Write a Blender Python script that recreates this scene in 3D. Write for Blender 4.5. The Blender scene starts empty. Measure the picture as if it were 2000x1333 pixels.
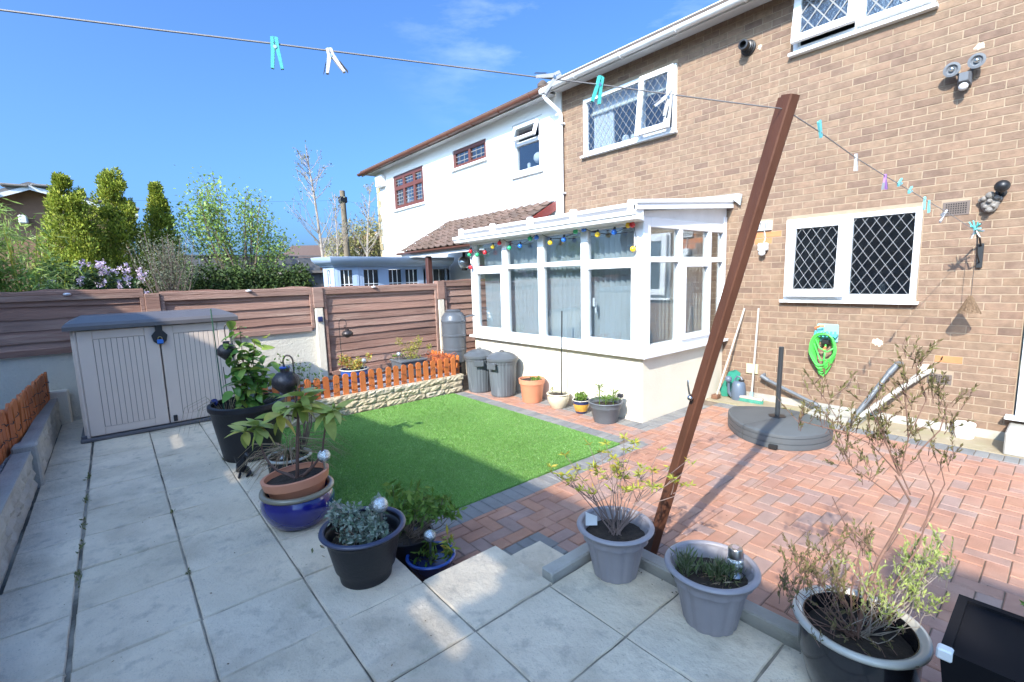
import bpy, bmesh, math, random
import numpy as np
from mathutils import Vector, Matrix

# ------------------------------------------------------------------ camera, sky, sun, exposure
sc = bpy.context.scene
COL = sc.collection
R_ = Vector((0.64509018, 0.76357014, -0.02862341))
U_ = Vector((-0.08222987, 0.10661555, 0.99089423))
F_ = Vector((-0.75966895, 0.63686244, -0.13156491))
cam_d = bpy.data.cameras.new("camera")
cam = bpy.data.objects.new("camera", cam_d)
COL.objects.link(cam)
mw = Matrix((R_, U_, -F_)).transposed().to_4x4()
mw.translation = Vector((0, 0, 1.61))
cam.matrix_world = mw
cam_d.sensor_width = 36
cam_d.lens = 16.658
cam_d.clip_end = 3000
cam_d.clip_start = 0.02
sc.camera = cam

world = bpy.data.worlds.new("World")
sc.world = world
world.use_nodes = True
wn = world.node_tree
wn.nodes.clear()
sky = wn.nodes.new("ShaderNodeTexSky")
sky.sky_type = 'NISHITA'
sky.sun_disc = False
SUNV = Vector((0.36, -1.0, 0.75)).normalized()
sky.sun_elevation = math.asin(SUNV.z)
sky.sun_rotation = math.atan2(SUNV.x, SUNV.y)
sky.altitude = 60
sky.air_density = 0.7
sky.dust_density = 5.0
sky.ozone_density = 8.0
tint = wn.nodes.new("ShaderNodeMixRGB"); tint.blend_type = 'MULTIPLY'; tint.inputs[0].default_value = 1
tint.inputs[2].default_value = (0.60, 0.80, 0.92, 1)
wn.links.new(sky.outputs[0], tint.inputs[1])
# thin high cloud wisps
tc = wn.nodes.new("ShaderNodeTexCoord")
mp = wn.nodes.new("ShaderNodeMapping"); mp.inputs['Scale'].default_value = (1.6, 1.6, 6.0); mp.inputs['Rotation'].default_value = (0.2, 0.15, 0.3)
ns = wn.nodes.new("ShaderNodeTexNoise"); ns.inputs['Scale'].default_value = 1.7; ns.inputs['Detail'].default_value = 7; ns.inputs['Roughness'].default_value = 0.62
cr = wn.nodes.new("ShaderNodeValToRGB")
cr.color_ramp.elements[0].position = 0.50; cr.color_ramp.elements[0].color = (0, 0, 0, 1)
cr.color_ramp.elements[1].position = 0.75; cr.color_ramp.elements[1].color = (0.13, 0.13, 0.13, 1)
wn.links.new(tc.outputs['Generated'], mp.inputs[0]); wn.links.new(mp.outputs[0], ns.inputs[0]); wn.links.new(ns.outputs['Fac'], cr.inputs[0])
cm = wn.nodes.new("ShaderNodeMixRGB"); cm.inputs[2].default_value = (9, 9.5, 10, 1)
dp_ = wn.nodes.new("ShaderNodeVectorMath"); dp_.operation = 'DOT_PRODUCT'; nm_ = wn.nodes.new("ShaderNodeVectorMath"); nm_.operation = 'NORMALIZE'
wn.links.new(tc.outputs['Generated'], nm_.inputs[0]); wn.links.new(nm_.outputs[0], dp_.inputs[0]); dp_.inputs[1].default_value = (-.52, .62, .588)
mr_ = wn.nodes.new("ShaderNodeMapRange"); mr_.inputs[1].default_value = .90; mr_.inputs[2].default_value = .995; wn.links.new(dp_.outputs['Value'], mr_.inputs[0])
ml_ = wn.nodes.new("ShaderNodeMath"); ml_.operation = 'MULTIPLY'; wn.links.new(cr.outputs[0], ml_.inputs[0]); wn.links.new(mr_.outputs[0], ml_.inputs[1]); wn.links.new(ml_.outputs[0], cm.inputs[0]); wn.links.new(tint.outputs[0], cm.inputs[1])
bg = wn.nodes.new("ShaderNodeBackground"); bg.inputs[1].default_value = 0.15
wo = wn.nodes.new("ShaderNodeOutputWorld")
wn.links.new(cm.outputs[0], bg.inputs[0]); wn.links.new(bg.outputs[0], wo.inputs[0])

sun_d = bpy.data.lights.new("sun", 'SUN')
sun_d.energy = 2.7
sun_d.angle = math.radians(0.55)
sun_d.color = (1.0, 0.93, 0.82)
sun = bpy.data.objects.new("sun", sun_d)
COL.objects.link(sun)
sun.rotation_euler = SUNV.to_track_quat('Z', 'Y').to_euler()
sun.location = (2, -6, 12)

sc.view_settings.view_transform = 'Standard'
sc.view_settings.look = 'None'
sc.view_settings.exposure = 1.70
sc.view_settings.gamma = 1.0
sc.view_settings.use_curve_mapping = False
sc.render.engine = 'CYCLES'
sc.cycles.use_denoising = True
sc.cycles.max_bounces = 8
sc.cycles.transparent_max_bounces = 24
sc.cycles.caustics_reflective = False
sc.cycles.caustics_refractive = False
sc.cycles.sample_clamp_indirect = 8

rnd = random.Random(7)
nrg = np.random.default_rng(11)
PI = math.pi
UP = Vector((0, 0, 1))

# ------------------------------------------------------------------ materials
MATS = {}
def lin(c):
    return tuple(c) + (1,) if len(c) == 3 else tuple(c)

def M(name, col=(0.5, 0.5, 0.5), rough=0.6, var=0.12, scale=6.0, bump=0.0, bscale=60.0, pal=None, metal=0.0, spec=0.5,
      coat=0.0, stain=None, transl=0.0, stretch=None, speck=None, alpha=None):
    m = bpy.data.materials.new(name); m.use_nodes = True
    nt = m.node_tree; N = nt.nodes; L = nt.links
    b = N['Principled BSDF']; out = N['Material Output']
    geo = N.new("ShaderNodeNewGeometry")
    pos = geo.outputs['Position']
    if stretch:
        mpp = N.new("ShaderNodeMapping"); mpp.inputs['Scale'].default_value = stretch
        L.new(pos, mpp.inputs[0]); pos = mpp.outputs[0]
    def noise(s, det=4, ro=0.55):
        n = N.new("ShaderNodeTexNoise"); n.inputs['Scale'].default_value = s; n.inputs['Detail'].default_value = det
        n.inputs['Roughness'].default_value = ro; L.new(pos, n.inputs['Vector']); return n
    if pal:
        oi = N.new("ShaderNodeObjectInfo")
        ad = N.new("ShaderNodeMath"); ad.operation = 'ADD'
        L.new(oi.outputs['Random'], ad.inputs[0]); L.new(geo.outputs['Random Per Island'], ad.inputs[1])
        fr = N.new("ShaderNodeMath"); fr.operation = 'FRACT'; L.new(ad.outputs[0], fr.inputs[0])
        rp = N.new("ShaderNodeValToRGB"); rp.color_ramp.interpolation = 'LINEAR'
        el = rp.color_ramp.elements
        for i, c in enumerate(pal):
            p = (i + 0.5) / len(pal)
            e = el[i] if i < 2 else el.new(p)
            e.position = p; e.color = lin(c)
        L.new(fr.outputs[0], rp.inputs[0]); base = rp.outputs[0]
    else:
        rgb = N.new("ShaderNodeRGB"); rgb.outputs[0].default_value = lin(col); base = rgb.outputs[0]
    if var > 0:
        n1 = noise(scale)
        mr = N.new("ShaderNodeMapRange"); mr.inputs[1].default_value = 0.25; mr.inputs[2].default_value = 0.75
        mr.inputs[3].default_value = 1 - var; mr.inputs[4].default_value = 1 + var
        L.new(n1.outputs['Fac'], mr.inputs[0])
        mx = N.new("ShaderNodeVectorMath"); mx.operation = 'SCALE'
        L.new(base, mx.inputs[0]); L.new(mr.outputs[0], mx.inputs['Scale']); base = mx.outputs[0]
    for st in (stain or []):   # (colour, scale, low, high, amount)
        n2 = noise(st[1], 6, 0.6)
        mr = N.new("ShaderNodeMapRange"); mr.inputs[1].default_value = st[2]; mr.inputs[2].default_value = st[3]
        mr.inputs[4].default_value = st[4]; L.new(n2.outputs['Fac'], mr.inputs[0])
        mx = N.new("ShaderNodeMixRGB"); L.new(mr.outputs[0], mx.inputs[0]); L.new(base, mx.inputs[1])
        mx.inputs[2].default_value = lin(st[0]); base = mx.outputs[0]
    L.new(base, b.inputs['Base Color'])
    b.inputs['Roughness'].default_value = rough
    b.inputs['Metallic'].default_value = metal
    b.inputs['Specular IOR Level'].default_value = spec
    b.inputs['Coat Weight'].default_value = coat
    b.inputs['Coat Roughness'].default_value = 0.08
    if bump > 0:
        n3 = noise(bscale, 5, 0.6)
        bp = N.new("ShaderNodeBump"); bp.inputs['Strength'].default_value = min(1, bump); bp.inputs['Distance'].default_value = 0.012
        L.new(n3.outputs['Fac'], bp.inputs['Height']); L.new(bp.outputs[0], b.inputs['Normal'])
    if transl > 0:
        tr = N.new("ShaderNodeBsdfTranslucent"); ms = N.new("ShaderNodeMixShader"); ms.inputs[0].default_value = transl
        L.new(base, tr.inputs[0]); L.new(b.outputs[0], ms.inputs[1]); L.new(tr.outputs[0], ms.inputs[2]); L.new(ms.outputs[0], out.inputs[0])
    MATS[name] = m
    return m

def glassM(name, tintc=(0.9, 0.94, 0.95), ior=1.7, rough=0.0, wav=0.0, base=0.02):
    m = bpy.data.materials.new(name); m.use_nodes = True
    nt = m.node_tree; N = nt.nodes; L = nt.links
    N.remove(N['Principled BSDF']); out = N['Material Output']
    t = N.new("ShaderNodeBsdfTransparent"); t.inputs[0].default_value = lin(tintc)
    g = N.new("ShaderNodeBsdfGlossy"); g.inputs['Roughness'].default_value = rough; g.inputs[0].default_value = (1, 1, 1, 1)
    lwt = N.new("ShaderNodeLayerWeight"); lwt.inputs[0].default_value = .5
    pw = N.new("ShaderNodeMath"); pw.operation = 'POWER'; pw.inputs[1].default_value = 3.2; L.new(lwt.outputs['Facing'], pw.inputs[0])
    f0 = ((ior - 1) / (ior + 1)) ** 2
    f = N.new("ShaderNodeMapRange"); f.inputs[3].default_value = f0; f.inputs[4].default_value = .95; L.new(pw.outputs[0], f.inputs[0])
    ms = N.new("ShaderNodeMixShader")
    L.new(f.outputs[0], ms.inputs[0]); L.new(t.outputs[0], ms.inputs[1]); L.new(g.outputs[0], ms.inputs[2]); L.new(ms.outputs[0], out.inputs[0])
    if wav:
        geo = N.new("ShaderNodeNewGeometry"); n = N.new("ShaderNodeTexNoise"); n.inputs['Scale'].default_value = 40 if wav > .3 else 2.5
        L.new(geo.outputs['Position'], n.inputs[0]); bp = N.new("ShaderNodeBump"); bp.inputs['Strength'].default_value = wav; bp.inputs['Distance'].default_value = 0.01
        L.new(n.outputs[0], bp.inputs['Height']); L.new(bp.outputs[0], g.inputs['Normal'])
    MATS[name] = m
    return m

brick_m = M("buff_brick", pal=[(0.204, 0.133, 0.091), (0.226, 0.150, 0.099), (0.195, 0.123, 0.085), (0.240, 0.161, 0.106), (0.210, 0.136, 0.093), (0.161, 0.103, 0.074), (0.220, 0.144, 0.093), (0.200, 0.130, 0.091), (0.214, 0.145, 0.096), (0.230, 0.148, 0.099)],
            rough=.9, var=.22, scale=17, bump=.5, bscale=90, stain=[((.40, .31, .22), 5, .58, .8, .4), ((.13, .09, .065), 1.7, .56, .85, .45), ((.19, .16, .12), 23, .64, .74, .45)])
mortar_m = M("mortar", (0.318, 0.241, 0.168), .95, .12, 6, .5, 120)
orange_brick_m = M("orange_brick", (.50, .19, .08), .9, .12, 12, .4, 80)
pave_red = M("red_paver", pal=[(0.360, 0.181, 0.120), (0.390, 0.198, 0.128), (0.330, 0.175, 0.128), (0.400, 0.215, 0.146), (0.280, 0.192, 0.165), (0.380, 0.192, 0.122), (0.350, 0.172, 0.112), (0.310, 0.203, 0.171)],
             rough=.85, var=.16, scale=9, bump=.6, bscale=160, stain=[((.46, .33, .26), 2.2, .48, .72, .38), ((.5, .42, .36), 55, .64, .74, .5), ((.20, .11, .09), 3.7, .62, .8, .35)])
pave_grey = M("charcoal_paver", pal=[(.19, .185, .18), (.22, .215, .205), (.17, .17, .17), (.235, .225, .21)], rough=.85, var=.18, scale=9, bump=.6, bscale=160,
              stain=[((.45, .42, .38), 55, .66, .76, .5)])
joint_m = M("jointing_sand", (.17, .13, .095), .95, .3, 9, .3, 100)
slab_m = M("riven_slab", pal=[(.66, .555, .41), (.69, .58, .43), (.63, .54, .41), (.68, .575, .435), (.64, .54, .395)], rough=.85, var=.12, scale=3.5, bump=.8, bscale=30,
           stain=[((.45, .37, .265), 2.6, .50, .68, .75), ((.74, .65, .50), 1.7, .55, .75, .5), ((.27, .235, .19), 150, .58, .70, .55), ((.40, .345, .27), 13, .55, .68, .6), ((.33, .30, .21), 5.5, .62, .72, .6), ((.24, .20, .15), 45, .66, .72, .5)])
conc_m = M("concrete", (.36, .34, .30), .9, .2, 5, .5, 70, stain=[((.20, .21, .13), 3, .55, .75, .5)])
path_m = M("concrete_path", (0.311, 0.254, 0.168), .9, .12, 4, .4, 60, stain=[((.30, .29, .13), 2.6, .5, .7, .55), ((.5, .44, .34), 7, .55, .7, .4)])
stone_m = M("pitched_stone", pal=[(.46, .38, .26), (.50, .42, .29), (.42, .34, .23), (.48, .41, .31)], rough=.9, var=.25, scale=14, bump=1, bscale=45)
render_m = M("cream_render", (0.725, 0.650, 0.522), .85, .05, 3, .45, 55, stain=[((.55, .48, .36), 2.4, .62, .8, .35)])
white_render_m = M("white_render", (.80, .80, .78), .85, .03, 2, .35, 50, stain=[((.6, .57, .5), 1.6, .62, .8, .25)])
rough_render_m = M("pale_render", (.66, .62, .52), .9, .07, 3, .9, 38)
upvc = M("white_plastic", (.80, .81, .82), .28, .015, 4, 0, spec=.5)
upvc_dull = M("weathered_white_plastic", (.70, .71, .71), .4, .08, 4, 0, stain=[((.45, .45, .40), 6, .6, .75, .3)])
soffit_m = M("grey_soffit", (.58, .58, .58), .6, .05, 3)
brown_frame = M("brown_window_frame", (.12, .038, .026), .35, .1, 6)
brown_gutter = M("brown_gutter", (.12, .048, .032), .4, .12, 6)
tile_m = M("brown_roof_tile", pal=[(.105, .068, .05), (.125, .08, .06), (.09, .06, .047), (.14, .09, .07)], rough=.85, var=.2, scale=12, bump=.4, bscale=60)
grey_tile_m = M("grey_roof_tile", pal=[(.13, .13, .14), (.16, .155, .155), (.19, .17, .155)], rough=.85, var=.2, scale=6)
dark_tile_m = M("dark_roof_tile", (.09, .07, .06), .85, .2, 6)
lead_m = M("lead_flashing", (.33, .34, .35), .55, .2, 8, metal=.3)
came_m = M("lead_strip", (.20, .205, .21), .6, .05, 8)
glass_m = glassM("window_glass", (.86, .90, .92), 1.75)
cglass_m = glassM("conservatory_glass", (.84, .88, .90), 1.9, 0, .12)
cglass_side = glassM("side_glass", (.86, .90, .90), 1.9)
obsc_m = glassM("obscure_glass", (.75, .80, .84), 1.9, .08, .6)
far_glass = M("far_glass", (.03, .035, .04), .06, 0, spec=.8)
interior_m = M("dark_interior", (.10, .10, .11), .9, .1, 2)
blue_room_m = M("blue_room_wall", (.16, .22, .36), .9, .1, 2)
blind_m = M("grey_blind_fabric", (.56, .60, .62), .85, .03, 4, transl=.35)
curtain_m = M("white_curtain", (.7, .7, .72), .85, .04, 4, transl=.3)
cream_blind_m = M("cream_roller_blind", (.72, .69, .58), .8, .04, 4)
wood_m = M("stained_waney_board", pal=[(.27, .15, .112), (.35, .21, .165), (.21, .115, .086), (.39, .25, .20), (.30, .17, .128)], rough=.8, var=.32, scale=5, bump=.6, bscale=40,
           stretch=(1.0, .16, 1.9), stain=[((.44, .31, .24), 9, .52, .72, .6), ((.085, .042, .03), 6, .60, .74, .7)])
wood_edge_m = M("pale_cut_edge", (.48, .30, .19), .8, .3, 8)
post_m = M("brown_painted_timber", (.095, .038, .022), .6, .22, 7, .35, 30, spec=.28, stretch=(1, 1, .25), stain=[((.30, .21, .16), 60, .70, .78, .6)])
post_end_m = M("bare_timber", (.32, .25, .19), .8, .2, 20)
picket_m = M("orange_stained_picket", pal=[(.50, .145, .035), (.46, .125, .03), (.54, .165, .045), (.43, .115, .03)], rough=.6, var=.14, scale=10, bump=.2, bscale=50)
rail_m = M("dark_picket_rail", (.20, .065, .03), .7, .15, 8)
cable_m = M("dark_cable", (.025, .025, .03), .5, 0)
gravel_m = M("slate_gravel", pal=[(.16, .16, .20), (.23, .22, .26), (.12, .12, .15), (.35, .34, .37), (.18, .15, .17)], rough=.7, var=.2, scale=30)
gravel_base = M("gravel_bed_base", (.10, .10, .12), .95, .4, 30, .8, 80)
taupe_m = M("taupe_resin", (.64, .53, .45), .5, .04, 4, .12, 160)
taupe_dark = M("taupe_groove", (.20, .175, .16), .7, 0)
lid_m = M("slate_resin_lid", (0.105, 0.100, 0.105), .42, .08, 5, .1, 150)
blackpl = M("black_plastic", (.018, .018, .02), .4, .1, 8, .1, 60)
padlock_m = M("blue_padlock", (.03, .16, .55), .35, .05, 9)
steel_m = M("brushed_steel", (.62, .62, .60), .28, .06, 30, metal=1)
brass_m = M("brass_shackle", (.6, .45, .2), .3, .06, 30, metal=1)
pot_black = M("matt_black_pot", (0.013, 0.013, 0.016), .45, .15, 8, .15, 60)
pot_black_rim = M("dark_rim", (.045, .05, .09), .35, .1, 8)
pot_blue = M("cobalt_glaze", (.012, .014, .16), .12, .25, 5, coat=.8)
pot_blue2 = M("blue_glaze", (.03, .09, .35), .2, .2, 5, coat=.5)
pot_rim_b = M("olive_glaze_rim", (.22, .19, .13), .25, .15, 8, coat=.4)
pot_cream_rim = M("cream_glaze_rim", (.46, .44, .38), .3, .08, 8, coat=.3)
terra_m = M("terracotta_plastic", (.62, .25, .14), .5, .06, 8)
cream_pot = M("cream_glaze", (.55, .50, .37), .35, .1, 10, coat=.3)
yellow_pot = M("yellow_glaze", (.55, .30, .05), .25, .3, 14, coat=.5, stain=[((.25, .10, .03), 14, .55, .65, .6)])
navy_glaze = M("navy_glaze", (.02, .03, .09), .2, .1, 10, coat=.5)
grey_pot = M("slate_grey_pot", (.105, .115, .13), .5, .1, 8)
lilac_pot = M("lilac_grey_pot", (0.277, 0.257, 0.272), .45, .07, 8, .08, 60)
soil_m = M("soil", (.035, .024, .017), .95, .4, 40, 1, 60)
bin_m = M("weathered_grey_plastic", (.11, .125, .14), .45, .2, 8, .1, 40, stretch=(1, 1, .2), stain=[((.30, .33, .35), 9, .56, .75, .55)])
bin_lid_m = M("grey_plastic_lid", (.085, .095, .105), .35, .12, 8)
butt_m = M("graphite_plastic", (.085, .095, .11), .3, .1, 6)
white_pot = M("white_ceramic", (.78, .77, .74), .3, .03, 8)
green_pl = M("green_plastic", (.03, .22, .15), .45, .08, 8)
teal_pl = M("teal_plastic", (.10, .50, .52), .4, .06, 8)
peg_teal = M("teal_peg_plastic", (.07, .42, .38), .4, .08, 12)
peg_teal2 = M("aqua_peg_plastic", (.16, .55, .60), .4, .08, 12)
peg_white = M("grey_white_peg_plastic", (.52, .52, .52), .45, .06, 12)
peg_purple = M("purple_peg_plastic", (.36, .18, .5), .45, .06, 12)
peg_soft = M("dark_grip", (.14, .15, .17), .6, .06, 12)
hose_m = M("lime_hose", (0.081, 0.527, 0.081), .4, .05, 12)
orange_pl = M("orange_plastic", (.8, .2, .08), .4, .05, 12)
black_metal = M("black_metal", (.02, .02, .022), .4, .1, 12, metal=.3)
bronze_m = M("patinated_lantern_metal", (.07, .06, .06), .4, .3, 40, .3, 60, metal=.6)
rust_m = M("rusty_iron", (.20, .10, .06), .7, .2, 20, metal=.3)
umb_base = M("umbrella_base_plastic", (0.081, 0.090, 0.096), .5, .06, 5)
umb_pole = M("dark_grey_pole", (0.030, 0.033, 0.036), .35, .08, 8)
pipe_grey = M("grey_waste_pipe", (0.118, 0.130, 0.143), .45, .1, 8)
pipe_white = M("old_white_pipe", (0.383, 0.370, 0.332), .55, .12, 8, stain=[((.35, .30, .24), 12, .58, .7, .5)])
pale_wood = M("weathered_broom_handle", (0.416, 0.368, 0.320), .6, .15, 20, stretch=(1, 1, .2))
can_m = M("slate_blue_plastic", (0.098, 0.128, 0.173), .4, .06, 8)
yellowpl = M("pale_yellow_board", (0.595, 0.527, 0.306), .6, .06, 8)
wicker_m = M("wicker", (.22, .14, .08), .7, .3, 90, 1, 120)
stone_face_m = M("grey_mask_stone", (.22, .20, .18), .9, .25, 25, 1, 50)
vent_m = M("brown_airbrick", (.13, .10, .085), .7, .12, 20)
hole_m = M("vent_hole", (.012, .011, .011), .9, 0)
rope_m = M("washing_line", (.22, .21, .21), .6, .1, 30)
line_green = M("green_cane", (.02, .09, .05), .5, .1, 20)
bark_m = M("bark", (.15, .105, .075), .85, .3, 25, .5, 60)
pale_bark = M("pale_bark", (.30, .255, .21), .85, .3, 15, .4, 60)
twig_m = M("grey_brown_twig", (.20, .14, .12), .85, .25, 30)
red_twig = M("reddish_twig", (.17, .095, .07), .85, .25, 30)
rhod_stem = M("dark_smooth_stem", (.11, .06, .045), .6, .3, 25)
leaf_rhod = M("pale_green_leaf", pal=[(.32, .38, .09), (.38, .44, .12), (.26, .33, .07), (.42, .46, .16), (.52, .46, .08)], rough=.38, var=.15, scale=25, spec=.22, transl=.32)
leaf_cam = M("glossy_green_leaf", pal=[(.11, .24, .05), (.16, .30, .06), (.085, .18, .04), (.22, .34, .08), (.36, .42, .08)], rough=.3, var=.15, scale=25, spec=.22, transl=.28)
leaf_eu = M("silver_variegated_leaf", pal=[(.20, .25, .19), (.30, .34, .27), (.12, .19, .12), (.38, .41, .34)], rough=.5, var=.2, scale=30, spec=.22, transl=.2)
leaf_green = M("fresh_green_leaf", pal=[(.10, .19, .03), (.16, .26, .05), (.07, .14, .025), (.21, .30, .06)], rough=.45, var=.15, scale=25, spec=.22, transl=.3)
leaf_yel = M("yellow_green_leaf", pal=[(.30, .34, .05), (.40, .40, .07), (.22, .30, .05), (.45, .33, .05)], rough=.5, var=.15, scale=25, spec=.22, transl=.3)
leaf_red = M("red_and_lime_leaf", pal=[(.42, .46, .09), (.50, .10, .05), (.35, .42, .10), (.55, .30, .07), (.30, .38, .08)], rough=.5, var=.15, scale=25, spec=.22, transl=.25)
leaf_heath = M("heather_leaf", pal=[(.13, .12, .045), (.17, .16, .06), (.10, .09, .04), (.20, .14, .08)], rough=.7, var=.2, scale=25, spec=.22, transl=.15)
leaf_heath2 = M("lime_heather_leaf", pal=[(.33, .40, .12), (.42, .46, .18), (.25, .33, .08)], rough=.6, var=.2, scale=25, spec=.22, transl=.25)
leaf_lav = M("dusky_lavender_leaf", pal=[(.09, .13, .05), (.14, .18, .07), (.20, .21, .14)], rough=.6, var=.2, scale=25, spec=.22, transl=.2)
straw_m = M("dry_grass_blade", pal=[(.36, .25, .15), (.28, .17, .11), (.42, .33, .21), (.16, .17, .07)], rough=.7, var=.2, scale=25, transl=.2)
conif_m = M("golden_conifer", pal=[(.26, .32, .04), (.38, .42, .06), (.17, .23, .035), (.48, .48, .08), (.10, .14, .025)], rough=.6, var=.25, scale=3, spec=.22, transl=.2)
willow_m = M("spring_leaf", pal=[(.22, .34, .07), (.30, .42, .11), (.16, .26, .06), (.35, .44, .15)], rough=.5, var=.2, scale=3, spec=.22, transl=.35)
hedge_m = M("dark_hedge_leaf", pal=[(.035, .065, .018), (.055, .09, .025), (.025, .045, .014), (.08, .12, .03)], rough=.6, var=.25, scale=2, spec=.22, transl=.15)
bamboo_m = M("bamboo_leaf", pal=[(.22, .34, .06), (.33, .45, .12), (.15, .25, .05), (.42, .50, .18)], rough=.5, var=.25, scale=3, spec=.22, transl=.35)
rhodo_bush_m = M("rhododendron_leaf", pal=[(.035, .075, .022), (.055, .10, .03), (.025, .05, .018), (.09, .14, .05)], rough=.4, var=.25, scale=3, spec=.22, transl=.15)
flower_m = M("pale_pink_flower", pal=[(.72, .58, .70), (.80, .70, .78), (.65, .48, .62)], rough=.6, var=.05, scale=5, transl=.2)
olive_m = M("olive_leaf", pal=[(.16, .18, .11), (.22, .23, .15), (.12, .14, .08)], rough=.7, var=.2, scale=3, transl=.2)
budding_m = M("budding_crown", pal=[(.22, .20, .06), (.28, .26, .08), (.17, .15, .05)], rough=.8, var=.2, scale=1)
turf_m = M("turf_blade", pal=[(.15, .32, .06), (.185, .37, .08), (.22, .40, .10), (.125, .27, .05), (.28, .43, .16)], rough=.6, var=.16, scale=1.6, transl=.3, stain=[((.20, .34, .11), 1.4, .5, .75, .25)])
turf_base_m = M("turf_backing", (.11, .25, .045), .9, .3, 40, .8, 150)
ground_m = M("garden_soil", (.10, .11, .06), .95, .3, .6)
far_brick = M("far_brown_brick", (.26, .145, .09), .9, .15, 5, .2, 20)
far_buff = M("far_buff_brick", (.42, .26, .14), .9, .15, 5)
shade_blue_upvc = M("shade_blue_frame", (0.321, 0.415, 0.565), .35, .05, 3)  # light blue frame, made deeper and bluer to carry its shade
fence_far_m = M("far_grey_fence", (.16, .165, .185), .85, .2, 3)
pole_m = M("telegraph_pole_timber", (.16, .125, .085), .9, .25, 8)
globe_m = M("crackle_glass_globe", (.62, .66, .66), .12, .45, 60, .8, 70, metal=.75)
solar_m = M("solar_panel", (.02, .03, .12), .12, .2, 30, coat=.5)
bulbs = {n: M(n + "_bulb", c, .18, .05, 10, coat=.5) for n, c in dict(red=(.62, .02, .03), green=(.02, .42, .17), blue=(.02, .16, .62), yellow=(.85, .55, .03)).items()}
alarm_m = M("alarm_box_plastic", (.72, .72, .72), .45, .05, 5)
tape_m = M("galvanised_dent", (.55, .55, .56), .4, .1, 20, metal=.4)

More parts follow.
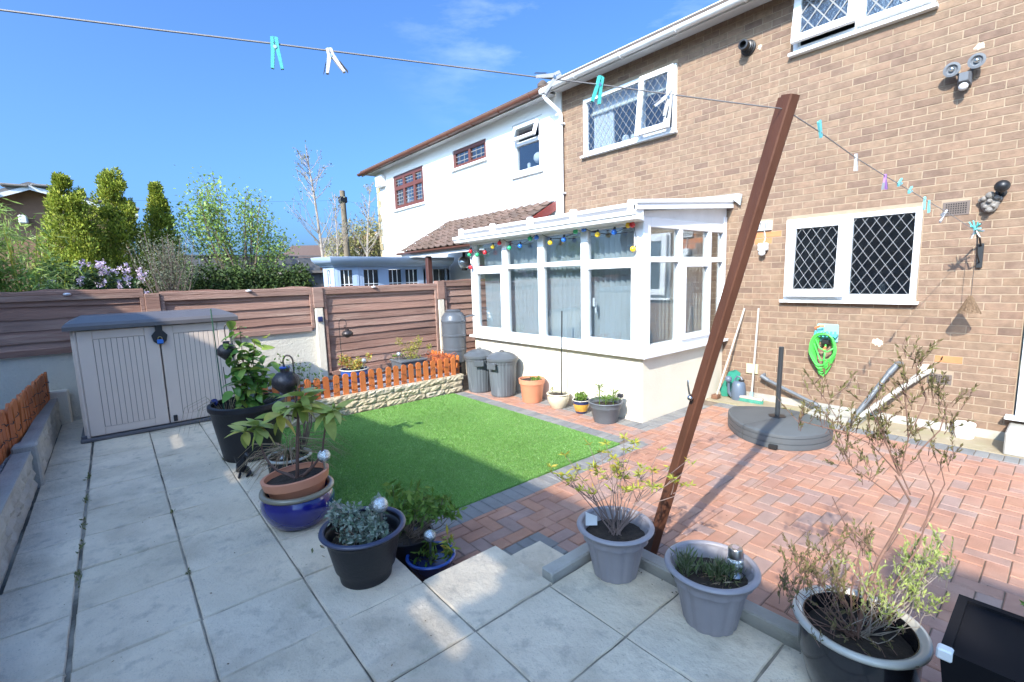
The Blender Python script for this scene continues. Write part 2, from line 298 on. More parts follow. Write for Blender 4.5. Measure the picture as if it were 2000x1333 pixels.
# ------------------------------------------------------------------ mesh helpers
class MB:
    def __init__(self): self.v = []; self.f = []
    def add(self, vs, fs):
        o = len(self.v); self.v.extend([tuple(x) for x in vs]); self.f.extend([tuple(i + o for i in f) for f in fs]); return self
    def box(self, x0, x1, y0, y1, z0, z1, m=None):
        vs = [Vector((x, y, z)) for z in (z0, z1) for y in (y0, y1) for x in (x0, x1)]
        if m is not None: vs = [m @ v for v in vs]
        return self.add(vs, [(0, 2, 3, 1), (4, 5, 7, 6), (0, 1, 5, 4), (2, 6, 7, 3), (0, 4, 6, 2), (1, 3, 7, 5)])
    def cbox(self, x0, x1, y0, y1, z0, z1, c=0.004, m=None):   # box with chamfered edges
        bm = bmesh.new(); bmesh.ops.create_cube(bm, size=1)
        for v in bm.verts: v.co = Vector(((x0 + x1) / 2 + v.co.x * (x1 - x0), (y0 + y1) / 2 + v.co.y * (y1 - y0), (z0 + z1) / 2 + v.co.z * (z1 - z0)))
        bmesh.ops.bevel(bm, geom=bm.edges[:], offset=c, segments=1, affect='EDGES', profile=.5)
        bm.verts.index_update()
        vs = [v.co.copy() for v in bm.verts]
        if m is not None: vs = [m @ v for v in vs]
        self.add(vs, [[v.index for v in f.verts] for f in bm.faces]); bm.free(); return self
    def tube(self, pts, r, n=8, cap=True, flat=None):
        pts = [Vector(p) for p in pts]; k = len(pts)
        rs = r if isinstance(r, (list, tuple)) else [r] * k
        t0 = (pts[1] - pts[0]).normalized()
        a = t0.orthogonal().normalized(); rings = []
        for i, p in enumerate(pts):
            t = (pts[min(i + 1, k - 1)] - pts[max(i - 1, 0)])
            if t.length < 1e-9: t = t0
            t = t.normalized(); a = (a - t * a.dot(t)).normalized(); b = t.cross(a)
            rings.append([p + (a * math.cos(2 * PI * j / n) + b * math.sin(2 * PI * j / n)) * rs[i] for j in range(n)])
        vs = [v for rg in rings for v in rg]; fs = []
        for i in range(k - 1):
            for j in range(n):
                fs.append((i * n + j, i * n + (j + 1) % n, (i + 1) * n + (j + 1) % n, (i + 1) * n + j))
        if cap: fs.append(tuple(range(n - 1, -1, -1))); fs.append(tuple((k - 1) * n + j for j in range(n)))
        return self.add(vs, fs)
    def lathe(self, prof, c=(0, 0, 0), n=32, flute=0, fa=0.0, tilt=None, open_=True):
        # prof: list of (r,z); flutes modulate the radius
        vs = []; c = Vector(c)
        for (r, z) in prof:
            for j in range(n):
                a = 2 * PI * j / n; rr = r
                if flute and r > 0: rr = r * (1 - fa * (0.5 + 0.5 * math.cos(flute * a)) ** 3)
                v = Vector((rr * math.cos(a), rr * math.sin(a), z))
                if tilt is not None: v = tilt @ v
                vs.append(c + v)
        fs = []
        for i in range(len(prof) - 1):
            for j in range(n):
                fs.append((i * n + j, i * n + (j + 1) % n, (i + 1) * n + (j + 1) % n, (i + 1) * n + j))
        return self.add(vs, fs)
    def prism(self, poly, z0, z1, m=None):     # poly in xy
        n = len(poly); vs = [Vector((p[0], p[1], z0)) for p in poly] + [Vector((p[0], p[1], z1)) for p in poly]
        if m is not None: vs = [m @ v for v in vs]
        return self.add(vs, [tuple(range(n - 1, -1, -1)), tuple(range(n, 2 * n))] + [(i, (i + 1) % n, n + (i + 1) % n, n + i) for i in range(n)])
    def ball(self, c, r, n=10, sz=1.0, m=None):
        prof = [(r * math.sin(PI * i / n), -r * sz * math.cos(PI * i / n)) for i in range(n + 1)]
        return self.lathe(prof, c, max(8, n + 4), tilt=m)
    def rod(self, a, b, r, n=6): return self.tube([a, b], r, n)
    def bar(self, a, b, w, d, nrm=(0, -1, 0)):   # flat bar from a to b, w wide in-plane, d deep along nrm
        a = Vector(a); b = Vector(b); t = (b - a).normalized(); nrm = Vector(nrm); s = t.cross(nrm).normalized() * (w / 2); q = nrm * d
        vs = [a - s, a + s, b + s, b - s]; vs += [v + q for v in vs]
        return self.add(vs, [(0, 1, 2, 3), (7, 6, 5, 4), (0, 4, 5, 1), (1, 5, 6, 2), (2, 6, 7, 3), (3, 7, 4, 0)])
    def build(self, name, mat, parent=None, smooth=False, loc=None, **tags):
        me = bpy.data.meshes.new(name); me.from_pydata(self.v, [], self.f); me.update()
        return link(name, me, mat, parent, smooth, loc, **tags)

def link(name, me, mat, parent=None, smooth=False, loc=None, **tags):
    if mat is not None and not me.materials: me.materials.append(mat)
    o = bpy.data.objects.new(name, me); COL.objects.link(o)
    if smooth:
        me.polygons.foreach_set("use_smooth", [True] * len(me.polygons))
        if smooth != 'all':
            try: me.set_sharp_from_angle(angle=math.radians(40))
            except Exception: pass
    if parent is not None: o.parent = parent
    if loc is not None: o.location = loc
    for k, v in tags.items(): o[k] = v
    return o

def thing(name, label, cat, loc=(0, 0, 0), group=None):
    o = bpy.data.objects.new(name, None); COL.objects.link(o); o.location = loc
    o.empty_display_size = .05
    o['label'] = label; o['category'] = cat
    if group: o['group'] = group
    bpy.context.view_layer.update() if False else None
    return o
def tag(o, label, cat, group=None):
    o['label'] = label; o['category'] = cat
    if group: o['group'] = group
    return o

# things are made in world coordinates under an Empty; put() keeps the child where it is
def put(mb, name, mat, root, smooth=False, **tags):
    off = Vector((0, 0, 0)); p = root
    while p is not None: off += p.location; p = p.parent
    if off.length > 0: mb.v = [(x - off.x, y - off.y, z - off.z) for (x, y, z) in mb.v]
    return mb.build(name, mat, root, smooth, **tags)

def quads_mesh(name, co, mat, parent=None, off=(0, 0, 0), k=4, smooth=False, **tags):
    """co: (N,k,3) array of polygons"""
    co = np.asarray(co, dtype=np.float32); n = co.shape[0]; k = co.shape[1]
    v = (co.reshape(-1, 3) - np.array(off, dtype=np.float32)).ravel()
    me = bpy.data.meshes.new(name)
    me.vertices.add(n * k); me.vertices.foreach_set("co", v)
    me.loops.add(n * k); me.loops.foreach_set("vertex_index", np.arange(n * k, dtype=np.int32))
    me.polygons.add(n); me.polygons.foreach_set("loop_start", np.arange(0, n * k, k, dtype=np.int32))
    me.update(calc_edges=True)
    return link(name, me, mat, parent, smooth, **tags)

def leaf_polys(P, size, asp=.45, dirs=None, droop=0.0, szvar=.4, upb=0.3):
    """leaf-shaped diamonds at points P"""
    n = len(P)
    d = nrg.normal(size=(n, 3)) if dirs is None else dirs + nrg.normal(size=(n, 3)) * .45
    d[:, 2] += upb * 0 - droop
    d /= np.linalg.norm(d, axis=1, keepdims=True) + 1e-9
    q = nrg.normal(size=(n, 3)); q[:, 2] += upb
    s = np.cross(d, q); s /= np.linalg.norm(s, axis=1, keepdims=True) + 1e-9
    L = size * (1 + szvar * (nrg.random((n, 1)) - .5) * 2)
    W = L * asp * .5
    return np.stack([P, P + d * L * .45 + s * W, P + d * L, P + d * L * .45 - s * W], axis=1)

def clump_points(centres, n):
    """centres: list of (x,y,z,rx,ry,rz); points denser toward the shell"""
    c = np.array(centres, float); w = (c[:, 3] * c[:, 4] * c[:, 5]) ** (2 / 3); w /= w.sum()
    idx = nrg.choice(len(c), n, p=w); u = nrg.normal(size=(n, 3)); u /= np.linalg.norm(u, axis=1, keepdims=True)
    r = nrg.random((n, 1)) ** .45
    return c[idx, :3] + u * r * c[idx, 3:], u

def arc(p0, p1, sag, n=8):
    p0 = Vector(p0); p1 = Vector(p1)
    return [p0.lerp(p1, i / n) - UP * sag * 4 * (i / n) * (1 - i / n) for i in range(n + 1)]

def curvy(p0, p1, bend, n=5, jit=0.0):
    p0 = Vector(p0); p1 = Vector(p1); out = []
    for i in range(n + 1):
        t = i / n; q = p0.lerp(p1, t) + Vector(bend) * math.sin(PI * t)
        if 0 < i < n and jit: q += Vector((rnd.uniform(-jit, jit), rnd.uniform(-jit, jit), rnd.uniform(-jit, jit)))
        out.append(q)
    return out

# big leaf mesh variants (folded, pointed oval)
def leaf_mesh(name, L, W, fold=.25, droop=.2, mat=None, tipw=.5):
    n = 6; vs = []; fs = []
    for i in range(n + 1):
        t = i / n; w = W * .5 * math.sin(PI * (t ** .8)) ** .8 if 0 < i < n else 0.0004
        z = -droop * L * t * t
        vs += [(t * L, -w, z + fold * w), (t * L, 0, z), (t * L, w, z + fold * w)]
    for i in range(n):
        a = i * 3; fs += [(a, a + 3, a + 4, a + 1), (a + 1, a + 4, a + 5, a + 2)]
    me = bpy.data.meshes.new(name); me.from_pydata(vs, [], fs); me.materials.append(mat); me.update()
    me.polygons.foreach_set("use_smooth", [True] * len(me.polygons))
    return me
def place_leaf(me, root, p, yaw, pitch, roll=0, s=1.0, name='leaf'):
    o = bpy.data.objects.new(name, me); COL.objects.link(o); o.parent = root
    o.location = Vector(p) - root.location
    o.rotation_euler = (Matrix.Rotation(yaw, 3, 'Z') @ Matrix.Rotation(-pitch, 3, 'Y') @ Matrix.Rotation(roll, 3, 'X')).to_euler()
    o.scale = (s, s, s); return o

# ------------------------------------------------------------------ ground and far ground
MB().box(-1500, 1500, -1500, 1500, -.4, -.09).build("ground", ground_m, kind="structure")

def in_view(p, m=.06):
    d = Vector(p) - Vector((0, 0, 1.61)); w = d.dot(F_)
    if w < .05: return False
    return abs(d.dot(R_) / w) < 1.0805 + m and abs(d.dot(U_) / w) < .7202 + m

def chamf_top(L, W, H, c, name, mat):
    """block with its top at z=0, centred in xy"""
    x, y = L / 2, W / 2
    vs = [(-x, -y, -H), (x, -y, -H), (x, y, -H), (-x, y, -H), (-x, -y, -c), (x, -y, -c), (x, y, -c), (-x, y, -c),
          (-x + c, -y + c, 0), (x - c, -y + c, 0), (x - c, y - c, 0), (-x + c, y - c, 0)]
    fs = [(i, (i + 1) % 4, 4 + (i + 1) % 4, 4 + i) for i in range(4)] + [(4 + i, 4 + (i + 1) % 4, 8 + (i + 1) % 4, 8 + i) for i in range(4)] + [(8, 9, 10, 11)]
    me = bpy.data.meshes.new(name); me.from_pydata(vs, [], fs); me.materials.append(mat); me.update(); return me

# ---- lower block paving
MBASE = MB().box(-6.9, 2.6, .5, 6.09, -.085, -.0075)
paving = MBASE.build("block_paving", joint_m, kind="structure")
m_ = .095
red_me = chamf_top(2 * m_ - .005, m_ - .005, .05, .004, "paver", pave_red)
gry_me = chamf_top(2 * m_ - .005, m_ - .005, .05, .004, "edging", pave_grey)
red_regions = [(-2.515, -2.095, .95, 5.47), (-2.095, -1.80, .95, 1.36), (-2.095, -1.47, 1.905, 5.47), (-1.47, 2.3, 1.845, 5.47), (-2.755, -2.515, 3.775, 5.47), (-5.62, -2.755, 3.775, 4.10)]
blocks = []
def clip_add(x0, x1, y0, y1, regions, out, vert):
    for (a, b, c, d) in regions:
        u0, u1, v0, v1 = max(x0, a), min(x1, b), max(y0, c), min(y1, d)
        if u1 - u0 > .018 and v1 - v0 > .018: out.append((u0, u1, v0, v1, vert))
for i in range(-62, 26):
    for j in range(8, 60):
        k = (i - j) % 4; x = i * m_ - .01; y = j * m_ + .005
        if k == 0: clip_add(x, x + 2 * m_, y, y + m_, red_regions, blocks, False)
        if k == 3: clip_add(x, x + m_, y, y + 2 * m_, red_regions, blocks, True)
blocks.sort(key=lambda b: (not in_view(((b[0] + b[1]) / 2, (b[2] + b[3]) / 2, 0)), (b[0] + b[1]) ** 2 / 4 + (b[2] + b[3]) ** 2 / 4))
# blocks hidden under the conservatory are not laid
blocks = [b for b in blocks if not (b[0] < -2.96 and b[2] > 4.3)]
def put_block(b, me, name, parent):
    x0, x1, y0, y1, vert = b
    o = bpy.data.objects.new(name, me); COL.objects.link(o); o.parent = parent
    L, W = (y1 - y0, x1 - x0) if vert else (x1 - x0, y1 - y0)
    o.scale = (L / (2 * m_), W / m_, 1)
    o.location = ((x0 + x1) / 2, (y0 + y1) / 2, rnd.gauss(0, .0009))
    o.rotation_euler = (rnd.gauss(0, .005), rnd.gauss(0, .004), (PI / 2 if vert else 0) + rnd.gauss(0, .004)); return o
for b in blocks[:300]: put_block(b, red_me, "paving_block", paving)
mb = MB()
for (x0, x1, y0, y1, vert) in blocks[300:]:
    if x0 > 1.2: continue
    t = rnd.gauss(0, .0009); g = .0025; c = .004; X0, X1, Y0, Y1 = x0 + g, x1 - g, y0 + g, y1 - g
    mb.add([(X0, Y0, -.03), (X1, Y0, -.03), (X1, Y1, -.03), (X0, Y1, -.03), (X0, Y0, t - c), (X1, Y0, t - c), (X1, Y1, t - c), (X0, Y1, t - c),
            (X0 + c, Y0 + c, t), (X1 - c, Y0 + c, t), (X1 - c, Y1 - c, t), (X0 + c, Y1 - c, t)],
           [(i, (i + 1) % 4, 4 + (i + 1) % 4, 4 + i) for i in range(4)] + [(4 + i, 4 + (i + 1) % 4, 8 + (i + 1) % 4, 8 + i) for i in range(4)] + [(8, 9, 10, 11)])
mb.build("paving_block", pave_red, paving, kind="stuff")
def soldiers(x0, x1, y0, y1, along, w=m_):
    if along == 'y':      # course runs in y, each block long in x
        n = round((y1 - y0) / w)
        for i in range(n): put_block((x0, x1, y0 + i * w, y0 + (i + 1) * w, False), gry_me, "edging_block", paving)
    else:
        n = round((x1 - x0) / w)
        for i in range(n): put_block((x0 + i * w, x0 + (i + 1) * w, y0, y1, True), gry_me, "edging_block", paving)
soldiers(-2.705, -2.515, .96, 3.775, 'y')
soldiers(-5.60, -2.705, 3.585, 3.775, 'x')
soldiers(-5.6, -2.755, 4.10, 4.29, 'x')
soldiers(-2.945, -2.755, 4.29, 5.47, 'y')
soldiers(-2.755, 1.1, 5.47, 5.66, 'x', .0885)
soldiers(-2.095, -1.905, 1.36, 1.905, 'y')
soldiers(-1.905, -1.47, 1.72, 1.905, 'x')

# ---- concrete strip along the house wall
MB().box(-2.95, 2.6, 5.664, 6.095, -.05, .004).build("concrete_path", path_m, kind="structure")

# ---- artificial lawn
MB().box(-5.62, -2.707, .965, 3.583, -.05, .008).build("lawn_backing", turf_base_m, kind="structure")
nb = 190000
bx = nrg.uniform(-5.60, -2.71, nb); by = nrg.uniform(.97, 3.578, nb)
keep = nrg.random(nb) < np.clip(1.25 - .12 * ((bx + 2.7) ** 2 + (by - .9) ** 2), .45, 1)
bx = bx[keep]; by = by[keep]; nb = len(bx)
ang = nrg.uniform(0, 2 * PI, nb); hgt = nrg.uniform(.007, .017, nb); wd = nrg.uniform(.0025, .0045, nb)
P0 = np.stack([bx, by, np.full(nb, .006)], 1); s = np.stack([np.cos(ang), np.sin(ang), np.zeros(nb)], 1) * wd[:, None]
lean = np.stack([nrg.normal(0, .006, nb) + .003 * np.sin(by * 5), nrg.normal(0, .006, nb), hgt], 1)
quads_mesh("artificial_grass", np.stack([P0 - s, P0 + s, P0 + lean], 1), turf_m, None, kind="stuff", label="bright green artificial turf laid between the charcoal edging blocks")

# ---- raised patio
patio = MB().box(-6.72, -1.81, -2.6, .935, -.06, .2515).box(-1.81, -1.40, -2.6, 1.35, -.06, .252).box(-1.40, 1.6, -2.6, 1.745, -.06, .2518).build("raised_patio", M("patio_joint_mortar", (.30, .26, .20), .95, .35, 7, .3, 90, stain=[((.07, .06, .045), 2.2, .5, .6, .85)]), kind="structure")
slab_mes = []
def slab_mesh(w, d, seed):
    r2 = random.Random(seed); nx = 5; g = .0032; vs = []; fs = []; c = .005
    xs = [-w / 2 + g, -w / 2 + g + c] + [-w / 2 + w * i / nx for i in range(1, nx)] + [w / 2 - g - c, w / 2 - g]
    ys = [-d / 2 + g, -d / 2 + g + c] + [-d / 2 + d * i / nx for i in range(1, nx)] + [d / 2 - g - c, d / 2 - g]
    nX, nY = len(xs), len(ys)
    for iy, y in enumerate(ys):
        for ix, x in enumerate(xs):
            e = ix in (0, nX - 1) or iy in (0, nY - 1)
            vs.append((x + (r2.gauss(0, .0012) if e else 0), y + (r2.gauss(0, .0012) if e else 0), -.006 if e else r2.gauss(0, .0011)))
    for iy in range(nY - 1):
        for ix in range(nX - 1): a = iy * nX + ix; fs.append((a, a + 1, a + 1 + nX, a + nX))
    ring = [i for i in range(nX)] + [nX * (j + 1) - 1 for j in range(1, nY)] + [nX * nY - 1 - i for i in range(1, nX)] + [nX * (nY - 1 - j) for j in range(1, nY - 1)]
    o = len(vs); vs += [(vs[i][0], vs[i][1], -.036) for i in ring]; n = len(ring)
    fs += [(ring[i], o + i, o + (i + 1) % n, ring[(i + 1) % n]) for i in range(n)]
    me = bpy.data.meshes.new("slab"); me.from_pydata(vs, [], fs); me.materials.append(slab_m); me.update(); return me
for s_ in range(5): slab_mes.append(slab_mesh(.4065, .40, s_))
def lay(x0, x1, y0, y1, z=.26, par=patio, name="paving_slab"):
    o = bpy.data.objects.new(name, slab_mes[rnd.randrange(5)]); COL.objects.link(o); o.parent = par
    o.location = ((x0 + x1) / 2, (y0 + y1) / 2, z + rnd.gauss(0, .0012)); o.scale = ((x1 - x0) / .4065, (y1 - y0) / .40, 1)
    o.rotation_euler = (rnd.gauss(0, .0035), rnd.gauss(0, .0035), rnd.choice((0, PI)) + rnd.gauss(0, .002)); return o
yj = [-2.255, -1.855, -1.455, -1.055, -.655, -.26, .145, .545, .945, 1.348, 1.752]
for k in range(-14, 7):
    x0 = -1.3975 + .4065 * k; x1 = x0 + .4065
    if x0 < -6.75: continue
    for a, b in zip(yj[:-1], yj[1:]):
        if x1 < -2.7 and b < -.5: continue
        if x1 < -2.7 and a < -.5: a = -.52
        if b > .96 and x1 < -1.5: continue
        if x1 < -1.35 and b > .96: continue
        if not in_view(((x0 + x1) / 2, (a + b) / 2, .26), .35) and not in_view((x0, b, .26), .2): continue
        yy0 = a + (.004 if abs(a + .26) < .01 else 0); yy1 = b - (.005 if abs(b + .26) < .01 else 0)
        lay(x0, x1, yy0, yy1)
lay(-1.812, -1.400, .945, 1.372)            # top of the steps
wp_ = np.concatenate([np.array([x, -.26, .256]) + nrg.normal(size=(26, 3)) * np.array([.035, .006, .003]) for x in (-4.55, -4.05, -3.62, -3.3, -2.95)] + [np.array([x, y, .256]) + nrg.normal(size=(10, 3)) * .006 for x, y in ((-3.43, .145), (-3.03, .545), (-2.62, .145), (-4.2, .545))])
quads_mesh("joint_weeds", leaf_polys(wp_, .022, .35, dirs=np.tile([0, 0, .8], (len(wp_), 1))), M("weed_green", (.16, .17, .06), .8, .3, 30), patio, kind="stuff")
# the slab behind the well was cut and patched
step = MB().box(-1.835, -1.475, 1.375, 1.70, -.05, .10).build("garden_step", conc_m, None, kind="structure")
lay(-1.85, -1.472, 1.362, 1.715, .136, step)
kerb = MB()
def kerb_piece(x0, x1, y0, y1, z0, z1):
    b = MB().cbox(x0, x1, y0, y1, z0, z1, .006)
    b.v = [(x + rnd.gauss(0, .0016), y + rnd.gauss(0, .0016), z + rnd.gauss(0, .0016)) for x, y, z in b.v]
    b.build("kerb_stone", conc_m, patio)
kerb_piece(-1.475, -1.405, 1.375, 1.76, -.02, .296)
for x0, x1 in ((-1.475, -.96), (-.955, -.50), (-.495, .1), (.105, .8)): kerb_piece(x0, x1, 1.762, 1.836, -.02, .30 + rnd.gauss(0, .002))

# ------------------------------------------------------------------ main brick house
house = thing("brick_house", "buff brick house with white diamond leaded windows and white gutter", "house", (-2.3, 6.1, 0))
OPEN = [(-2.235, -1.02, 1.245, 2.185), (-5.325, -3.68, 3.505, 4.40), (-2.255, -1.05, 3.97, 4.9), (-.275, .8, .255, 2.35)]
VENTS = [(-.882, -.690, 2.068, 2.200), (-.888, -.702, .462, .565), (-2.565, -2.395, 2.085, 2.20)]
def cells(x0, x1, z0, z1, holes):
    xs = sorted({x0, x1} | {h[0] for h in holes} | {h[1] for h in holes}); zs = sorted({z0, z1} | {h[2] for h in holes} | {h[3] for h in holes})
    xs = [x for x in xs if x0 <= x <= x1]; zs = [z for z in zs if z0 <= z <= z1]; out = []
    for a, b in zip(zs[:-1], zs[1:]):
        run = None
        for c, d in zip(xs[:-1], xs[1:]):
            cx, cz = (c + d) / 2, (a + b) / 2
            solid = not any(h[0] < cx < h[1] and h[2] < cz < h[3] for h in holes)
            if solid: run = (run[0], d) if run else (c, d)
            elif run: out.append((run[0], run[1], a, b)); run = None
        if run: out.append((run[0], run[1], a, b))
    return out
mb = MB()
for (a, b, c, d) in cells(-5.80, 1.2, -.05, 4.78, OPEN): mb.box(a, b, 6.1032, 6.22, c, d)
wall = put(mb, "wall", mortar_m, house)
mb = MB().box(-2.9, 1.2, 6.092, 6.106, -.02, .085); put(mb, "plinth", conc_m, house)
def brick_me(L, H, seed, mat):
    r2 = random.Random(seed); x, z, c = L / 2, H / 2, .0022; j = lambda: r2.gauss(0, .0006)
    vs = [(-x, .03, -z), (x, .03, -z), (x, .03, z), (-x, .03, z), (-x + j(), c, -z + j()), (x + j(), c, -z + j()), (x + j(), c, z + j()), (-x + j(), c, z + j()),
          (-x + c, j(), -z + c), (x - c, j(), -z + c), (x - c, j(), z - c), (-x + c, j(), z - c)]
    fs = [(i, (i + 1) % 4, 4 + (i + 1) % 4, 4 + i) for i in range(4)] + [(4 + i, 4 + (i + 1) % 4, 8 + (i + 1) % 4, 8 + i) for i in range(4)] + [(8, 9, 10, 11)]
    me = bpy.data.meshes.new("brick"); me.from_pydata(vs, [], fs); me.materials.append(mat); me.update(); return me
bmes = [brick_me(.1978, .0656, s_, brick_m) for s_ in range(5)]
obme = brick_me(.1978, .0656, 9, orange_brick_m)
ch = .0738; bricks = []
allh = OPEN + VENTS
r_b = random.Random(3)
for i in range(-1, 66):
    z0 = .088 + i * ch; z1 = z0 + .0656
    if i < 0: continue
    if z1 > 4.72: break
    off = (i % 2) * .1031
    xs = -5.79
    for k in range(-1, 37):
        a = -5.79 + k * .2062 + off; b = a + .1978
        segs = [(max(a, -5.79), min(b, 1.1))]
        for h in allh:
            ns_ = []
            for (p, q) in segs:
                if z1 > h[2] + .02 and z0 < h[3] - .02 and q > h[0] and p < h[1]:
                    if h[0] - .008 > p: ns_.append((p, h[0] - .008))
                    if h[1] + .008 < q: ns_.append((h[1] + .008, q))
                else: ns_.append((p, q))
            segs = ns_
        for (p, q) in segs:
            if q - p > .02: bricks.append((p, q, z0, z1))
def bscore(b):
    c = Vector(((b[0] + b[1]) / 2, 6.1, (b[2] + b[3]) / 2)); hid = (c.x < -2.95 and c.z < 2.45)
    return (not in_view(c, 0) or hid or b[1] - b[0] < .1, (c - Vector((0, 0, 1.61))).length)
bricks.sort(key=bscore)
def is_orange(b):
    x, z = (b[0] + b[1]) / 2, (b[2] + b[3]) / 2
    return (-.86 < x < -.62 and .655 < z < .735) or (-.80 < x < -.60 and .60 < z < .655 and b[1] - b[0] < .3 and x < -.70) or (-2.60 < x < -2.36 and 1.93 < z < 2.24)
for b in bricks[:300]:
    o = bpy.data.objects.new("brick", obme if is_orange(b) else bmes[rnd.randrange(5)]); COL.objects.link(o); o.parent = wall
    o.location = Vector(((b[0] + b[1]) / 2, 6.1 + rnd.gauss(0, .0006), (b[2] + b[3]) / 2)) - house.location
    o.scale = ((b[1] - b[0]) / .1978, 1, 1); o.rotation_euler = (rnd.gauss(0, .003), rnd.gauss(0, .003), rnd.gauss(0, .002))
mb = MB(); mo = MB()
for (p, q, z0, z1) in bricks[300:]:
    t = 6.1 + rnd.gauss(0, .0006); c = .0022; tgt = mo if is_orange((p, q, z0, z1)) else mb
    tgt.add([(p, 6.125, z0), (q, 6.125, z0), (q, 6.125, z1), (p, 6.125, z1), (p, t + c, z0), (q, t + c, z0), (q, t + c, z1), (p, t + c, z1),
             (p + c, t, z0 + c), (q - c, t, z0 + c), (q - c, t, z1 - c), (p + c, t, z1 - c)],
            [(i, (i + 1) % 4, 4 + (i + 1) % 4, 4 + i) for i in range(4)] + [(4 + i, 4 + (i + 1) % 4, 8 + (i + 1) % 4, 8 + i) for i in range(4)] + [(8, 9, 10, 11)])
o = put(mb, "brick", brick_m, wall, kind="stuff")
if mo.v: put(mo, "orange_brick", orange_brick_m, wall, kind="stuff")

def frame_bars(mb, x0, x1, z0, z1, w, y0, y1, m=None):
    mb.cbox(x0, x0 + w, y0, y1, z0, z1, .005, m); mb.cbox(x1 - w, x1, y0, y1, z0, z1, .005, m)
    mb.cbox(x0 + w - .001, x1 - w + .001, y0 + .001, y1 - .001, z1 - w, z1 - .0005, .005, m); mb.cbox(x0 + w - .001, x1 - w + .001, y0 + .001, y1 - .001, z0 + .0005, z0 + w, .005, m); return mb
def diamonds(mb, x0, x1, z0, z1, y, px, pz, w, m=None):
    sl = pz / px
    for sg in (1, -1):
        n = int((x1 - x0) / px + (z1 - z0) / pz) + 3
        for i in range(-n, n + 1):
            # line: z = z0 + sg*sl*(x-x0) + i*pz
            xa, xb = x0, x1; f = lambda x: z0 + sg * sl * (x - x0) + i * pz
            pts = []
            zl, zr = f(x0), f(x1)
            if z0 <= zl <= z1: pts.append((x0, zl))
            if z0 <= zr <= z1: pts.append((x1, zr))
            for zz in (z0, z1):
                x = x0 + (zz - z0 - i * pz) / (sg * sl)
                if x0 < x < x1: pts.append((x, zz))
            if len(pts) >= 2:
                a, b = pts[0], pts[-1]
                if (a[0] - b[0]) ** 2 + (a[1] - b[1]) ** 2 < 1e-4: continue
                A = Vector((a[0], y, a[1])); B = Vector((b[0], y, b[1])); o = len(mb.v)
                mb.bar(A, B, w, .004 + .001 * (sg > 0))
                if m is not None:
                    for q in range(o, len(mb.v)): mb.v[q] = tuple(m @ Vector(mb.v[q]))
    return mb
def squares(mb, x0, x1, z0, z1, y, nx, nz, w):
    for i in range(1, nx): x = x0 + (x1 - x0) * i / nx; mb.box(x - w / 2, x + w / 2, y - .004, y, z0, z1)
    for i in range(1, nz): z = z0 + (z1 - z0) * i / nz; mb.box(x0, x1, y - .0045, y, z - w / 2, z + w / 2)
def room(parent, x0, x1, z0, z1, mat, depth=1.6, y=6.225):
    b = MB(); X0, X1, Z0, Z1 = x0 - .25, x1 + .25, z0 - .25, z1 + .15
    b.box(X0, X1, y + depth, y + depth + .02, Z0, Z1).box(X0 - .02, X0, y, y + depth, Z0, Z1).box(X1, X1 + .02, y, y + depth, Z0, Z1)
    b.box(X0 - .02, X1 + .02, y, y + depth + .02, Z1, Z1 + .02).box(X0 - .02, X1 + .02, y, y + depth + .02, Z0 - .02, Z0)
    return put(b, "room", mat, parent)
def glazing(parent, x0, x1, z0, z1, y, gm=glass_m, lead=None, m=None, lw=.005):
    put(MB().box(x0 - .004, x1 + .004, y, y + .006, z0 - .004, z1 + .004, m), "pane", gm, parent)
    if lead:
        b = MB(); diamonds(b, x0, x1, z0, z1, y - .0005, lead[0], lead[1], lw, m); put(b, "leading", came_m, parent)
def hinge_top(x, y, z, ang):     # rotate about a horizontal hinge at the top, opening outwards
    return Matrix.Translation((x, y, z)) @ Matrix.Rotation(-ang, 4, 'X') @ Matrix.Translation((-x, -y, -z))

# kitchen window
kw = put(frame_bars(MB(), -2.232, -1.023, 1.268, 2.182, .05, 6.075, 6.15), "window", upvc, house)
put(MB().cbox(-1.655, -1.605, 6.076, 6.149, 1.317, 2.133, .004), "mullion", upvc, kw)
hm = hinge_top(-1.9, 6.07, 2.16, .055)
put(frame_bars(MB(), -2.20, -1.615, 1.305, 2.155, .085, 6.035, 6.085, hm), "sash", upvc, kw)
glazing(kw, -2.108, -1.70, 1.395, 2.068, 6.062, glass_m, (.098, .150), hm, .0045)
glazing(kw, -1.582, -1.080, 1.335, 2.130, 6.10, glass_m, (.099, .150), None, .0045)
put(MB().cbox(-1.606, -1.022, 6.070, 6.14, 1.268, 1.335, .004).cbox(-1.606, -1.582, 6.068, 6.12, 1.335, 2.13, .003), "glazing_bead", upvc, kw)
put(MB().cbox(-2.26, -.995, 6.03, 6.13, 1.235, 1.266, .004), "sill", upvc, kw)
room(kw, -2.23, -1.02, 1.25, 2.18, interior_m)
put(MB().lathe([(0, 0), (.035, 0), (.04, .12), (.03, .12)], (-1.88, 6.3, 1.33), 12).lathe([(0, 0), (.03, 0), (.035, .14), (.028, .14)], (-1.34, 6.3, 1.30), 12), "drinking_glass", far_glass, kw)
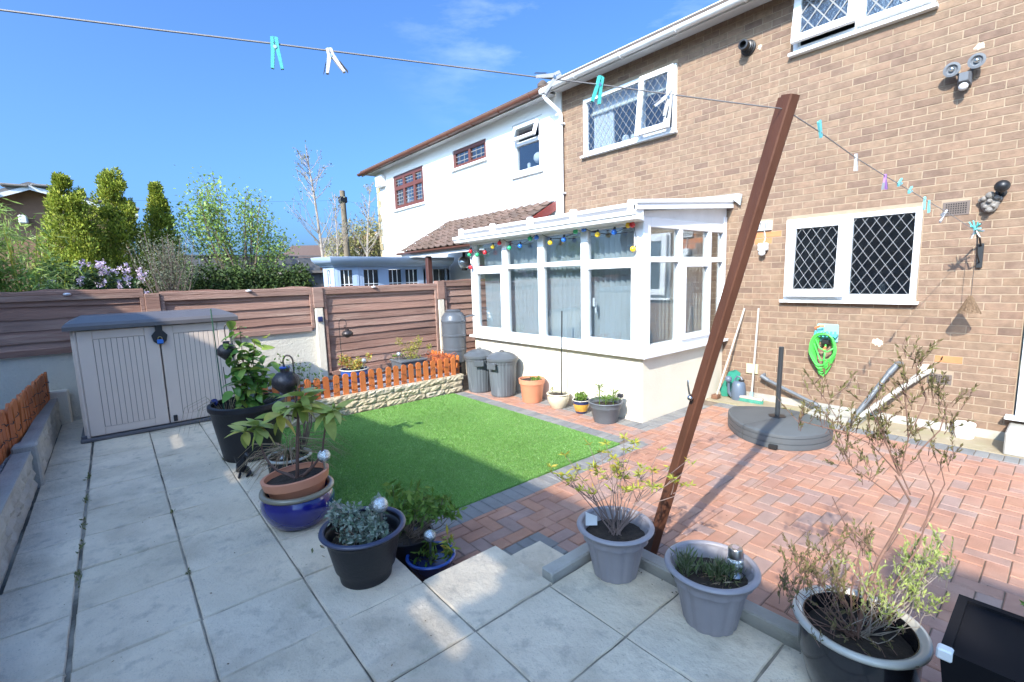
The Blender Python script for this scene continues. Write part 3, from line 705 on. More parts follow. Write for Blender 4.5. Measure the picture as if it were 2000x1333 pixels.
# upper left window
uw = put(frame_bars(MB(), -5.32, -3.683, 3.53, 4.385, .055, 6.075, 6.15), "window", upvc, house)
put(MB().cbox(-4.262, -4.20, 6.076, 6.149, 3.58, 4.33, .004), "mullion", upvc, uw)
glazing(uw, -5.23, -4.258, 3.588, 4.335, 6.10, glass_m, (.112, .150))
hm = hinge_top(-3.95, 6.07, 4.36, .13)
put(frame_bars(MB(), -4.235, -3.70, 3.545, 4.37, .075, 6.03, 6.08, hm), "sash", upvc, uw)
glazing(uw, -4.16, -3.775, 3.62, 4.295, 6.055, glass_m, (.112, .150), hm)
put(MB().cbox(-5.355, -3.66, 6.03, 6.13, 3.495, 3.528, .004), "sill", upvc, uw)
room(uw, -5.32, -3.68, 3.53, 4.38, blue_room_m)
put(MB().box(-5.25, -3.72, 6.235, 6.245, 4.17, 4.45), "roller_blind", curtain_m, uw)
put(MB().rod((-5.25, 6.22, 4.165), (-3.72, 6.22, 4.165), .022, 8), "blind_roller", cream_blind_m, uw)
b = MB()
for i in range(10): x = -5.22 + i * .038; b.tube([(x, 6.26 + .015 * (i % 2), 4.3), (x + .004, 6.265, 3.9), (x, 6.26 + .02 * (i % 2), 3.5)], [.022, .026, .03], 7)
put(b, "curtain", curtain_m, uw, smooth=True)
put(MB().lathe([(0, 0), (.05, 0), (.055, .10), (.03, .13), (0, .14)], (-4.62, 6.25, 3.585), 12).box(-4.52, -4.44, 6.24, 6.3, 3.59, 3.70), "ornament", curtain_m, uw)
# top right window with obscure glass
tw = put(frame_bars(MB(), -2.25, -1.055, 3.995, 4.74, .05, 6.075, 6.15), "window", upvc, house)
put(MB().cbox(-1.68, -1.63, 6.076, 6.149, 4.045, 4.69, .004), "mullion", upvc, tw)
hm = hinge_top(-1.9, 6.07, 4.7, .12)
put(frame_bars(MB(), -2.235, -1.645, 4.05, 4.72, .075, 6.03, 6.08, hm), "sash", upvc, tw)
glazing(tw, -2.16, -1.72, 4.125, 4.645, 6.055, obsc_m, (.15, .2), hm, .013)
hm = hinge_top(-1.3, 6.07, 4.7, .03)
put(frame_bars(MB(), -1.64, -1.07, 4.02, 4.72, .06, 6.04, 6.09, hm), "sash", upvc, tw)
glazing(tw, -1.575, -1.135, 4.085, 4.65, 6.06, obsc_m, (.15, .2), hm, .013)
put(MB().cbox(-2.285, -1.03, 6.03, 6.13, 3.958, 3.992, .004), "sill", upvc, tw)
room(tw, -2.25, -1.05, 4.0, 4.7, interior_m)
# door at the right-hand end with its cill and step
dr = put(frame_bars(MB(), -.262, .75, .262, 2.34, .075, 6.06, 6.15), "door", upvc, house)
put(MB().cbox(-.187, .675, 6.075, 6.14, .337, 2.265, .006), "door_panel", upvc, dr)
put(MB().cbox(-.325, .8, 5.985, 6.13, .232, .258, .004), "sill", upvc, dr)
put(MB().cbox(-.292, .8, 5.66, 6.085, .0, .196, .01), "door_step", conc_m, house)
# airbricks, old boss hole patch
def airbrick(x0, x1, z0, z1, nx, nz, mat=vent_m):
    v = put(MB().cbox(x0 + .003, x1 - .003, 6.094, 6.14, z0 + .003, z1 - .003, .002), "air_vent", mat, house)
    b = MB(); dx = (x1 - x0 - .04) / nx; dz = (z1 - z0 - .03) / nz
    for i in range(nx):
        for j in range(nz): b.box(x0 + .02 + (i + .22) * dx, x0 + .02 + (i + .78) * dx, 6.0925, 6.10, z0 + .015 + (j + .2) * dz, z0 + .015 + (j + .8) * dz)
    put(b, "vent_hole", hole_m, v)
airbrick(*VENTS[0], 9, 5); airbrick(*VENTS[1], 9, 4); 
v = put(MB().cbox(-2.562, -2.398, 6.07, 6.13, 2.09, 2.198, .004), "air_vent", upvc_dull, house)
b = MB()
for i in range(7): b.box(-2.545 + i * .020, -2.537 + i * .020, 6.068, 6.075, 2.105, 2.185)
put(b, "vent_hole", hole_m, v)
def blob_patch(cx, cz, rx, rz, mat, name="mortar_patch"):
    n = 22; vs = [(cx, 6.0885, cz)]; 
    for i in range(n):
        a = 2 * PI * i / n; k = rnd.uniform(.6, 1.15); vs.append((cx + rx * k * math.cos(a), 6.0985, cz + rz * k * math.sin(a)))
    vs2 = [(x, 6.106, z) for x, _, z in vs[1:]]
    fs = [(0, 1 + (i + 1) % n, 1 + i) for i in range(n)] + [(1 + i, 1 + (i + 1) % n, n + 1 + (i + 1) % n, n + 1 + i) for i in range(n)]
    put(MB().add(vs + vs2, fs), name, mat, house)
patch_m = M("pale_filler", (.62, .52, .40), .95, .15, 20, .6, 60)
blob_patch(-1.30, .83, .055, .045, patch_m); blob_patch(-.905, .60, .06, .05, patch_m); blob_patch(-2.62, 4.20, .025, .03, patch_m); blob_patch(-.73, 3.52, .04, .035, patch_m)
put(MB().cbox(-2.63, -2.49, 6.078, 6.0985, .33, .45, .003), "access_plate", yellowpl, house)
# eaves: soffit, fascia, gutter, downpipe, roof
put(MB().box(-5.86, 1.3, 5.845, 6.25, 4.655, 4.668), "soffit", soffit_m, house)
put(MB().box(-5.86, 1.3, 5.825, 5.843, 4.60, 4.765), "fascia", soffit_m, house)
def gutter(x0, x1, y, z, r, mat, parent, name="gutter"):
    n = 10; vs = []; 
    for x in (x0, x1):
        for rr in (r, r - .004):
            for i in range(n + 1): a = PI + PI * i / n; vs.append((x, y + rr * math.cos(a), z + rr * math.sin(a) * .95))
    k = n + 1; fs = []
    for i in range(n): fs += [(i, i + 1, 2 * k + i + 1, 2 * k + i), (k + i, 3 * k + i, 3 * k + i + 1, k + i + 1)]
    fs += [(0, 2 * k, 3 * k, k), (n, k + n, 3 * k + n, 2 * k + n)]
    fs += [(i, k + i, k + i + 1, i + 1) for i in range(n)] + [(2 * k + i, 2 * k + i + 1, 3 * k + i + 1, 3 * k + i) for i in range(n)]
    return put(MB().add(vs, fs), name, mat, parent, smooth=True)
gt = gutter(-5.92, 1.3, 5.765, 4.655, .056, upvc_dull, house)
b = MB()
for x in (-5.2, -4.35, -3.5, -2.65, -1.8): b.tube([(x, 5.765 + .061 * math.cos(a), 4.657 + .061 * math.sin(a)) for a in [PI + PI * i / 8 for i in range(9)]], .009, 6)
put(b, "gutter_bracket", upvc_dull, gt)
b = MB().tube([(-5.88, 5.765, 4.62), (-5.88, 5.765, 4.54), (-5.86, 5.78, 4.50), (-5.79, 6.0, 4.34), (-5.775, 6.04, 4.28), (-5.775, 6.045, 4.20), (-5.775, 6.045, 2.4)], .033, 12)
b.cbox(-5.945, -5.815, 5.70, 5.83, 4.575, 4.645, .012)
dp = put(b, "downpipe", upvc, house, smooth=True)
put(MB().cbox(-5.825, -5.725, 6.0, 6.10, 4.12, 4.15, .004).cbox(-5.825, -5.725, 6.0, 6.10, 3.0, 3.03, .004), "pipe_clip", upvc, dp)
def slope_roof(x0, x1, y0, z0, y1, z1, th, mat, parent, name="roof"):
    return put(MB().add([(x0, y0, z0), (x1, y0, z0), (x1, y1, z1), (x0, y1, z1), (x0, y0, z0 + th), (x1, y0, z0 + th), (x1, y1, z1 + th), (x0, y1, z1 + th)],
                        [(0, 3, 2, 1), (4, 5, 6, 7), (0, 1, 5, 4), (1, 2, 6, 5), (2, 3, 7, 6), (3, 0, 4, 7)]), name, mat, parent)
slope_roof(-5.86, 2.4, 5.80, 4.70, 9.6, 6.4, .04, dark_tile_m, house)
slope_roof(-5.86, 2.4, 13.4, 4.70, 9.6, 6.4, .04, dark_tile_m, house)

# ------------------------------------------------------------------ neighbour's white house
nh = thing("rendered_house", "white rendered house with brown gutter and brown framed windows", "house", (-9.4, 6.1, 0))
NO = [(-12.0, -10.425, 3.505, 4.375), (-9.11, -7.90, 4.02, 4.41), (-7.075, -6.265, 3.50, 4.43)]
mb = MB()
for (a, b_, c, d) in cells(-13.0, -5.805, -.05, 4.70, NO): mb.box(a, b_, 6.085, 6.25, c, d)
mb.box(-13.0, -12.85, 6.2505, 13, -.05, 4.7)
nwall = put(mb, "wall", white_render_m, nh)
b = MB()
for i in range(22):
    z = .1 + i * .2; w = .12 if i % 2 else .20
    b.cbox(-13.02, -13.02 + w, 6.07, 6.12, z, z + .19, .006)
put(b, "quoin", M("buff_quoin", (.50, .38, .20), .9, .2, 6), nh)
def nwin(x0, x1, z0, z1, fm, fw, cols, rows, lead=True, sillm=upvc):
    """cols: x splits (fractions); rows: z splits"""
    w = put(frame_bars(MB(), x0 + .003, x1 - .003, z0 + .003, z1 - .003, fw, 6.10, 6.17), "window", fm, nh)
    b = MB()
    for f in cols: x = x0 + (x1 - x0) * f; b.cbox(x - fw * .5, x + fw * .5, 6.098, 6.165, z0 + fw * .9, z1 - fw * .9, .004)
    for f in rows: z = z0 + (z1 - z0) * f; b.cbox(x0 + fw * .9, x1 - fw * .9, 6.096, 6.163, z - fw * .5, z + fw * .5, .004)
    if b.v: put(b, "transom", fm, w)
    X = [x0] + [x0 + (x1 - x0) * f for f in cols] + [x1]; Z = [z0] + [z0 + (z1 - z0) * f for f in rows] + [z1]
    for i in range(len(X) - 1):
        for j in range(len(Z) - 1):
            put(MB().box(X[i] + fw * .4, X[i + 1] - fw * .4, 6.13, 6.136, Z[j] + fw * .4, Z[j + 1] - fw * .4), "pane", glass_m, w)
            if lead:
                l = MB(); squares(l, X[i] + fw * .5, X[i + 1] - fw * .5, Z[j] + fw * .5, Z[j + 1] - fw * .5, 6.129, 3, 5 if (Z[j + 1] - Z[j]) > .4 else 3, .014); put(l, "leading", came_m, w)
    put(MB().cbox(x0 - .05, x1 + .05, 6.02, 6.14, z0 - .05, z0 - .003, .006), "sill", sillm, w)
    room(w, x0, x1, z0, z1, blue_room_m, 1.4, 6.252); return w
w1 = nwin(-12.0, -10.425, 3.505, 4.375, brown_frame, .10, (.345, .69), (.62,))
put(MB().box(-11.9, -11.5, 6.3, 6.31, 3.5, 4.0), "net_curtain", curtain_m, w1)
w2 = nwin(-9.11, -7.90, 4.02, 4.41, brown_frame, .075, (.5,), ())
w3 = put(frame_bars(MB(), -7.07, -6.27, 3.505, 4.425, .09, 6.09, 6.17), "window", upvc, nh)
put(MB().cbox(-6.98, -6.36, 6.091, 6.165, 4.03, 4.10, .005), "transom", upvc, w3)
put(MB().box(-6.99, -6.35, 6.13, 6.136, 3.59, 4.04), "pane", glass_m, w3)
hm = hinge_top(-6.7, 6.09, 4.36, .35)
put(frame_bars(MB(), -6.99, -6.34, 4.07, 4.36, .06, 6.04, 6.085, hm), "sash", upvc, w3)
put(MB().box(-6.93, -6.40, 6.06, 6.066, 4.13, 4.30, hm), "pane", glass_m, w3)
put(MB().cbox(-7.1, -6.24, 6.03, 6.13, 3.465, 3.503, .006), "sill", upvc, w3)
room(w3, -7.07, -6.27, 3.5, 4.42, blue_room_m, 1.4, 6.252)
put(MB().ball((-6.55, 6.26, 3.78), .10, 10).lathe([(0, 0), (.03, 0), (.035, .14), (0, .16)], (-6.86, 6.3, 3.60), 12), "ornament", curtain_m, w3, smooth=True)
put(MB().box(-13.4, -5.93, 5.845, 6.35, 4.64, 4.652), "soffit", soffit_m, nh)
put(MB().box(-13.4, -5.93, 5.825, 5.843, 4.585, 4.74), "fascia", soffit_m, nh)
g2 = gutter(-13.45, -5.96, 5.765, 4.655, .062, brown_gutter, nh)
b = MB()
for i in range(9): x = -13.0 + i * .85; b.tube([(x, 5.765 + .066 * math.cos(a), 4.657 + .066 * math.sin(a)) for a in [PI + PI * j / 8 for j in range(9)]], .009, 6)
put(b, "gutter_bracket", brown_gutter, g2)
slope_roof(-13.45, -5.88, 5.80, 4.69, 9.6, 6.4, .05, tile_m, nh)
slope_roof(-13.45, -5.88, 13.4, 4.69, 9.6, 6.4, .05, tile_m, nh)
put(MB().lathe([(0, .0), (.09, 0), (.09, .25), (.12, .26), (.12, .33), (.05, .40), (0, .40)], (-8.2, 8.0, 5.62), 14), "chimney_vent", dark_tile_m, nh)
ab = MB().cbox(-12.80, -12.42, 5.93, 6.083, 4.20, 4.50, .03); put(ab, "alarm_box", alarm_m, nh)
# lean-to porch on the white house
porch = slope_roof(-9.30, -6.0, 4.86, 2.185, 6.083, 2.86, .03, dark_tile_m, nh, "porch_roof")
tl = MB()
ang_ = math.atan2(2.86 - 2.185, 6.083 - 4.86)
tme = None
for r in range(8):
    for c in range(15):
        t0 = r / 8; y = 4.80 + (6.06 - 4.80) * t0; z = 2.195 + .035 + (2.86 - 2.185) * (r / 8) * (1.26 / 1.223)
        if tme is None:
            q = MB(); n = 8; L = .175; W = .224
            vs = []
            for yy in (0, L):
                for i in range(n + 1):
                    f = i / n; h = .030 * max(0, math.sin(PI * min(1, f / .42))) if f < .42 else .004 * math.sin(PI * (f - .42) / .58) * -1
                    vs.append(((f - .5) * W, yy, h + (.012 if yy == 0 else 0)))
            vs += [(x, yy, zz - .016) for (x, yy, zz) in vs[:n + 1]]
            q.add(vs, [(i, i + 1, n + 2 + i, n + 1 + i) for i in range(n)] + [(i + 1, i, 2 * n + 2 + i, 2 * n + 3 + i) for i in range(n)])
            tme = bpy.data.meshes.new("roof_tile"); tme.from_pydata(q.v, [], q.f); tme.materials.append(tile_m); tme.update()
        o = bpy.data.objects.new("roof_tile", tme); COL.objects.link(o); o.parent = porch
        o.location = Vector((-9.19 + c * .2215, y + rnd.gauss(0, .003), z + rnd.gauss(0, .002))) - nh.location
        o.rotation_euler = (ang_ - .02, 0, rnd.gauss(0, .006))
put(MB().box(-9.32, -5.98, 4.81, 4.845, 2.09, 2.20), "porch_fascia", soffit_m, nh)
gutter(-9.38, -5.95, 4.765, 2.20, .05, brown_gutter, nh, "porch_gutter")
b = MB(); b.add([(-5.985, 4.80, 2.20), (-5.955, 4.80, 2.20), (-5.955, 6.08, 2.915), (-5.985, 6.08, 2.915), (-5.985, 4.80, 2.06), (-5.955, 4.80, 2.06), (-5.955, 6.08, 2.76), (-5.985, 6.08, 2.76)],
                [(0, 1, 2, 3), (4, 7, 6, 5), (0, 4, 5, 1), (1, 5, 6, 2), (2, 6, 7, 3), (3, 7, 4, 0)])
put(b, "verge_board", M("maroon_verge_paint", (.20, .035, .03), .4, .15, 8), nh)
b = MB()
for i in range(22): x = -9.25 + i * .15; b.add([(x, 6.05, 2.88), (x + .15, 6.05, 2.88 + rnd.uniform(-.01, .01)), (x + .15, 6.083, 2.93 + rnd.uniform(0, .03)), (x, 6.083, 2.93 + rnd.uniform(0, .03))], [(0, 1, 2, 3)])
put(b, "flashing", lead_m, nh)
put(MB().cbox(-8.42, -8.32, 4.86, 4.96, -.05, 2.09, .008), "porch_post", M("dark_brown_post", (.085, .035, .03), .5, .15, 8), nh)
put(MB().tube([(-6.05, 6.02, 4.0), (-6.05, 6.02, 2.9)], .001, 4), "hook_wire", black_metal, nh) if False else None
# ------------------------------------------------------------------ conservatory
cons = thing("conservatory", "white framed lean-to conservatory with cream dwarf wall and grey vertical blinds", "conservatory", (-4.5, 5.2, 0))
CX0, CX1, CY = -6.06, -2.95, 4.30
put(MB().box(CX0 + .03, CX1, CY + .005, CY + .14, -.04, .715).box(CX1 - .13, CX1 - .001, CY + .14, 6.09, -.041, .716).box(CX0 + .03, CX0 + .16, CY + .14, 6.09, -.041, .716), "dwarf_wall", render_m, cons)
put(MB().box(CX0 + .16, CX1 - .13, CY + .14, 6.09, .02, .06), "floor", conc_m, cons)
b = MB().cbox(CX0 - .02, CX1 + .075, CY - .075, CY + .14, .717, .752, .006).cbox(CX1 - .14, CX1 + .0745, CY + .14, 6.095, .7172, .7518, .006)
csill = put(b, "sill", upvc, cons)
# front frame: posts, mullions, head, transom
FY0, FY1 = CY - .005, CY + .065
b = MB()
b.cbox(CX1 - .115, CX1 + .015, CY - .015, CY + .115, .753, 2.20, .008)
put(b, "corner_post", upvc, cons)
b = MB().cbox(CX0, CX0 + .10, CY - .012, CY + .10, .753, 2.20, .008); put(b, "end_post", upvc, cons)
for x in (-5.245, -4.51, -3.765): put(MB().cbox(x - .055, x + .055, FY0, FY1, .753, 2.17, .006), "mullion", upvc, cons)
put(MB().cbox(CX0 + .1, CX1 - .11, FY0 - .004, FY1, .7535, .845, .006), "bottom_rail", upvc, cons)
put(MB().cbox(CX0 + .1, CX1 - .11, FY0 - .003, FY1, 1.735, 1.795, .006), "transom", upvc, cons)
put(MB().cbox(CX0 + .1, CX1 - .11, FY0 - .002, FY1, 2.125, 2.205, .006), "head_rail", upvc, cons)
bays = [(-5.90, -5.30), (-5.19, -4.565), (-4.455, -3.82), (-3.71, -3.07)]
for i, (a, b_) in enumerate(bays):
    put(MB().box(a - .02, b_ + .02, CY + .028, CY + .034, 1.79, 2.13), "pane", cglass_m, cons)
    if i in (0, 3):
        s_ = put(frame_bars(MB(), a - .045, b_ + .045, .83, 1.745, .062, CY - .03, CY + .03), "sash", upvc, cons)
        put(MB().box(a, b_, CY + .006, CY + .012, .87, 1.70), "pane", cglass_m, s_)
    else: put(MB().box(a - .02, b_ + .02, CY + .028, CY + .034, .83, 1.74), "pane", cglass_m, cons)
put(MB().tube([(-3.66, CY + .05, 1.30), (-3.66, CY + .075, 1.30), (-3.658, CY + .08, 1.17)], .012, 8).cbox(-3.675, -3.645, CY + .04, CY + .055, 1.25, 1.35, .003), "window_handle", upvc, cons)
# side frame
SX = CX1
put(MB().cbox(SX - .062, SX + .008, CY + .115, 6.09, .7535, .845, .006), "bottom_rail", upvc, cons)
put(MB().cbox(SX - .062, SX + .008, CY + .115, 6.09, 1.735, 1.795, .006), "transom", upvc, cons)
put(MB().cbox(SX - .062, SX + .009, CY + .115, 6.09, 2.10, 2.205, .006), "head_rail", upvc, cons)
for y in (5.02, 5.68): put(MB().cbox(SX - .0615, SX + .006, y - .042, y + .042, .80, 2.15, .006), "mullion", upvc, cons)
put(MB().cbox(SX - .063, SX + .012, 6.02, 6.094, .753, 2.30, .006), "wall_post", upvc, cons)
ys = [(4.385, 4.985), (5.055, 5.645), (5.715, 6.03)]
for i, (a, b_) in enumerate(ys):
    put(MB().box(SX - .034, SX - .028, a - .03, b_ + .02, 1.79, 2.11), "pane", cglass_side, cons)
    if i == 1:
        s_ = put(MB().cbox(SX - .02, SX + .035, a - .02, a + .05, .835, 1.745, .005).cbox(SX - .02, SX + .035, b_ - .04, b_ + .03, .835, 1.745, .005)
                 .cbox(SX - .019, SX + .034, a + .045, b_ - .035, 1.68, 1.744, .005).cbox(SX - .019, SX + .034, a + .045, b_ - .035, .836, .90, .005), "sash", upvc, cons)
        put(MB().box(SX - .006, SX, a + .03, b_ - .02, .88, 1.70), "pane", cglass_side, s_)
    else: put(MB().box(SX - .034, SX - .028, a - .03, b_ + .02, .83, 1.74), "pane", cglass_side, cons)
# roof
e0, e1, ez0, ez1 = 4.12, 6.09, 2.235, 2.475
roof_m = M("translucent_roof_sheet", (.40, .42, .44), .35, .05, 4, transl=.6)
rf = slope_roof(CX0 - .03, CX1 + .02, e0 + .02, ez0, e1, ez1, .025, roof_m, cons, "roof_panel")
for x in (-6.02, -5.26, -4.49, -3.76, -2.97):
    b = MB(); w = .033; h = .075
    b.add([(x - w, e0, ez0 + .02), (x + w, e0, ez0 + .02), (x + w, e1, ez1 + .02), (x - w, e1, ez1 + .02), (x - w * .4, e0, ez0 + .02 + h), (x + w * .4, e0, ez0 + .02 + h), (x + w * .4, e1, ez1 + .02 + h), (x - w * .4, e1, ez1 + .02 + h)],
          [(0, 3, 2, 1), (4, 5, 6, 7), (0, 1, 5, 4), (1, 2, 6, 5), (2, 3, 7, 6), (3, 0, 4, 7)])
    b.cbox(x - .042, x + .042, e0 - .035, e0 + .03, ez0 + .0, ez0 + .125, .014)
    put(b, "glazing_bar", upvc, cons)
b = MB().cbox(CX0 - .03, CX1 + .03, e0 + .03, e0 + .06, ez0 + .062, ez0 + .105, .004).box(CX0 - .03, CX1 + .03, e0 + .055, e0 + .075, ez0 + .026, ez0 + .062); put(b, "sheet_end_bar", upvc_dull, cons)
put(MB().box(CX0 - .03, CX1 + .03, e0 + .022, e0 + .05, ez0 + .026, ez0 + .058), "dark_gap_strip", M("dark_gap_grey", (.20, .20, .21), .6, .1, 6), cons)  # grey strip added so the open gap under the end bar looks dark
b = MB()   # square-line gutter
prof = [(4.175, 2.155), (4.075, 2.16), (4.06, 2.20), (4.045, 2.205), (4.045, 2.245), (4.055, 2.245), (4.055, 2.215), (4.075, 2.20), (4.165, 2.20), (4.175, 2.245), (4.19, 2.245), (4.19, 2.155)]
n = len(prof); vs = [(x, y, z) for x in (CX0 - .10, CX1 + .075) for (y, z) in prof]
b.add(vs, [(i, (i + 1) % n, n + (i + 1) % n, n + i) for i in range(n)] + [tuple(range(n)), tuple(range(2 * n - 1, n - 1, -1))])
b.cbox(CX0 - .02, CX1 + .02, 4.19, 4.30, 2.15, 2.21, .004)
put(b, "gutter", upvc, cons)
# side fascia and the infill triangle
def quadprism_x(x0, x1, pts):   # pts in (y,z)
    n = len(pts); return MB().add([(x0, y, z) for y, z in pts] + [(x1, y, z) for y, z in pts], [tuple(range(n - 1, -1, -1)), tuple(range(n, 2 * n))] + [(i, (i + 1) % n, n + (i + 1) % n, n + i) for i in range(n)])
put(quadprism_x(CX1 + .05, CX1 + .085, [(4.06, 2.25), (6.095, 2.405), (6.095, 2.53), (4.06, 2.345)]), "verge_board", upvc, cons)
put(quadprism_x(CX1 + .06, CX1 + .095, [(4.055, 2.31), (6.097, 2.475), (6.097, 2.505), (4.055, 2.335)]), "verge_trim", upvc, cons)
put(quadprism_x(CX1 - .03, CX1 + .004, [(4.30, 2.20), (6.085, 2.20), (6.085, 2.43), (4.30, 2.26)]), "gable_infill", upvc_dull, cons)
put(quadprism_x(CX1 + .03, CX1 + .068, [(4.06, 2.16), (4.20, 2.16), (4.20, 2.30), (4.06, 2.30)]), "gutter_end_board", upvc, cons)
b = MB(); b.add([(-3.75, 6.075, 2.60), (-2.80, 6.06, 2.57), (-2.74, 6.05, 2.55), (-2.76, 6.05, 2.42), (-2.85, 6.04, 2.50), (-3.75, 6.0, 2.55)], [(0, 1, 5), (1, 4, 5), (1, 2, 3, 4)])
put(b, "lead_flashing", lead_m, cons)
# vertical blinds
sl = MB(); pr_ = [(-.0445, .0), (-.024, .0055), (0, .0075), (.024, .0055), (.0445, 0)]
sl.add([(x, y, z) for z in (-.635, .635) for x, y in pr_], [(i, i + 1, 6 + i, 5 + i) for i in range(4)])
sme = bpy.data.meshes.new("blind_slat"); sme.from_pydata(sl.v, [], sl.f); sme.materials.append(blind_m); sme.update()
for i in range(37):
    x = -5.87 + i * .0775
    o = bpy.data.objects.new("blind_slat", sme); COL.objects.link(o); o.parent = cons
    o.location = Vector((x, 4.475, 1.44)) - cons.location; o.rotation_euler = (rnd.gauss(0, .006), rnd.gauss(0, .004), math.radians(41) + rnd.gauss(0, .06))
for i in range(19):
    y = 4.47 + i * .082
    o = bpy.data.objects.new("blind_slat", sme); COL.objects.link(o); o.parent = cons
    o.location = Vector((-3.11, y, 1.44)) - cons.location; o.rotation_euler = (rnd.gauss(0, .006), rnd.gauss(0, .006), math.radians(22) + rnd.gauss(0, .05))
put(MB().cbox(-5.94, -3.06, 4.45, 4.50, 2.085, 2.115, .003).cbox(-3.135, -3.085, 4.44, 6.0, 2.086, 2.116, .003), "blind_headrail", upvc, cons)
# festoon lights round the conservatory
fest = thing("festoon_lights", "string of red, green, blue and yellow bulbs looped along the conservatory front", "string lights", (-4.5, 4.2, 2.0))
anch = [(-5.99, 1.93), (-5.97, 2.05), (-5.25, 2.17), (-4.50, 2.185), (-3.765, 2.18), (-3.05, 2.15), (-3.03, 1.9)]
wp = [Vector((-5.99, 4.275, 1.80)), Vector((-6.0, 4.275, 1.93)), Vector((-5.97, 4.27, 2.06))]
for (a, b_), s_ in zip(((anch[1], anch[2]), (anch[2], anch[3]), (anch[3], anch[4]), (anch[4], anch[5])), (.13, .12, .11, .10)):
    wp += [Vector((p.x, 4.262, p.z)) for p in arc((a[0], 0, a[1]), (b_[0], 0, b_[1]), s_, 8)][1:]
wp += [Vector((-3.02, 4.262, 2.0)), Vector((-3.02, 4.262, 1.86))]
put(MB().tube(wp, .004, 5), "wire", cable_m, fest)
bl = [("red", -5.965, 2.03), ("green", -6.0, 1.98), ("red", -5.985, 1.79), ("green", -5.80, 1.97), ("red", -5.61, 1.99), ("yellow", -5.42, 2.06), ("red", -5.265, 2.10), ("green", -5.05, 2.02), ("blue", -4.83, 2.03), ("green", -4.63, 2.11),
      ("blue", -4.505, 2.115), ("yellow", -4.26, 2.03), ("blue", -4.03, 2.05), ("green", -3.84, 2.13), ("blue", -3.71, 2.14), ("yellow", -3.51, 2.065), ("blue", -3.28, 2.07), ("yellow", -3.095, 2.125), ("red", -3.045, 2.125), ("yellow", -3.035, 1.875)]
for c, x, z in bl:
    y = 4.235
    q = put(MB().ball((x, y, z), .031, 12), "bulb", bulbs[c], fest, smooth=True)
    put(MB().tube([(x, y + .005, z + .026), (x, y + .012, z + .055)], .012, 8), "lamp_holder", cable_m, q, smooth=True)

# ------------------------------------------------------------------ boundary fence at the back
FX = -6.75
fence = thing("boundary_fence", "brown waney lap fence panels between concrete posts behind the lawn and storage box", "fence", (FX, 1.5, 0))
def board(y0, y1, z0, z1, seed, fx=FX, lap=.02, parent=None, mat=wood_m):
    r2 = random.Random(seed); n = 14; b = MB(); vs = []
    ph = r2.uniform(0, 9); amp = r2.uniform(.004, .014)
    for i in range(n + 1):
        y = y0 + (y1 - y0) * i / n
        wob = amp * math.sin(ph + y * 5.1) + amp * .6 * math.sin(ph * 2 + y * 13) + r2.gauss(0, .002)
        wob2 = amp * .5 * math.sin(ph * 3 + y * 4.3) + r2.gauss(0, .0015)
        vs += [(fx - .006, y, z1 + wob), (fx + .004, y, z1 + wob), (fx + lap, y, z0 + wob2), (fx + lap - .014, y, z0 + wob2)]
    fs = []
    for i in range(n):
        a = i * 4
        for j in range(4): fs.append((a + j, a + (j + 1) % 4, a + 4 + (j + 1) % 4, a + 4 + j))
    fs += [(3, 2, 1, 0), (n * 4, n * 4 + 1, n * 4 + 2, n * 4 + 3)]
    return put(b.add(vs, fs), "board", mat, parent or fence)
def panel(y0, y1, zb, zt, nb_, seed):
    r2 = random.Random(seed); h = (zt - zb) / nb_
    for i in range(nb_):
        board(y0 + .002, y1 - .002, zb + i * h - .02, zb + (i + 1) * h + .018, seed * 20 + i, FX + rnd.uniform(-.003, .003), .022 + r2.uniform(-.003, .006))
    put(MB().cbox(FX - .03, FX + .048, y0, y1, zt - .028, zt + .012, .004), "capping_rail", wood_m, fence)
    put(MB().cbox(FX + .018, FX + .05, y0, y1, zt - .085, zt - .03, .003), "top_batten", wood_m, fence)
    for y in (y0, y1 - .04): put(MB().cbox(FX + .024, FX + .05, y, y + .04, zb + .01, zt - .087, .003), "edge_batten", wood_m, fence)
    put(MB().cbox(FX + .019, FX + .05, y0 + .04, y1 - .04, zb - .03, zb + .035, .003), "bottom_batten", wood_m, fence)
panel(-2.9, -1.30, 1.0, 1.585, 5, 1)
panel(-1.28, .285, 1.0, 1.60, 5, 2)
panel(.425, 2.10, 1.0, 1.55, 5, 3)
panel(2.24, 4.06, .34, 1.545, 11, 4)
panel(4.20, 6.05, .34, 1.59, 11, 5)
for y, zt, zc in ((.355, 1.15, 1.555), (2.17, 1.28, 1.56), (4.13, 1.30, 1.60)):
    put(MB().cbox(FX - .05, FX + .062, y - .055, y + .055, -.05, zt, .01), "concrete_post", render_m, fence)
    put(MB().cbox(FX - .052, FX + .066, y - .068, y + .068, zt + .004, zc, .005), "post_cover", wood_m, fence)
put(MB().cbox(FX + .062, FX + .085, 2.14, 2.20, 1.09, 1.16, .003).cbox(FX + .066, FX + .088, 2.145, 2.195, 1.105, 1.15, .002), "solar_lamp", solar_m, fence)
for y, z in ((-.34, 1.575), (2.98, 1.537), (1.33, 1.545)):
    put(MB().ball((FX + .05, y, z), .034, 8, .5), "shell_light", M("pearl_shell_%d" % int(y * 10 + 9), (.6, .58, .6), .3, .1, 40, coat=.4), fence, smooth=True)
lw = MB().box(FX - .04, FX + .012, -2.9, .30, -.05, .965).box(FX - .04, FX + .012, .41, 2.115, -.051, .968)
tag(lw.build("rendered_wall", rough_render_m), "pale roughcast low wall under the first fence panels", "wall")
tag(MB().box(FX - .03, FX + .015, 2.24, 4.06, -.05, .30).box(FX - .03, FX + .015, 4.2, 6.0, -.05, .30).build("gravel_board", render_m), "cream concrete gravel board under the full height fence panels", "wall")

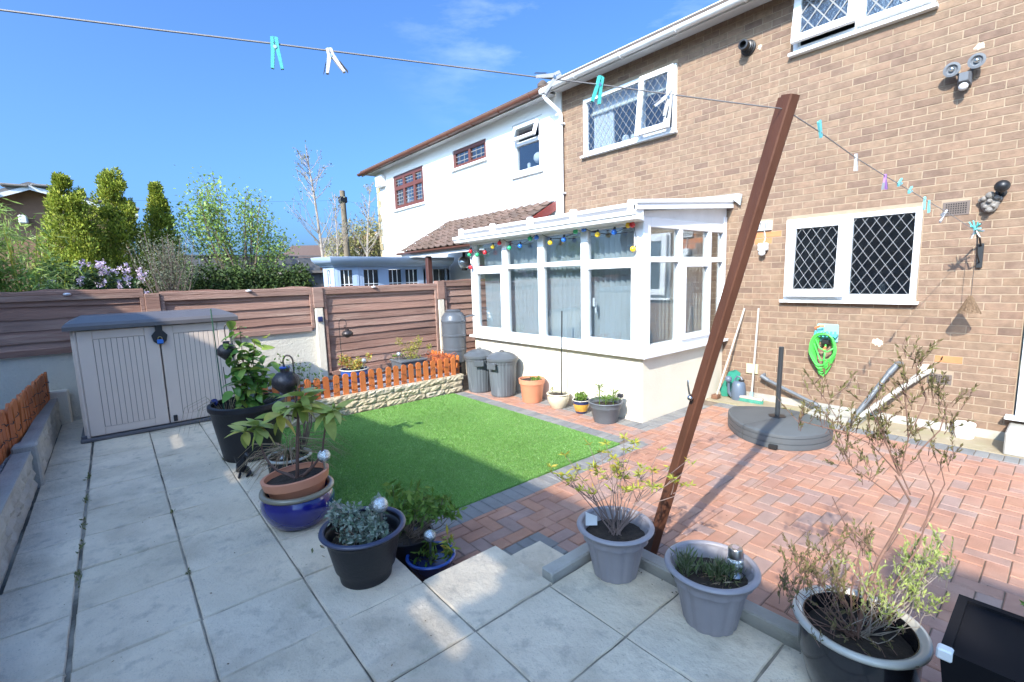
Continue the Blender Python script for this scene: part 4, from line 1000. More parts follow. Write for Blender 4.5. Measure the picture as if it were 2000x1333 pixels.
# stone retaining wall of the raised gravel bed
bed = MB().box(-6.72, -5.76, .96, 3.86, -.05, .215).build("gravel_bed", gravel_base, None, kind="structure")
swall = thing("stone_retaining_wall", "low yellow pitched stone wall beside the artificial lawn", "wall", (-5.68, 2.4, 0))
r2 = random.Random(5)
for row in range(3):
    y = .97 + (row % 2) * -.12; z0 = .002 + row * .083; z1 = z0 + .079
    while y < 3.80:
        L = r2.uniform(.24, .42); ya, yb = max(.97, y), min(3.80, y + L); y += L + .006
        if yb - ya < .05: continue
        nx, nz = 9, 4; vs = []; fs = []
        for j in range(nz + 1):
            for i in range(nx + 1):
                e = i in (0, nx) or j in (0, nz)
                vs.append((-5.635 + (-.012 if e else 0) + r2.uniform(-.009, .011), ya + (yb - ya) * i / nx, z0 + (z1 - z0) * j / nz + (0 if e else r2.uniform(-.006, .006))))
        for j in range(nz):
            for i in range(nx): a = j * (nx + 1) + i; fs.append((a, a + 1, a + nx + 2, a + nx + 1))
        o = len(vs); k = nx + 1
        vs += [(-5.755, ya, z0), (-5.755, yb, z0), (-5.755, yb, z1), (-5.755, ya, z1)]
        c0, c1, c2, c3 = 0, nx, nz * k + nx, nz * k
        fs += [(c3, c2, o + 2, o + 3), (c1, o + 1, o + 2, c2), (o, c0, c3, o + 3), (o + 1, o, o + 3, o + 2)]
        put(MB().add(vs, fs), "stone", stone_m, swall)
def pebbles(name, x0, x1, y0, y1, z, n, parent=None, lab=None):
    oc = np.array([(1, 0, 0), (0, 1, 0), (-1, 0, 0), (0, -1, 0), (0, 0, 1)], float)
    tri = [(0, 1, 4), (1, 2, 4), (2, 3, 4), (3, 0, 4)]
    c = np.stack([nrg.uniform(x0, x1, n), nrg.uniform(y0, y1, n), np.full(n, z) + nrg.uniform(-.006, .004, n)], 1)
    s = nrg.uniform(.008, .022, (n, 1, 3)) * np.array([1, 1, .8]); a = nrg.uniform(0, PI, n)
    v = oc[None] * s; ca, sa = np.cos(a)[:, None], np.sin(a)[:, None]
    v = np.stack([v[..., 0] * ca - v[..., 1] * sa, v[..., 0] * sa + v[..., 1] * ca, v[..., 2]], 2) + c[:, None]
    return quads_mesh(name, v[:, tri].reshape(-1, 3, 3), gravel_m, parent, kind="stuff", label=lab)
pebbles("slate_gravel", -6.72, -5.77, .98, 3.84, .22, 9000, None, "purple grey slate chippings in the bed behind the stone wall")

# picket fences
def picket_mesh(h, w=.07, t=.016):
    n = 6; poly = [(-w / 2, 0), (w / 2, 0), (w / 2, h - w * .45)] + [(w / 2 * math.cos(PI * i / n), h - w * .45 + w * .45 * math.sin(PI * i / n)) for i in range(1, n)] + [(-w / 2, h - w * .45)]
    k = len(poly); me = bpy.data.meshes.new("picket")
    me.from_pydata([(x, -t / 2, z) for x, z in poly] + [(x, t / 2, z) for x, z in poly], [], [tuple(range(k)), tuple(range(2 * k - 1, k - 1, -1))] + [(i, k + i, k + (i + 1) % k, (i + 1) % k) for i in range(k)])
    me.materials.append(picket_m); me.update(); return me
pk = picket_mesh(.285)
pf = thing("picket_fence", "small orange picket fence standing on the stone wall beside the lawn", "fence", (-5.70, 2.4, .22))
def run_pickets(root, A, B, z, n, me, side):
    A = Vector(A); B = Vector(B); d = (B - A).normalized(); ang = math.atan2(d.y, d.x)
    for i in range(n):
        p = A.lerp(B, (i + .5) / n)
        o = bpy.data.objects.new("picket", me); COL.objects.link(o); o.parent = root
        o.location = Vector((p.x, p.y, z + rnd.gauss(0, .003))) - root.location; o.rotation_euler = (rnd.gauss(0, .015), rnd.gauss(0, .02), ang + rnd.gauss(0, .02))
    s = Vector((-d.y, d.x)) * .022 * side
    return s
A, B = Vector((-5.70, 1.02)), Vector((-5.70, 3.72))
s = run_pickets(pf, A, B, .225, 24, pk, 1)
for zz in (.30, .425): put(MB().box(-5.732, -5.712, 1.0, 3.75, zz, zz + .03), "rail", rail_m, pf)
run_pickets(pf, (-5.72, 3.78), (-6.60, 3.84), .225, 8, pk, 1)
for zz in (.30, .425): put(MB().bar((-5.72, 3.762, zz + .015), (-6.60, 3.822, zz + .015), .03, .018, (0, -1, 0)), "rail", rail_m, pf)
# cable of fairy lights woven through the pickets
r3 = random.Random(8)
for zz in (.30, .40):
    pts = []
    for i in range(150):
        y = 1.0 + i * .0184; ph = i * .0184 / .1125 * PI
        pts.append((-5.70 + .020 * math.sin(ph) + r3.gauss(0, .004), y, zz + .018 * math.sin(i * .35) + r3.gauss(0, .006)))
    put(MB().tube(pts, .0028, 4), "light_cable", cable_m, pf)
b = MB()
for i in range(12):
    y = 3.45 + rnd.random() * .35; b.tube([(-6.0 + rnd.uniform(-.3, .25), y + rnd.uniform(-.1, .2), .3 + rnd.random() * .25) for _ in range(6)], .004, 4)
put(b, "loose_cable_tangle", M("rust_orange_cable", (.35, .08, .03), .6), pf)

# left-hand retaining wall, its coping post, the bed and the long picket fence
lwall = thing("concrete_retaining_wall", "rock-faced pale concrete panel wall along the left edge of the patio", "wall", (-4.6, -.56, .26))
def rough_panel(x0, x1, z0, z1, y):
    r4 = random.Random(int(x0 * 100)); nx = int((x1 - x0) / .06); nz = 7; vs = []; fs = []
    for j in range(nz + 1):
        for i in range(nx + 1):
            e = j in (0, nz); groove = .010 if j in (2, 4) else 0
            vs.append((x0 + (x1 - x0) * i / nx, y + (0 if e else r4.uniform(-.006, .012) - groove), z0 + (z1 - z0) * j / nz))
    for j in range(nz):
        for i in range(nx): a = j * (nx + 1) + i; fs.append((a, a + nx + 1, a + nx + 2, a + 1))
    o = len(vs); k = nx + 1; vs += [(x0, y - .085, z0), (x1, y - .085, z0), (x1, y - .085, z1), (x0, y - .085, z1)]
    fs += [(nz * k, o + 3, o + 2, nz * k + nx), (0, o, o + 3, nz * k), (nx, nz * k + nx, o + 2, o + 1)]
    put(MB().add(vs, fs), "wall_panel", M("rock_faced_concrete_%d" % abs(int(x0 * 10)), (.47, .44, .38), .9, .2, 6, 1, 40, stain=[((.30, .22, .14), 4, .58, .75, .5)]), lwall)
rough_panel(-6.70, -4.70, .245, .52, -.525)
rough_panel(-4.555, -2.6, .245, .515, -.535)
rough_panel(-2.50, -.6, .245, .515, -.545)
put(MB().cbox(-4.69, -4.565, -.63, -.50, .24, .565, .012), "concrete_post", conc_m, lwall)
put(MB().cbox(-6.72, -6.60, -.62, -.44, .24, .60, .012), "concrete_post", render_m, lwall)
put(MB().cbox(-6.69, -4.70, -.615, -.522, .5205, .53, .003).cbox(-4.555, -2.6, -.625, -.532, .5155, .525, .003), "coping", conc_m, lwall)
MB().box(-6.72, 1, -3.4, -.64, -.05, .46).build("left_gravel_bed", gravel_base, None, kind="structure")
pebbles("purple_gravel", -6.72, -2.6, -2.2, -.65, .465, 16000, None, "purple slate gravel in the raised bed behind the left picket fence")
pf2 = thing("long_picket_fence", "orange picket fence on the concrete wall left of the patio", "fence", (-5.0, -.62, .5))
pk2 = picket_mesh(.31, .085)
run_pickets(pf2, (-6.62, -.585), (-3.4, -.70), .505, 33, pk2, 1)
for zz in (.56, .71): put(MB().bar((-6.62, -.605, zz), (-3.4, -.72, zz), .032, .018, (0, -1, 0)), "rail", rail_m, pf2)
b = MB()
for zz in (.60, .70):
    b.tube([(-6.6 + i * .03, -.575 - .0357 * (i * .03) + .012 * math.sin(i * 1.0) + r3.gauss(0, .003), zz + .02 * math.sin(i * .3) + r3.gauss(0, .006)) for i in range(106)], .003, 4)
put(b, "light_cable", cable_m, pf2)

# ------------------------------------------------------------------ storage box
shed = thing("storage_box", "beige plastic garden storage box with dark lid and padlocked double doors", "storage box", (-5.9, .3, .26))
SY0, SY1, SXf, SXb = -.305, .935, -5.60, -6.36
put(MB().cbox(SXb, SXf - .02, SY0 - .03, SY1 + .03, .262, .315, .006).cbox(SXf - .05, SXf + .035, SY0 - .035, SY1 + .035, .2625, .292, .006), "base_plate", lid_m, shed)
put(MB().cbox(SXb + .02, SXf - .035, SY0 + .01, SY0 + .045, .316, 1.27, .006), "side_wall", taupe_m, shed)
put(MB().cbox(SXb + .02, SXf - .035, SY1 - .045, SY1 - .01, .316, 1.27, .006), "side_wall", taupe_m, shed)
put(MB().cbox(SXb + .015, SXb + .05, SY0 + .045, SY1 - .045, .316, 1.27, .006), "back_wall", taupe_m, shed)
put(MB().cbox(SXf - .10, SXf - .034, SY0 - .004, SY0 + .075, .30, 1.262, .01), "corner_pillar", taupe_m, shed)
put(MB().cbox(SXf - .10, SXf - .034, SY1 - .075, SY1 + .004, .30, 1.262, .01), "corner_pillar", taupe_m, shed)
mid = .315
for (a, b_, hing) in ((SY0 + .035, mid - .004, -1), (mid + .004, SY1 - .035, 1)):
    d = put(MB().cbox(SXf - .032, SXf - .008, a, b_, .30, 1.258, .006), "door", taupe_m, shed)
    rl = .075
    put(MB().box(SXf - .0085, SXf - .004, a + .10, b_ - .10, .375, 1.175), "groove_backing", taupe_dark, d)
    put(MB().cbox(SXf - .012, SXf, a + .004, a + .105, .304, 1.254, .003), "stile", taupe_m, d)
    put(MB().cbox(SXf - .012, SXf, b_ - .105, b_ - .004, .304, 1.254, .003), "stile", taupe_m, d)
    put(MB().cbox(SXf - .012, SXf - .0005, a + .108, b_ - .108, .304, .372, .003), "rail", taupe_m, d)
    put(MB().cbox(SXf - .012, SXf - .0005, a + .108, b_ - .108, 1.178, 1.254, .003), "rail", taupe_m, d)
    n = 9; w = (b_ - a - .216) / n
    for i in range(n): put(MB().cbox(SXf - .0085, SXf - .0012, a + .108 + i * w + .002, a + .108 + (i + 1) * w - .002, .376, 1.174, .0022), "plank", taupe_m, d)
    yh = a - .012 if hing < 0 else b_ + .012
    put(MB().rod((SXf - .02, yh, .285), (SXf - .02, yh, 1.255), .013, 8), "hinge_rod", taupe_m, shed, smooth=True)
put(MB().cbox(SXf - .006, SXf + .012, mid + .03, mid + .062, .315, .375, .003), "floor_catch", blackpl, shed)
hasp = [(-.028, 0), (.028, 0), (.028, -.055), (.062, -.10), (.05, -.155), (.02, -.185), (-.02, -.185), (-.05, -.155), (-.062, -.10), (-.028, -.055)]
put(MB().add([(SXf + .002, mid + y, 1.268 + z) for y, z in hasp] + [(SXf + .022, mid + y, 1.268 + z) for y, z in hasp], [tuple(range(9, -1, -1)), tuple(range(10, 20))] + [(i, (i + 1) % 10, 10 + (i + 1) % 10, 10 + i) for i in range(10)]), "hasp", blackpl, shed)
pl = put(MB().cbox(SXf + .024, SXf + .044, mid - .024, mid + .024, 1.09, 1.13, .004), "padlock", padlock_m, shed)
put(MB().tube([(SXf + .033, mid + .017 * math.cos(a), 1.13 + .026 * math.sin(a)) for a in [PI * i / 8 for i in range(9)]], .0035, 6), "shackle", brass_m, pl, smooth=True)
# lid: shallow domed slab
b = MB(); nseg = 8; L0, L1 = SY0 - .045, SY1 + .045; x0, x1 = SXb - .02, SXf + .045
rings = []
for (ins, z) in ((0, 1.265), (0, 1.30), (.035, 1.325), (.22, 1.372)):
    rings.append([(x0 + ins * .6, L0 + ins * .5, z), (x1 - ins, L0 + ins * .5, z), (x1 - ins, L1 - ins * .5, z), (x0 + ins * .6, L1 - ins * .5, z)])
vs = [v for r in rings for v in r]; fs = [(3, 2, 1, 0)] + [(i * 4 + j, i * 4 + (j + 1) % 4, i * 4 + 4 + (j + 1) % 4, i * 4 + 4 + j) for i in range(3) for j in range(4)] + [(12, 13, 14, 15)]
lid = put(b.add(vs, fs), "lid", lid_m, shed)
# ------------------------------------------------------------------ unseen wall shaped to throw the rear building's shadow on the near garden
rear = thing("shadow_caster", "unseen thin slotted wall shaped to throw shade over the near garden", "shadow caster", (-2, -7, 0))
rx_ = [-9.5, -5.4, -3.9, -1.5, 2.05]; rz_ = [4.15, 4.43, 4.575, 4.77, 4.845]
RO = [(-.03 + .03 * abs(i - 2), .33 - .04 * abs(i - 2), 3.975 + i * .066, 4.022 + i * .066) for i in range(4)] + [(.05, .42, 3.88, 3.925), (-3.75, -3.25, 3.485, 3.522), (-2.30, -2.02, 3.655, 3.69)]  # slits added to let sun patches through, in place of window reflections
mb = MB()
for (a, b_, c, d) in cells(-9.5, 2.05, -.1, 4.30 - .2, [o for o in RO]): mb.box(a, b_, -4.02, -4.0, c, d)
mb2 = MB()
for (a, b_, c, d) in cells(-9.5, 2.05, -.1, 4.24, RO):
    mb2.box(a, b_, -4.03, -4.0, c, d if d < 4.2 else 4.0999 if False else d)
for (xa, za), (xb, zb) in zip(list(zip(rx_, rz_))[:-1], list(zip(rx_, rz_))[1:]):
    mb2.add([(xa, -4.03, min(4.24, za) - .001), (xb, -4.03, 4.239), (xb, -4.0, 4.239), (xa, -4.0, min(4.24, za) - .001), (xa, -4.03, za), (xb, -4.03, zb), (xb, -4.0, zb), (xa, -4.0, za)], [(3, 2, 1, 0), (4, 5, 6, 7), (0, 1, 5, 4), (1, 2, 6, 5), (2, 3, 7, 6), (3, 0, 4, 7)])
put(mb2, "wall", render_m, rear)  # out of view; pale render also bounces light onto the shaded patio
put(MB().box(2.051, 4.2, -4.3, -4.0, -.1, 5.48), "taller_caster", render_m, rear)
# ------------------------------------------------------------------ pots and their plants
def pot(name, label, x, y, z, prof_out, mat, rim=None, rimmat=None, soil=.8, group=None, flute=0, fa=0, tilt=None, n=40, th=.012):
    """prof_out: (r,z) from base up to the lip; inner wall is added"""
    t = thing(name, label, "plant pot", (x, y, z), group)
    H = prof_out[-1][1]
    inner = [(max(.01, r - th), zz) for r, zz in prof_out[::-1] if zz > .03]
    body = [(0, .001)] + prof_out + inner + [(0, inner[-1][1])]
    b = MB().lathe(body, (0, 0, 0), n, flute, fa, tilt); b.build("pot_body", mat, t, smooth=True)
    if rim:
        MB().lathe(rim, (0, 0, 0), n, tilt=tilt).build("rim", rimmat or mat, t, smooth='all')
    hs = H * soil; rs = np.interp(hs, [p[1] for p in prof_out], [p[0] for p in prof_out]) - th * 1.05
    sb = MB(); ns2 = 20; vs = [(0, 0, hs + .006)]; fs = []
    for k, f in enumerate((.35, .7, 1.0)):
        for j in range(ns2): a = 2 * PI * j / ns2; vs.append((rs * f * math.cos(a), rs * f * math.sin(a), hs + (rnd.uniform(-.006, .008) if f < 1 else 0)))
    fs += [(0, 1 + j, 1 + (j + 1) % ns2) for j in range(ns2)]
    for k in range(2): fs += [(1 + k * ns2 + j, 1 + (k + 1) * ns2 + j, 1 + (k + 1) * ns2 + (j + 1) % ns2, 1 + k * ns2 + (j + 1) % ns2) for j in range(ns2)]
    if tilt is not None: vs = [tilt @ Vector(v) for v in vs]
    sb.add(vs, fs); sb.build("soil", soil_m, t)
    return t
def ringp(r, z, w, h):   # rounded rolled rim profile
    return [(r + w * math.cos(a), z + h * math.sin(a)) for a in [2 * PI * i / 10 for i in range(11)]]
def foliage(root, P, size, mat, asp=.45, name="foliage", dirs=None, droop=0.0, szvar=.4, **tags):
    P = np.asarray(P, float)
    return quads_mesh(name, leaf_polys(P, size, asp, dirs, droop, szvar), mat, root, off=tuple(root.location), kind="stuff", **tags) if False else quads_mesh(name, leaf_polys(P, size, asp, dirs, droop, szvar), mat, root, off=tuple(root.location), kind="stuff")
def branchy(root, base, tips, mat, r0=.006, r1=.0018, name="stem", bend=.04, n=6, sides=5):
    b = MB()
    for tp in tips:
        bb = Vector(base) + Vector((rnd.gauss(0, .01), rnd.gauss(0, .01), 0)); bd = (rnd.gauss(0, bend), rnd.gauss(0, bend), rnd.uniform(-bend, bend * .3))
        b.tube(curvy(bb, tp, bd, n, .006), [r0 + (r1 - r0) * i / n for i in range(n + 1)], sides)
    return put(b, name, mat, root, smooth=True)
def solar_globe(x, y, z, stake, label, r=.038):
    t = thing("solar_globe_light", label, "garden light", (x, y, z))
    MB().ball((0, 0, stake + r * .9), r, 14).build("globe", globe_m, t, smooth=True)
    MB().lathe([(0, 0), (.007, 0), (.007, stake), (.016, stake), (.016, stake + .012), (0, stake + .012)], (0, 0, 0), 12).build("stake", steel_m, t, smooth=True)
    return t

# -- big black pot with the camellia, left
bb = pot("potted_camellia", "tall camellia in the largest black plastic pot beside the storage box", -4.20, .745, .26,
         [(.20, 0), (.205, .02), (.25, .30), (.262, .385), (.276, .40), (.276, .435), (.262, .44)], pot_black, soil=.80, n=48)
lm = [leaf_mesh("leaf", L, W, .3, .25, leaf_cam) for L, W in ((.105, .060), (.09, .052), (.115, .062))]
stems = []
for i, (dx, dy, h) in enumerate(((0, 0, .70), (.07, .08, .58), (-.05, .03, .50), (.10, .14, .38), (.03, -.04, .42))):
    base = bb.location + Vector((dx * .4, dy * .4, .34)); tip = bb.location + Vector((dx, dy, .34 + h)); stems.append((base, tip))
b = MB()
for a, c in stems: b.tube(curvy(a, c, (rnd.gauss(0, .02), rnd.gauss(0, .02), 0), 6, .006), [.007, .006, .005, .004, .0035, .003, .002], 6)
put(b, "stem", rhod_stem, bb, smooth=True)
for i in range(270):
    a, c = rnd.choice(stems); t = rnd.uniform(.05, 1.0); p = a.lerp(c, t) + Vector((rnd.gauss(0, .038), rnd.gauss(0, .045), rnd.gauss(0, .02)))
    yaw = rnd.uniform(0, 2 * PI); place_leaf(rnd.choice(lm), bb, p, yaw, rnd.uniform(-.9, .55), rnd.gauss(0, .35), rnd.uniform(.65, 1.15))
b = MB().tube([(-4.33, .60, .58), (-4.34, .585, 1.44)], .0045, 6); tag(b.build("green_plant_cane", line_green), "thin dark green cane leaning in the largest black pot", "cane")
tag(MB().tube([(-4.34, .64, .58), (-4.30, .62, .98)], .0035, 6).build("short_cane", blackpl), "short black stake left of the camellia stems", "cane")
tag(MB().add([(-4.165, .755, .84), (-4.145, .785, .84), (-4.145, .79, .70), (-4.16, .765, .70), (-4.168, .752, .84), (-4.148, .782, .84), (-4.148, .787, .70), (-4.163, .762, .70)], [(0, 1, 2, 3), (7, 6, 5, 4), (0, 4, 5, 1), (1, 5, 6, 2), (2, 6, 7, 3), (3, 7, 4, 0)]).build("plant_label", M("white_blue_label", (.70, .72, .78), .4, .1, 90)), "white plant label hanging on the camellia", "label")
def lantern(root_name, label, c, r, h, hookpts, hook_r=.004, blue_top=False):
    t = thing(root_name, label, "lantern", c)
    prof = [(0, -h * .5), (r * .28, -h * .52), (r * .45, -h * .42), (r * .95, -h * .15), (r, 0), (r * .93, h * .2), (r * .6, h * .42), (r * .33, h * .47), (r * .33, h * .6), (r * .38, h * .62), (r * .3, h * .64), (0, h * .64)]
    MB().lathe(prof, (0, 0, 0), 28, 14, .05).build("lantern_body", bronze_m, t, smooth=True)
    if blue_top: MB().lathe([(0, h * .645), (r * .36, h * .645), (r * .36, h * .69), (0, h * .69)], (0, 0, 0), 20).build("solar_cap", M("blue_solar_cap", (.04, .12, .5), .3, .1), t)
    off = Vector(c); MB().tube([Vector(p) - off for p in hookpts], hook_r, 7).build("hook", bronze_m, t, smooth=True)
    return t
def crook(x, y, z0, z1, r, dirv, n=12, curl=False):
    d = Vector(dirv).normalized(); pts = [Vector((x, y, z0)), Vector((x, y, z1))]
    for i in range(1, n + 1): a = PI - PI * 1.15 * i / n; pts.append(Vector((x, y, z1)) + d * (r + r * math.cos(a)) + UP * r * 1.3 * math.sin(a))
    if curl:
        c = pts[-1]
        for i in range(1, 12): a = -PI * 1.5 * i / 11; rr = r * .55 * (1 - i / 14); pts.append(c + d * (-rr * (1 - math.cos(a))) + UP * rr * math.sin(a))
    return pts
vd = Vector((.64, .77, 0))
lantern("hanging_lantern", "small dark punched lantern hanging beside the storage box right end", (-4.28, .655, 1.10), .072, .13, [(-4.30, .70, .3), (-4.30, .70, 1.28)] + [(-4.30 + .02 * math.sin(a) * .6, .70 - .022 * (1 - math.cos(a)), 1.28 + .035 * math.sin(a)) for a in [PI * i / 8 for i in range(9)]] + [(-4.28, .655, 1.19)])
lantern("large_lantern", "larger round dark lantern with blue cap hanging from a hoop above the dry grasses", (-3.565, .885, .925), .095, .16, crook(-3.53, .935, .30, 1.07, .035, -vd) + [(-3.565, .885, 1.02)], .006, True)
lantern("fence_lantern", "bronze pointed lantern on a curled hook against the fence", (-6.385, 2.42, .92), .075, .10, crook(-6.455, 2.34, .22, 1.06, .05, vd, curl=True), .005)
# dragon-like dark ornament
t = thing("dragon_ornament", "small dark winged dragon ornament sitting on the patio beside the large black pot", "ornament", (-3.73, .60, .26))
b = MB().tube([(.05, 0, .012), (.0, .03, .018), (-.04, .02, .03), (-.045, -.02, .05), (-.01, -.02, .085), (0, 0, .12), (.01, .01, .15), (.03, .015, .165), (.055, .02, .155)], [.006, .014, .026, .034, .03, .02, .014, .016, .005], 8)
b.build("dragon_body", black_metal, t, smooth=True)
b = MB()
for sg in (1, -1): b.add([(-.01, .01 * sg, .10), (-.05, .05 * sg, .15), (-.07, .04 * sg, .09), (-.04, .02 * sg, .05)], [(0, 1, 2, 3)]).add([(-.012, .012 * sg, .10), (-.052, .052 * sg, .15), (-.072, .042 * sg, .09), (-.042, .022 * sg, .05)], [(3, 2, 1, 0)])
b.build("wing", black_metal, t)
MB().tube([(.02, .02, .03), (.045, .035, .008)], .009, 6).tube([(.0, -.03, .03), (.03, -.045, .008)], .009, 6).build("foot", black_metal, t, smooth=True)
tag(MB().lathe([(0, 0), (.03, 0), (.032, .006), (.03, .012), (0, .012)], (-4.375, .545, .69), 18, tilt=Matrix.Rotation(.9, 3, 'X') @ Matrix.Rotation(.8, 3, 'Y')).tube([(-4.375, .55, .69), (-4.36, .57, .60)], .005, 6).build("solar_disc_light", solar_m, smooth=True), "blue topped solar disc light at the rim of the largest black pot", "garden light")
# thin dry grass behind the box pot
t = thing("dry_grass_clump", "wispy dry grass at the left edge of the largest black pot", "plant", (-4.35, .60, .55))
b = MB()
for i in range(26):
    a = rnd.uniform(1.8, 5.2); L = rnd.uniform(.12, .34); d = Vector((math.cos(a), math.sin(a), 0)); p0 = Vector((-4.33, .62, .58)) + d * .02
    b.tube([p0, p0 + d * L * .35 + UP * L * .55, p0 + d * L * .8 + UP * L * .35, p0 + d * L - UP * L * .35], [.0018, .0016, .0012, .0006], 4)
put(b, "grass_blade", straw_m, t)

# -- grassy pot with grey rim
gp = pot("potted_grass", "dry spiky grass in a dark pot with a grey glazed rim", -3.56, .86, .10,
         [(.10, 0), (.105, .02), (.135, .16), (.145, .27), (.145, .285), (.15, .29)], pot_black, ringp(.143, .29, .012, .010), pot_cream_rim, .85)
b = MB()
for i in range(120):
    a = rnd.uniform(0, 2 * PI); L = rnd.uniform(.16, .42); d = Vector((math.cos(a), math.sin(a), 0)); p0 = gp.location + d * rnd.uniform(0, .04) + UP * .25; up = rnd.uniform(.15, 1.0)
    w = rnd.uniform(.0016, .003)
    b.tube([p0, p0 + d * L * .3 * (1.2 - up) + UP * L * .5 * up, p0 + d * L * .7 + UP * L * .45 * up, p0 + d * L * 1.05 + UP * (L * .1 * up - .08 * (1 - up))], [w, w, w * .8, w * .3], 4)
put(b, "grass_blade", straw_m, gp)
solar_globe(-3.50, .80, .36, .02, "small glass globe light lying in the grey rimmed pot", .024)
t = thing("azalea_twigs", "dark twiggy shrub with tiny leaves behind the hoop lantern", "plant", (-3.50, .98, .80))
tips = [(-3.50 + rnd.gauss(0, .06), .98 + rnd.gauss(0, .09), rnd.uniform(.86, 1.14)) for _ in range(16)]
branchy(t, (-3.52, .95, .45), tips, bark_m, .004, .0012)
foliage(t, np.array([Vector(rnd.choice(tips)) + Vector((rnd.gauss(0, .02), rnd.gauss(0, .02), rnd.gauss(0, .025))) for _ in range(200)]), .022, leaf_green)

# -- cobalt pot with terracotta liner and rhododendron
bp_ = thing("cobalt_glazed_pot", "large round cobalt blue glazed pot with an olive rim holding a terracotta liner", "plant pot", (-2.78, .70, .26))
prof = [(0, .0), (.125, .0), (.14, .012), (.175, .06), (.195, .11), (.196, .145), (.185, .175), (.176, .19), (.165, .19), (.172, .14), (.15, .05), (0, .04)]
MB().lathe(prof, (0, 0, 0), 56).build("pot_body", pot_blue, bp_, smooth='all')
MB().lathe([(.165, .188), (.19, .183), (.198, .192), (.196, .205), (.18, .212), (.165, .206), (.165, .188)], (0, 0, 0), 56).build("rim", pot_rim_b, bp_, smooth='all')
tl_ = Matrix.Rotation(math.radians(5), 3, Vector((.6, -.8, 0)))
rh = pot("potted_rhododendron", "pale leaved rhododendron in a terracotta plastic pot set inside the cobalt pot", -2.775, .705, .385,
         [(.125, 0), (.132, .02), (.158, .105), (.163, .11), (.172, .112), (.178, .14), (.181, .158), (.174, .160)], terra_m, soil=.80, tilt=tl_)
heads = [((-2.755, .735, .94), 17), ((-2.905, .555, .825), 16), ((-2.655, .85, .895), 15), ((-2.83, .655, .885), 11), ((-2.735, .76, .995), 8), ((-2.955, .50, .80), 8), ((-2.62, .885, .92), 7)]
sb_ = MB()
base = Vector((-2.78, .70, .51))
for p0, p1, bend, r in ((base, heads[0][0], (0, 0, 0), .011), (base, (-2.90, .56, .79), (-.03, -.05, -.03), .008), (base + Vector((.01, .02, 0)), (-2.66, .845, .86), (.035, .03, -.03), .008), (Vector((-2.76, .73, .86)), heads[3][0], (0, 0, .01), .005),
                        (Vector((-2.9, .56, .78)), heads[5][0], (0, 0, 0), .005), (Vector((-2.66, .85, .86)), heads[6][0], (0, 0, 0), .004), (Vector((-2.76, .73, .88)), heads[4][0], (0, 0, 0), .004), (base, (-2.72, .78, .62), (.01, .02, 0), .006), (base, (-2.84, .63, .56), (0, 0, .01), .004)):
    sb_.tube(curvy(p0, p1, bend, 7, .003), [r * (1 - .06 * i) for i in range(8)], 8)
put(sb_, "stem", rhod_stem, rh, smooth=True)
lr = [leaf_mesh("leaf", L, W, .22, .22, leaf_rhod) for L, W in ((.14, .060), (.12, .054), (.15, .062))]
for (hx, hy, hz), n in heads:
    for i in range(n):
        yaw = 2 * PI * i / n * (1.618 if n > 8 else 1) + rnd.uniform(-.3, .3); pit = rnd.uniform(-.25, .65) if i % 4 else rnd.uniform(-1.1, -.5)
        place_leaf(rnd.choice(lr), rh, (hx, hy, hz + rnd.uniform(-.025, .01)), yaw, pit, rnd.gauss(0, .3), rnd.uniform(.7, 1.12))
    put(MB().ball((hx, hy, hz + .012), .009, 6, 1.6), "bud", leaf_rhod, rh, smooth=True)
solar_globe(-2.685, .83, .52, .085, "crackle glass globe light on a stake in the terracotta pot", .037)

# -- black pot on the patio edge with silvery euonymus
bk = pot("potted_euonymus", "silver leaved low shrub in the black plastic pot at the patio corner", -2.03, .775, .26,
         [(.115, 0), (.118, .02), (.122, .045), (.135, .06), (.165, .20), (.170, .215), (.178, .22), (.178, .235)], pot_black, ringp(.180, .238, .013, .009), pot_black_rim, .72, n=56)
c = bk.location
P, _ = clump_points([(c.x - .06, c.y - .04, c.z + .27, .075, .075, .07), (c.x + .03, c.y + .0, c.z + .24, .09, .08, .06), (c.x - .10, c.y - .09, c.z + .30, .04, .04, .06), (c.x - .01, c.y + .07, c.z + .27, .05, .05, .08), (c.x + .08, c.y + .05, c.z + .22, .05, .05, .04), (c.x, c.y, c.z + .20, .12, .11, .03)], 1500)
foliage(bk, P, .024, leaf_eu, .5)
branchy(bk, (c.x, c.y, c.z + .17), [tuple(P[rnd.randrange(1500)]) for _ in range(30)], bark_m, .004, .001)
solar_globe(-1.985, .845, .43, .13, "clear glass globe light on a tall stake in the black corner pot", .036)
foliage(bk, np.array([(c.x - .06 + rnd.gauss(0, .05), c.y - .05 + rnd.gauss(0, .05), c.z + .18) for _ in range(60)]), .025, straw_m, .4, "dead_leaf")

# -- pots down in the well
w1_ = pot("potted_periwinkle", "leafy green shrub in a black pot standing below the patio edge", -2.36, 1.16, .0, [(.11, 0), (.14, .16), (.145, .17), (.145, .18)], pot_black, soil=.9)
P, _ = clump_points([(-2.34, 1.22, .33, .12, .12, .11), (-2.42, 1.12, .40, .05, .05, .09), (-2.27, 1.30, .33, .09, .09, .07), (-2.40, 1.10, .24, .07, .07, .07), (-2.20, 1.36, .29, .05, .05, .05)], 520)
foliage(w1_, P, .052, leaf_green, .36)
branchy(w1_, (-2.36, 1.16, .15), [tuple(P[rnd.randrange(520)]) for _ in range(34)], bark_m, .004, .0012)
w2_ = pot("potted_small_shrub", "small trailing plant in a navy glazed pot below the patio step", -2.165, 1.19, .0, [(.075, 0), (.09, .02), (.125, .09), (.128, .115)], navy_glaze, ringp(.127, .118, .010, .008), pot_blue2, .75)
P, _ = clump_points([(-2.19, 1.17, .11, .08, .08, .03), (-2.10, 1.27, .15, .03, .03, .07), (-2.21, 1.20, .14, .05, .04, .05)], 130)
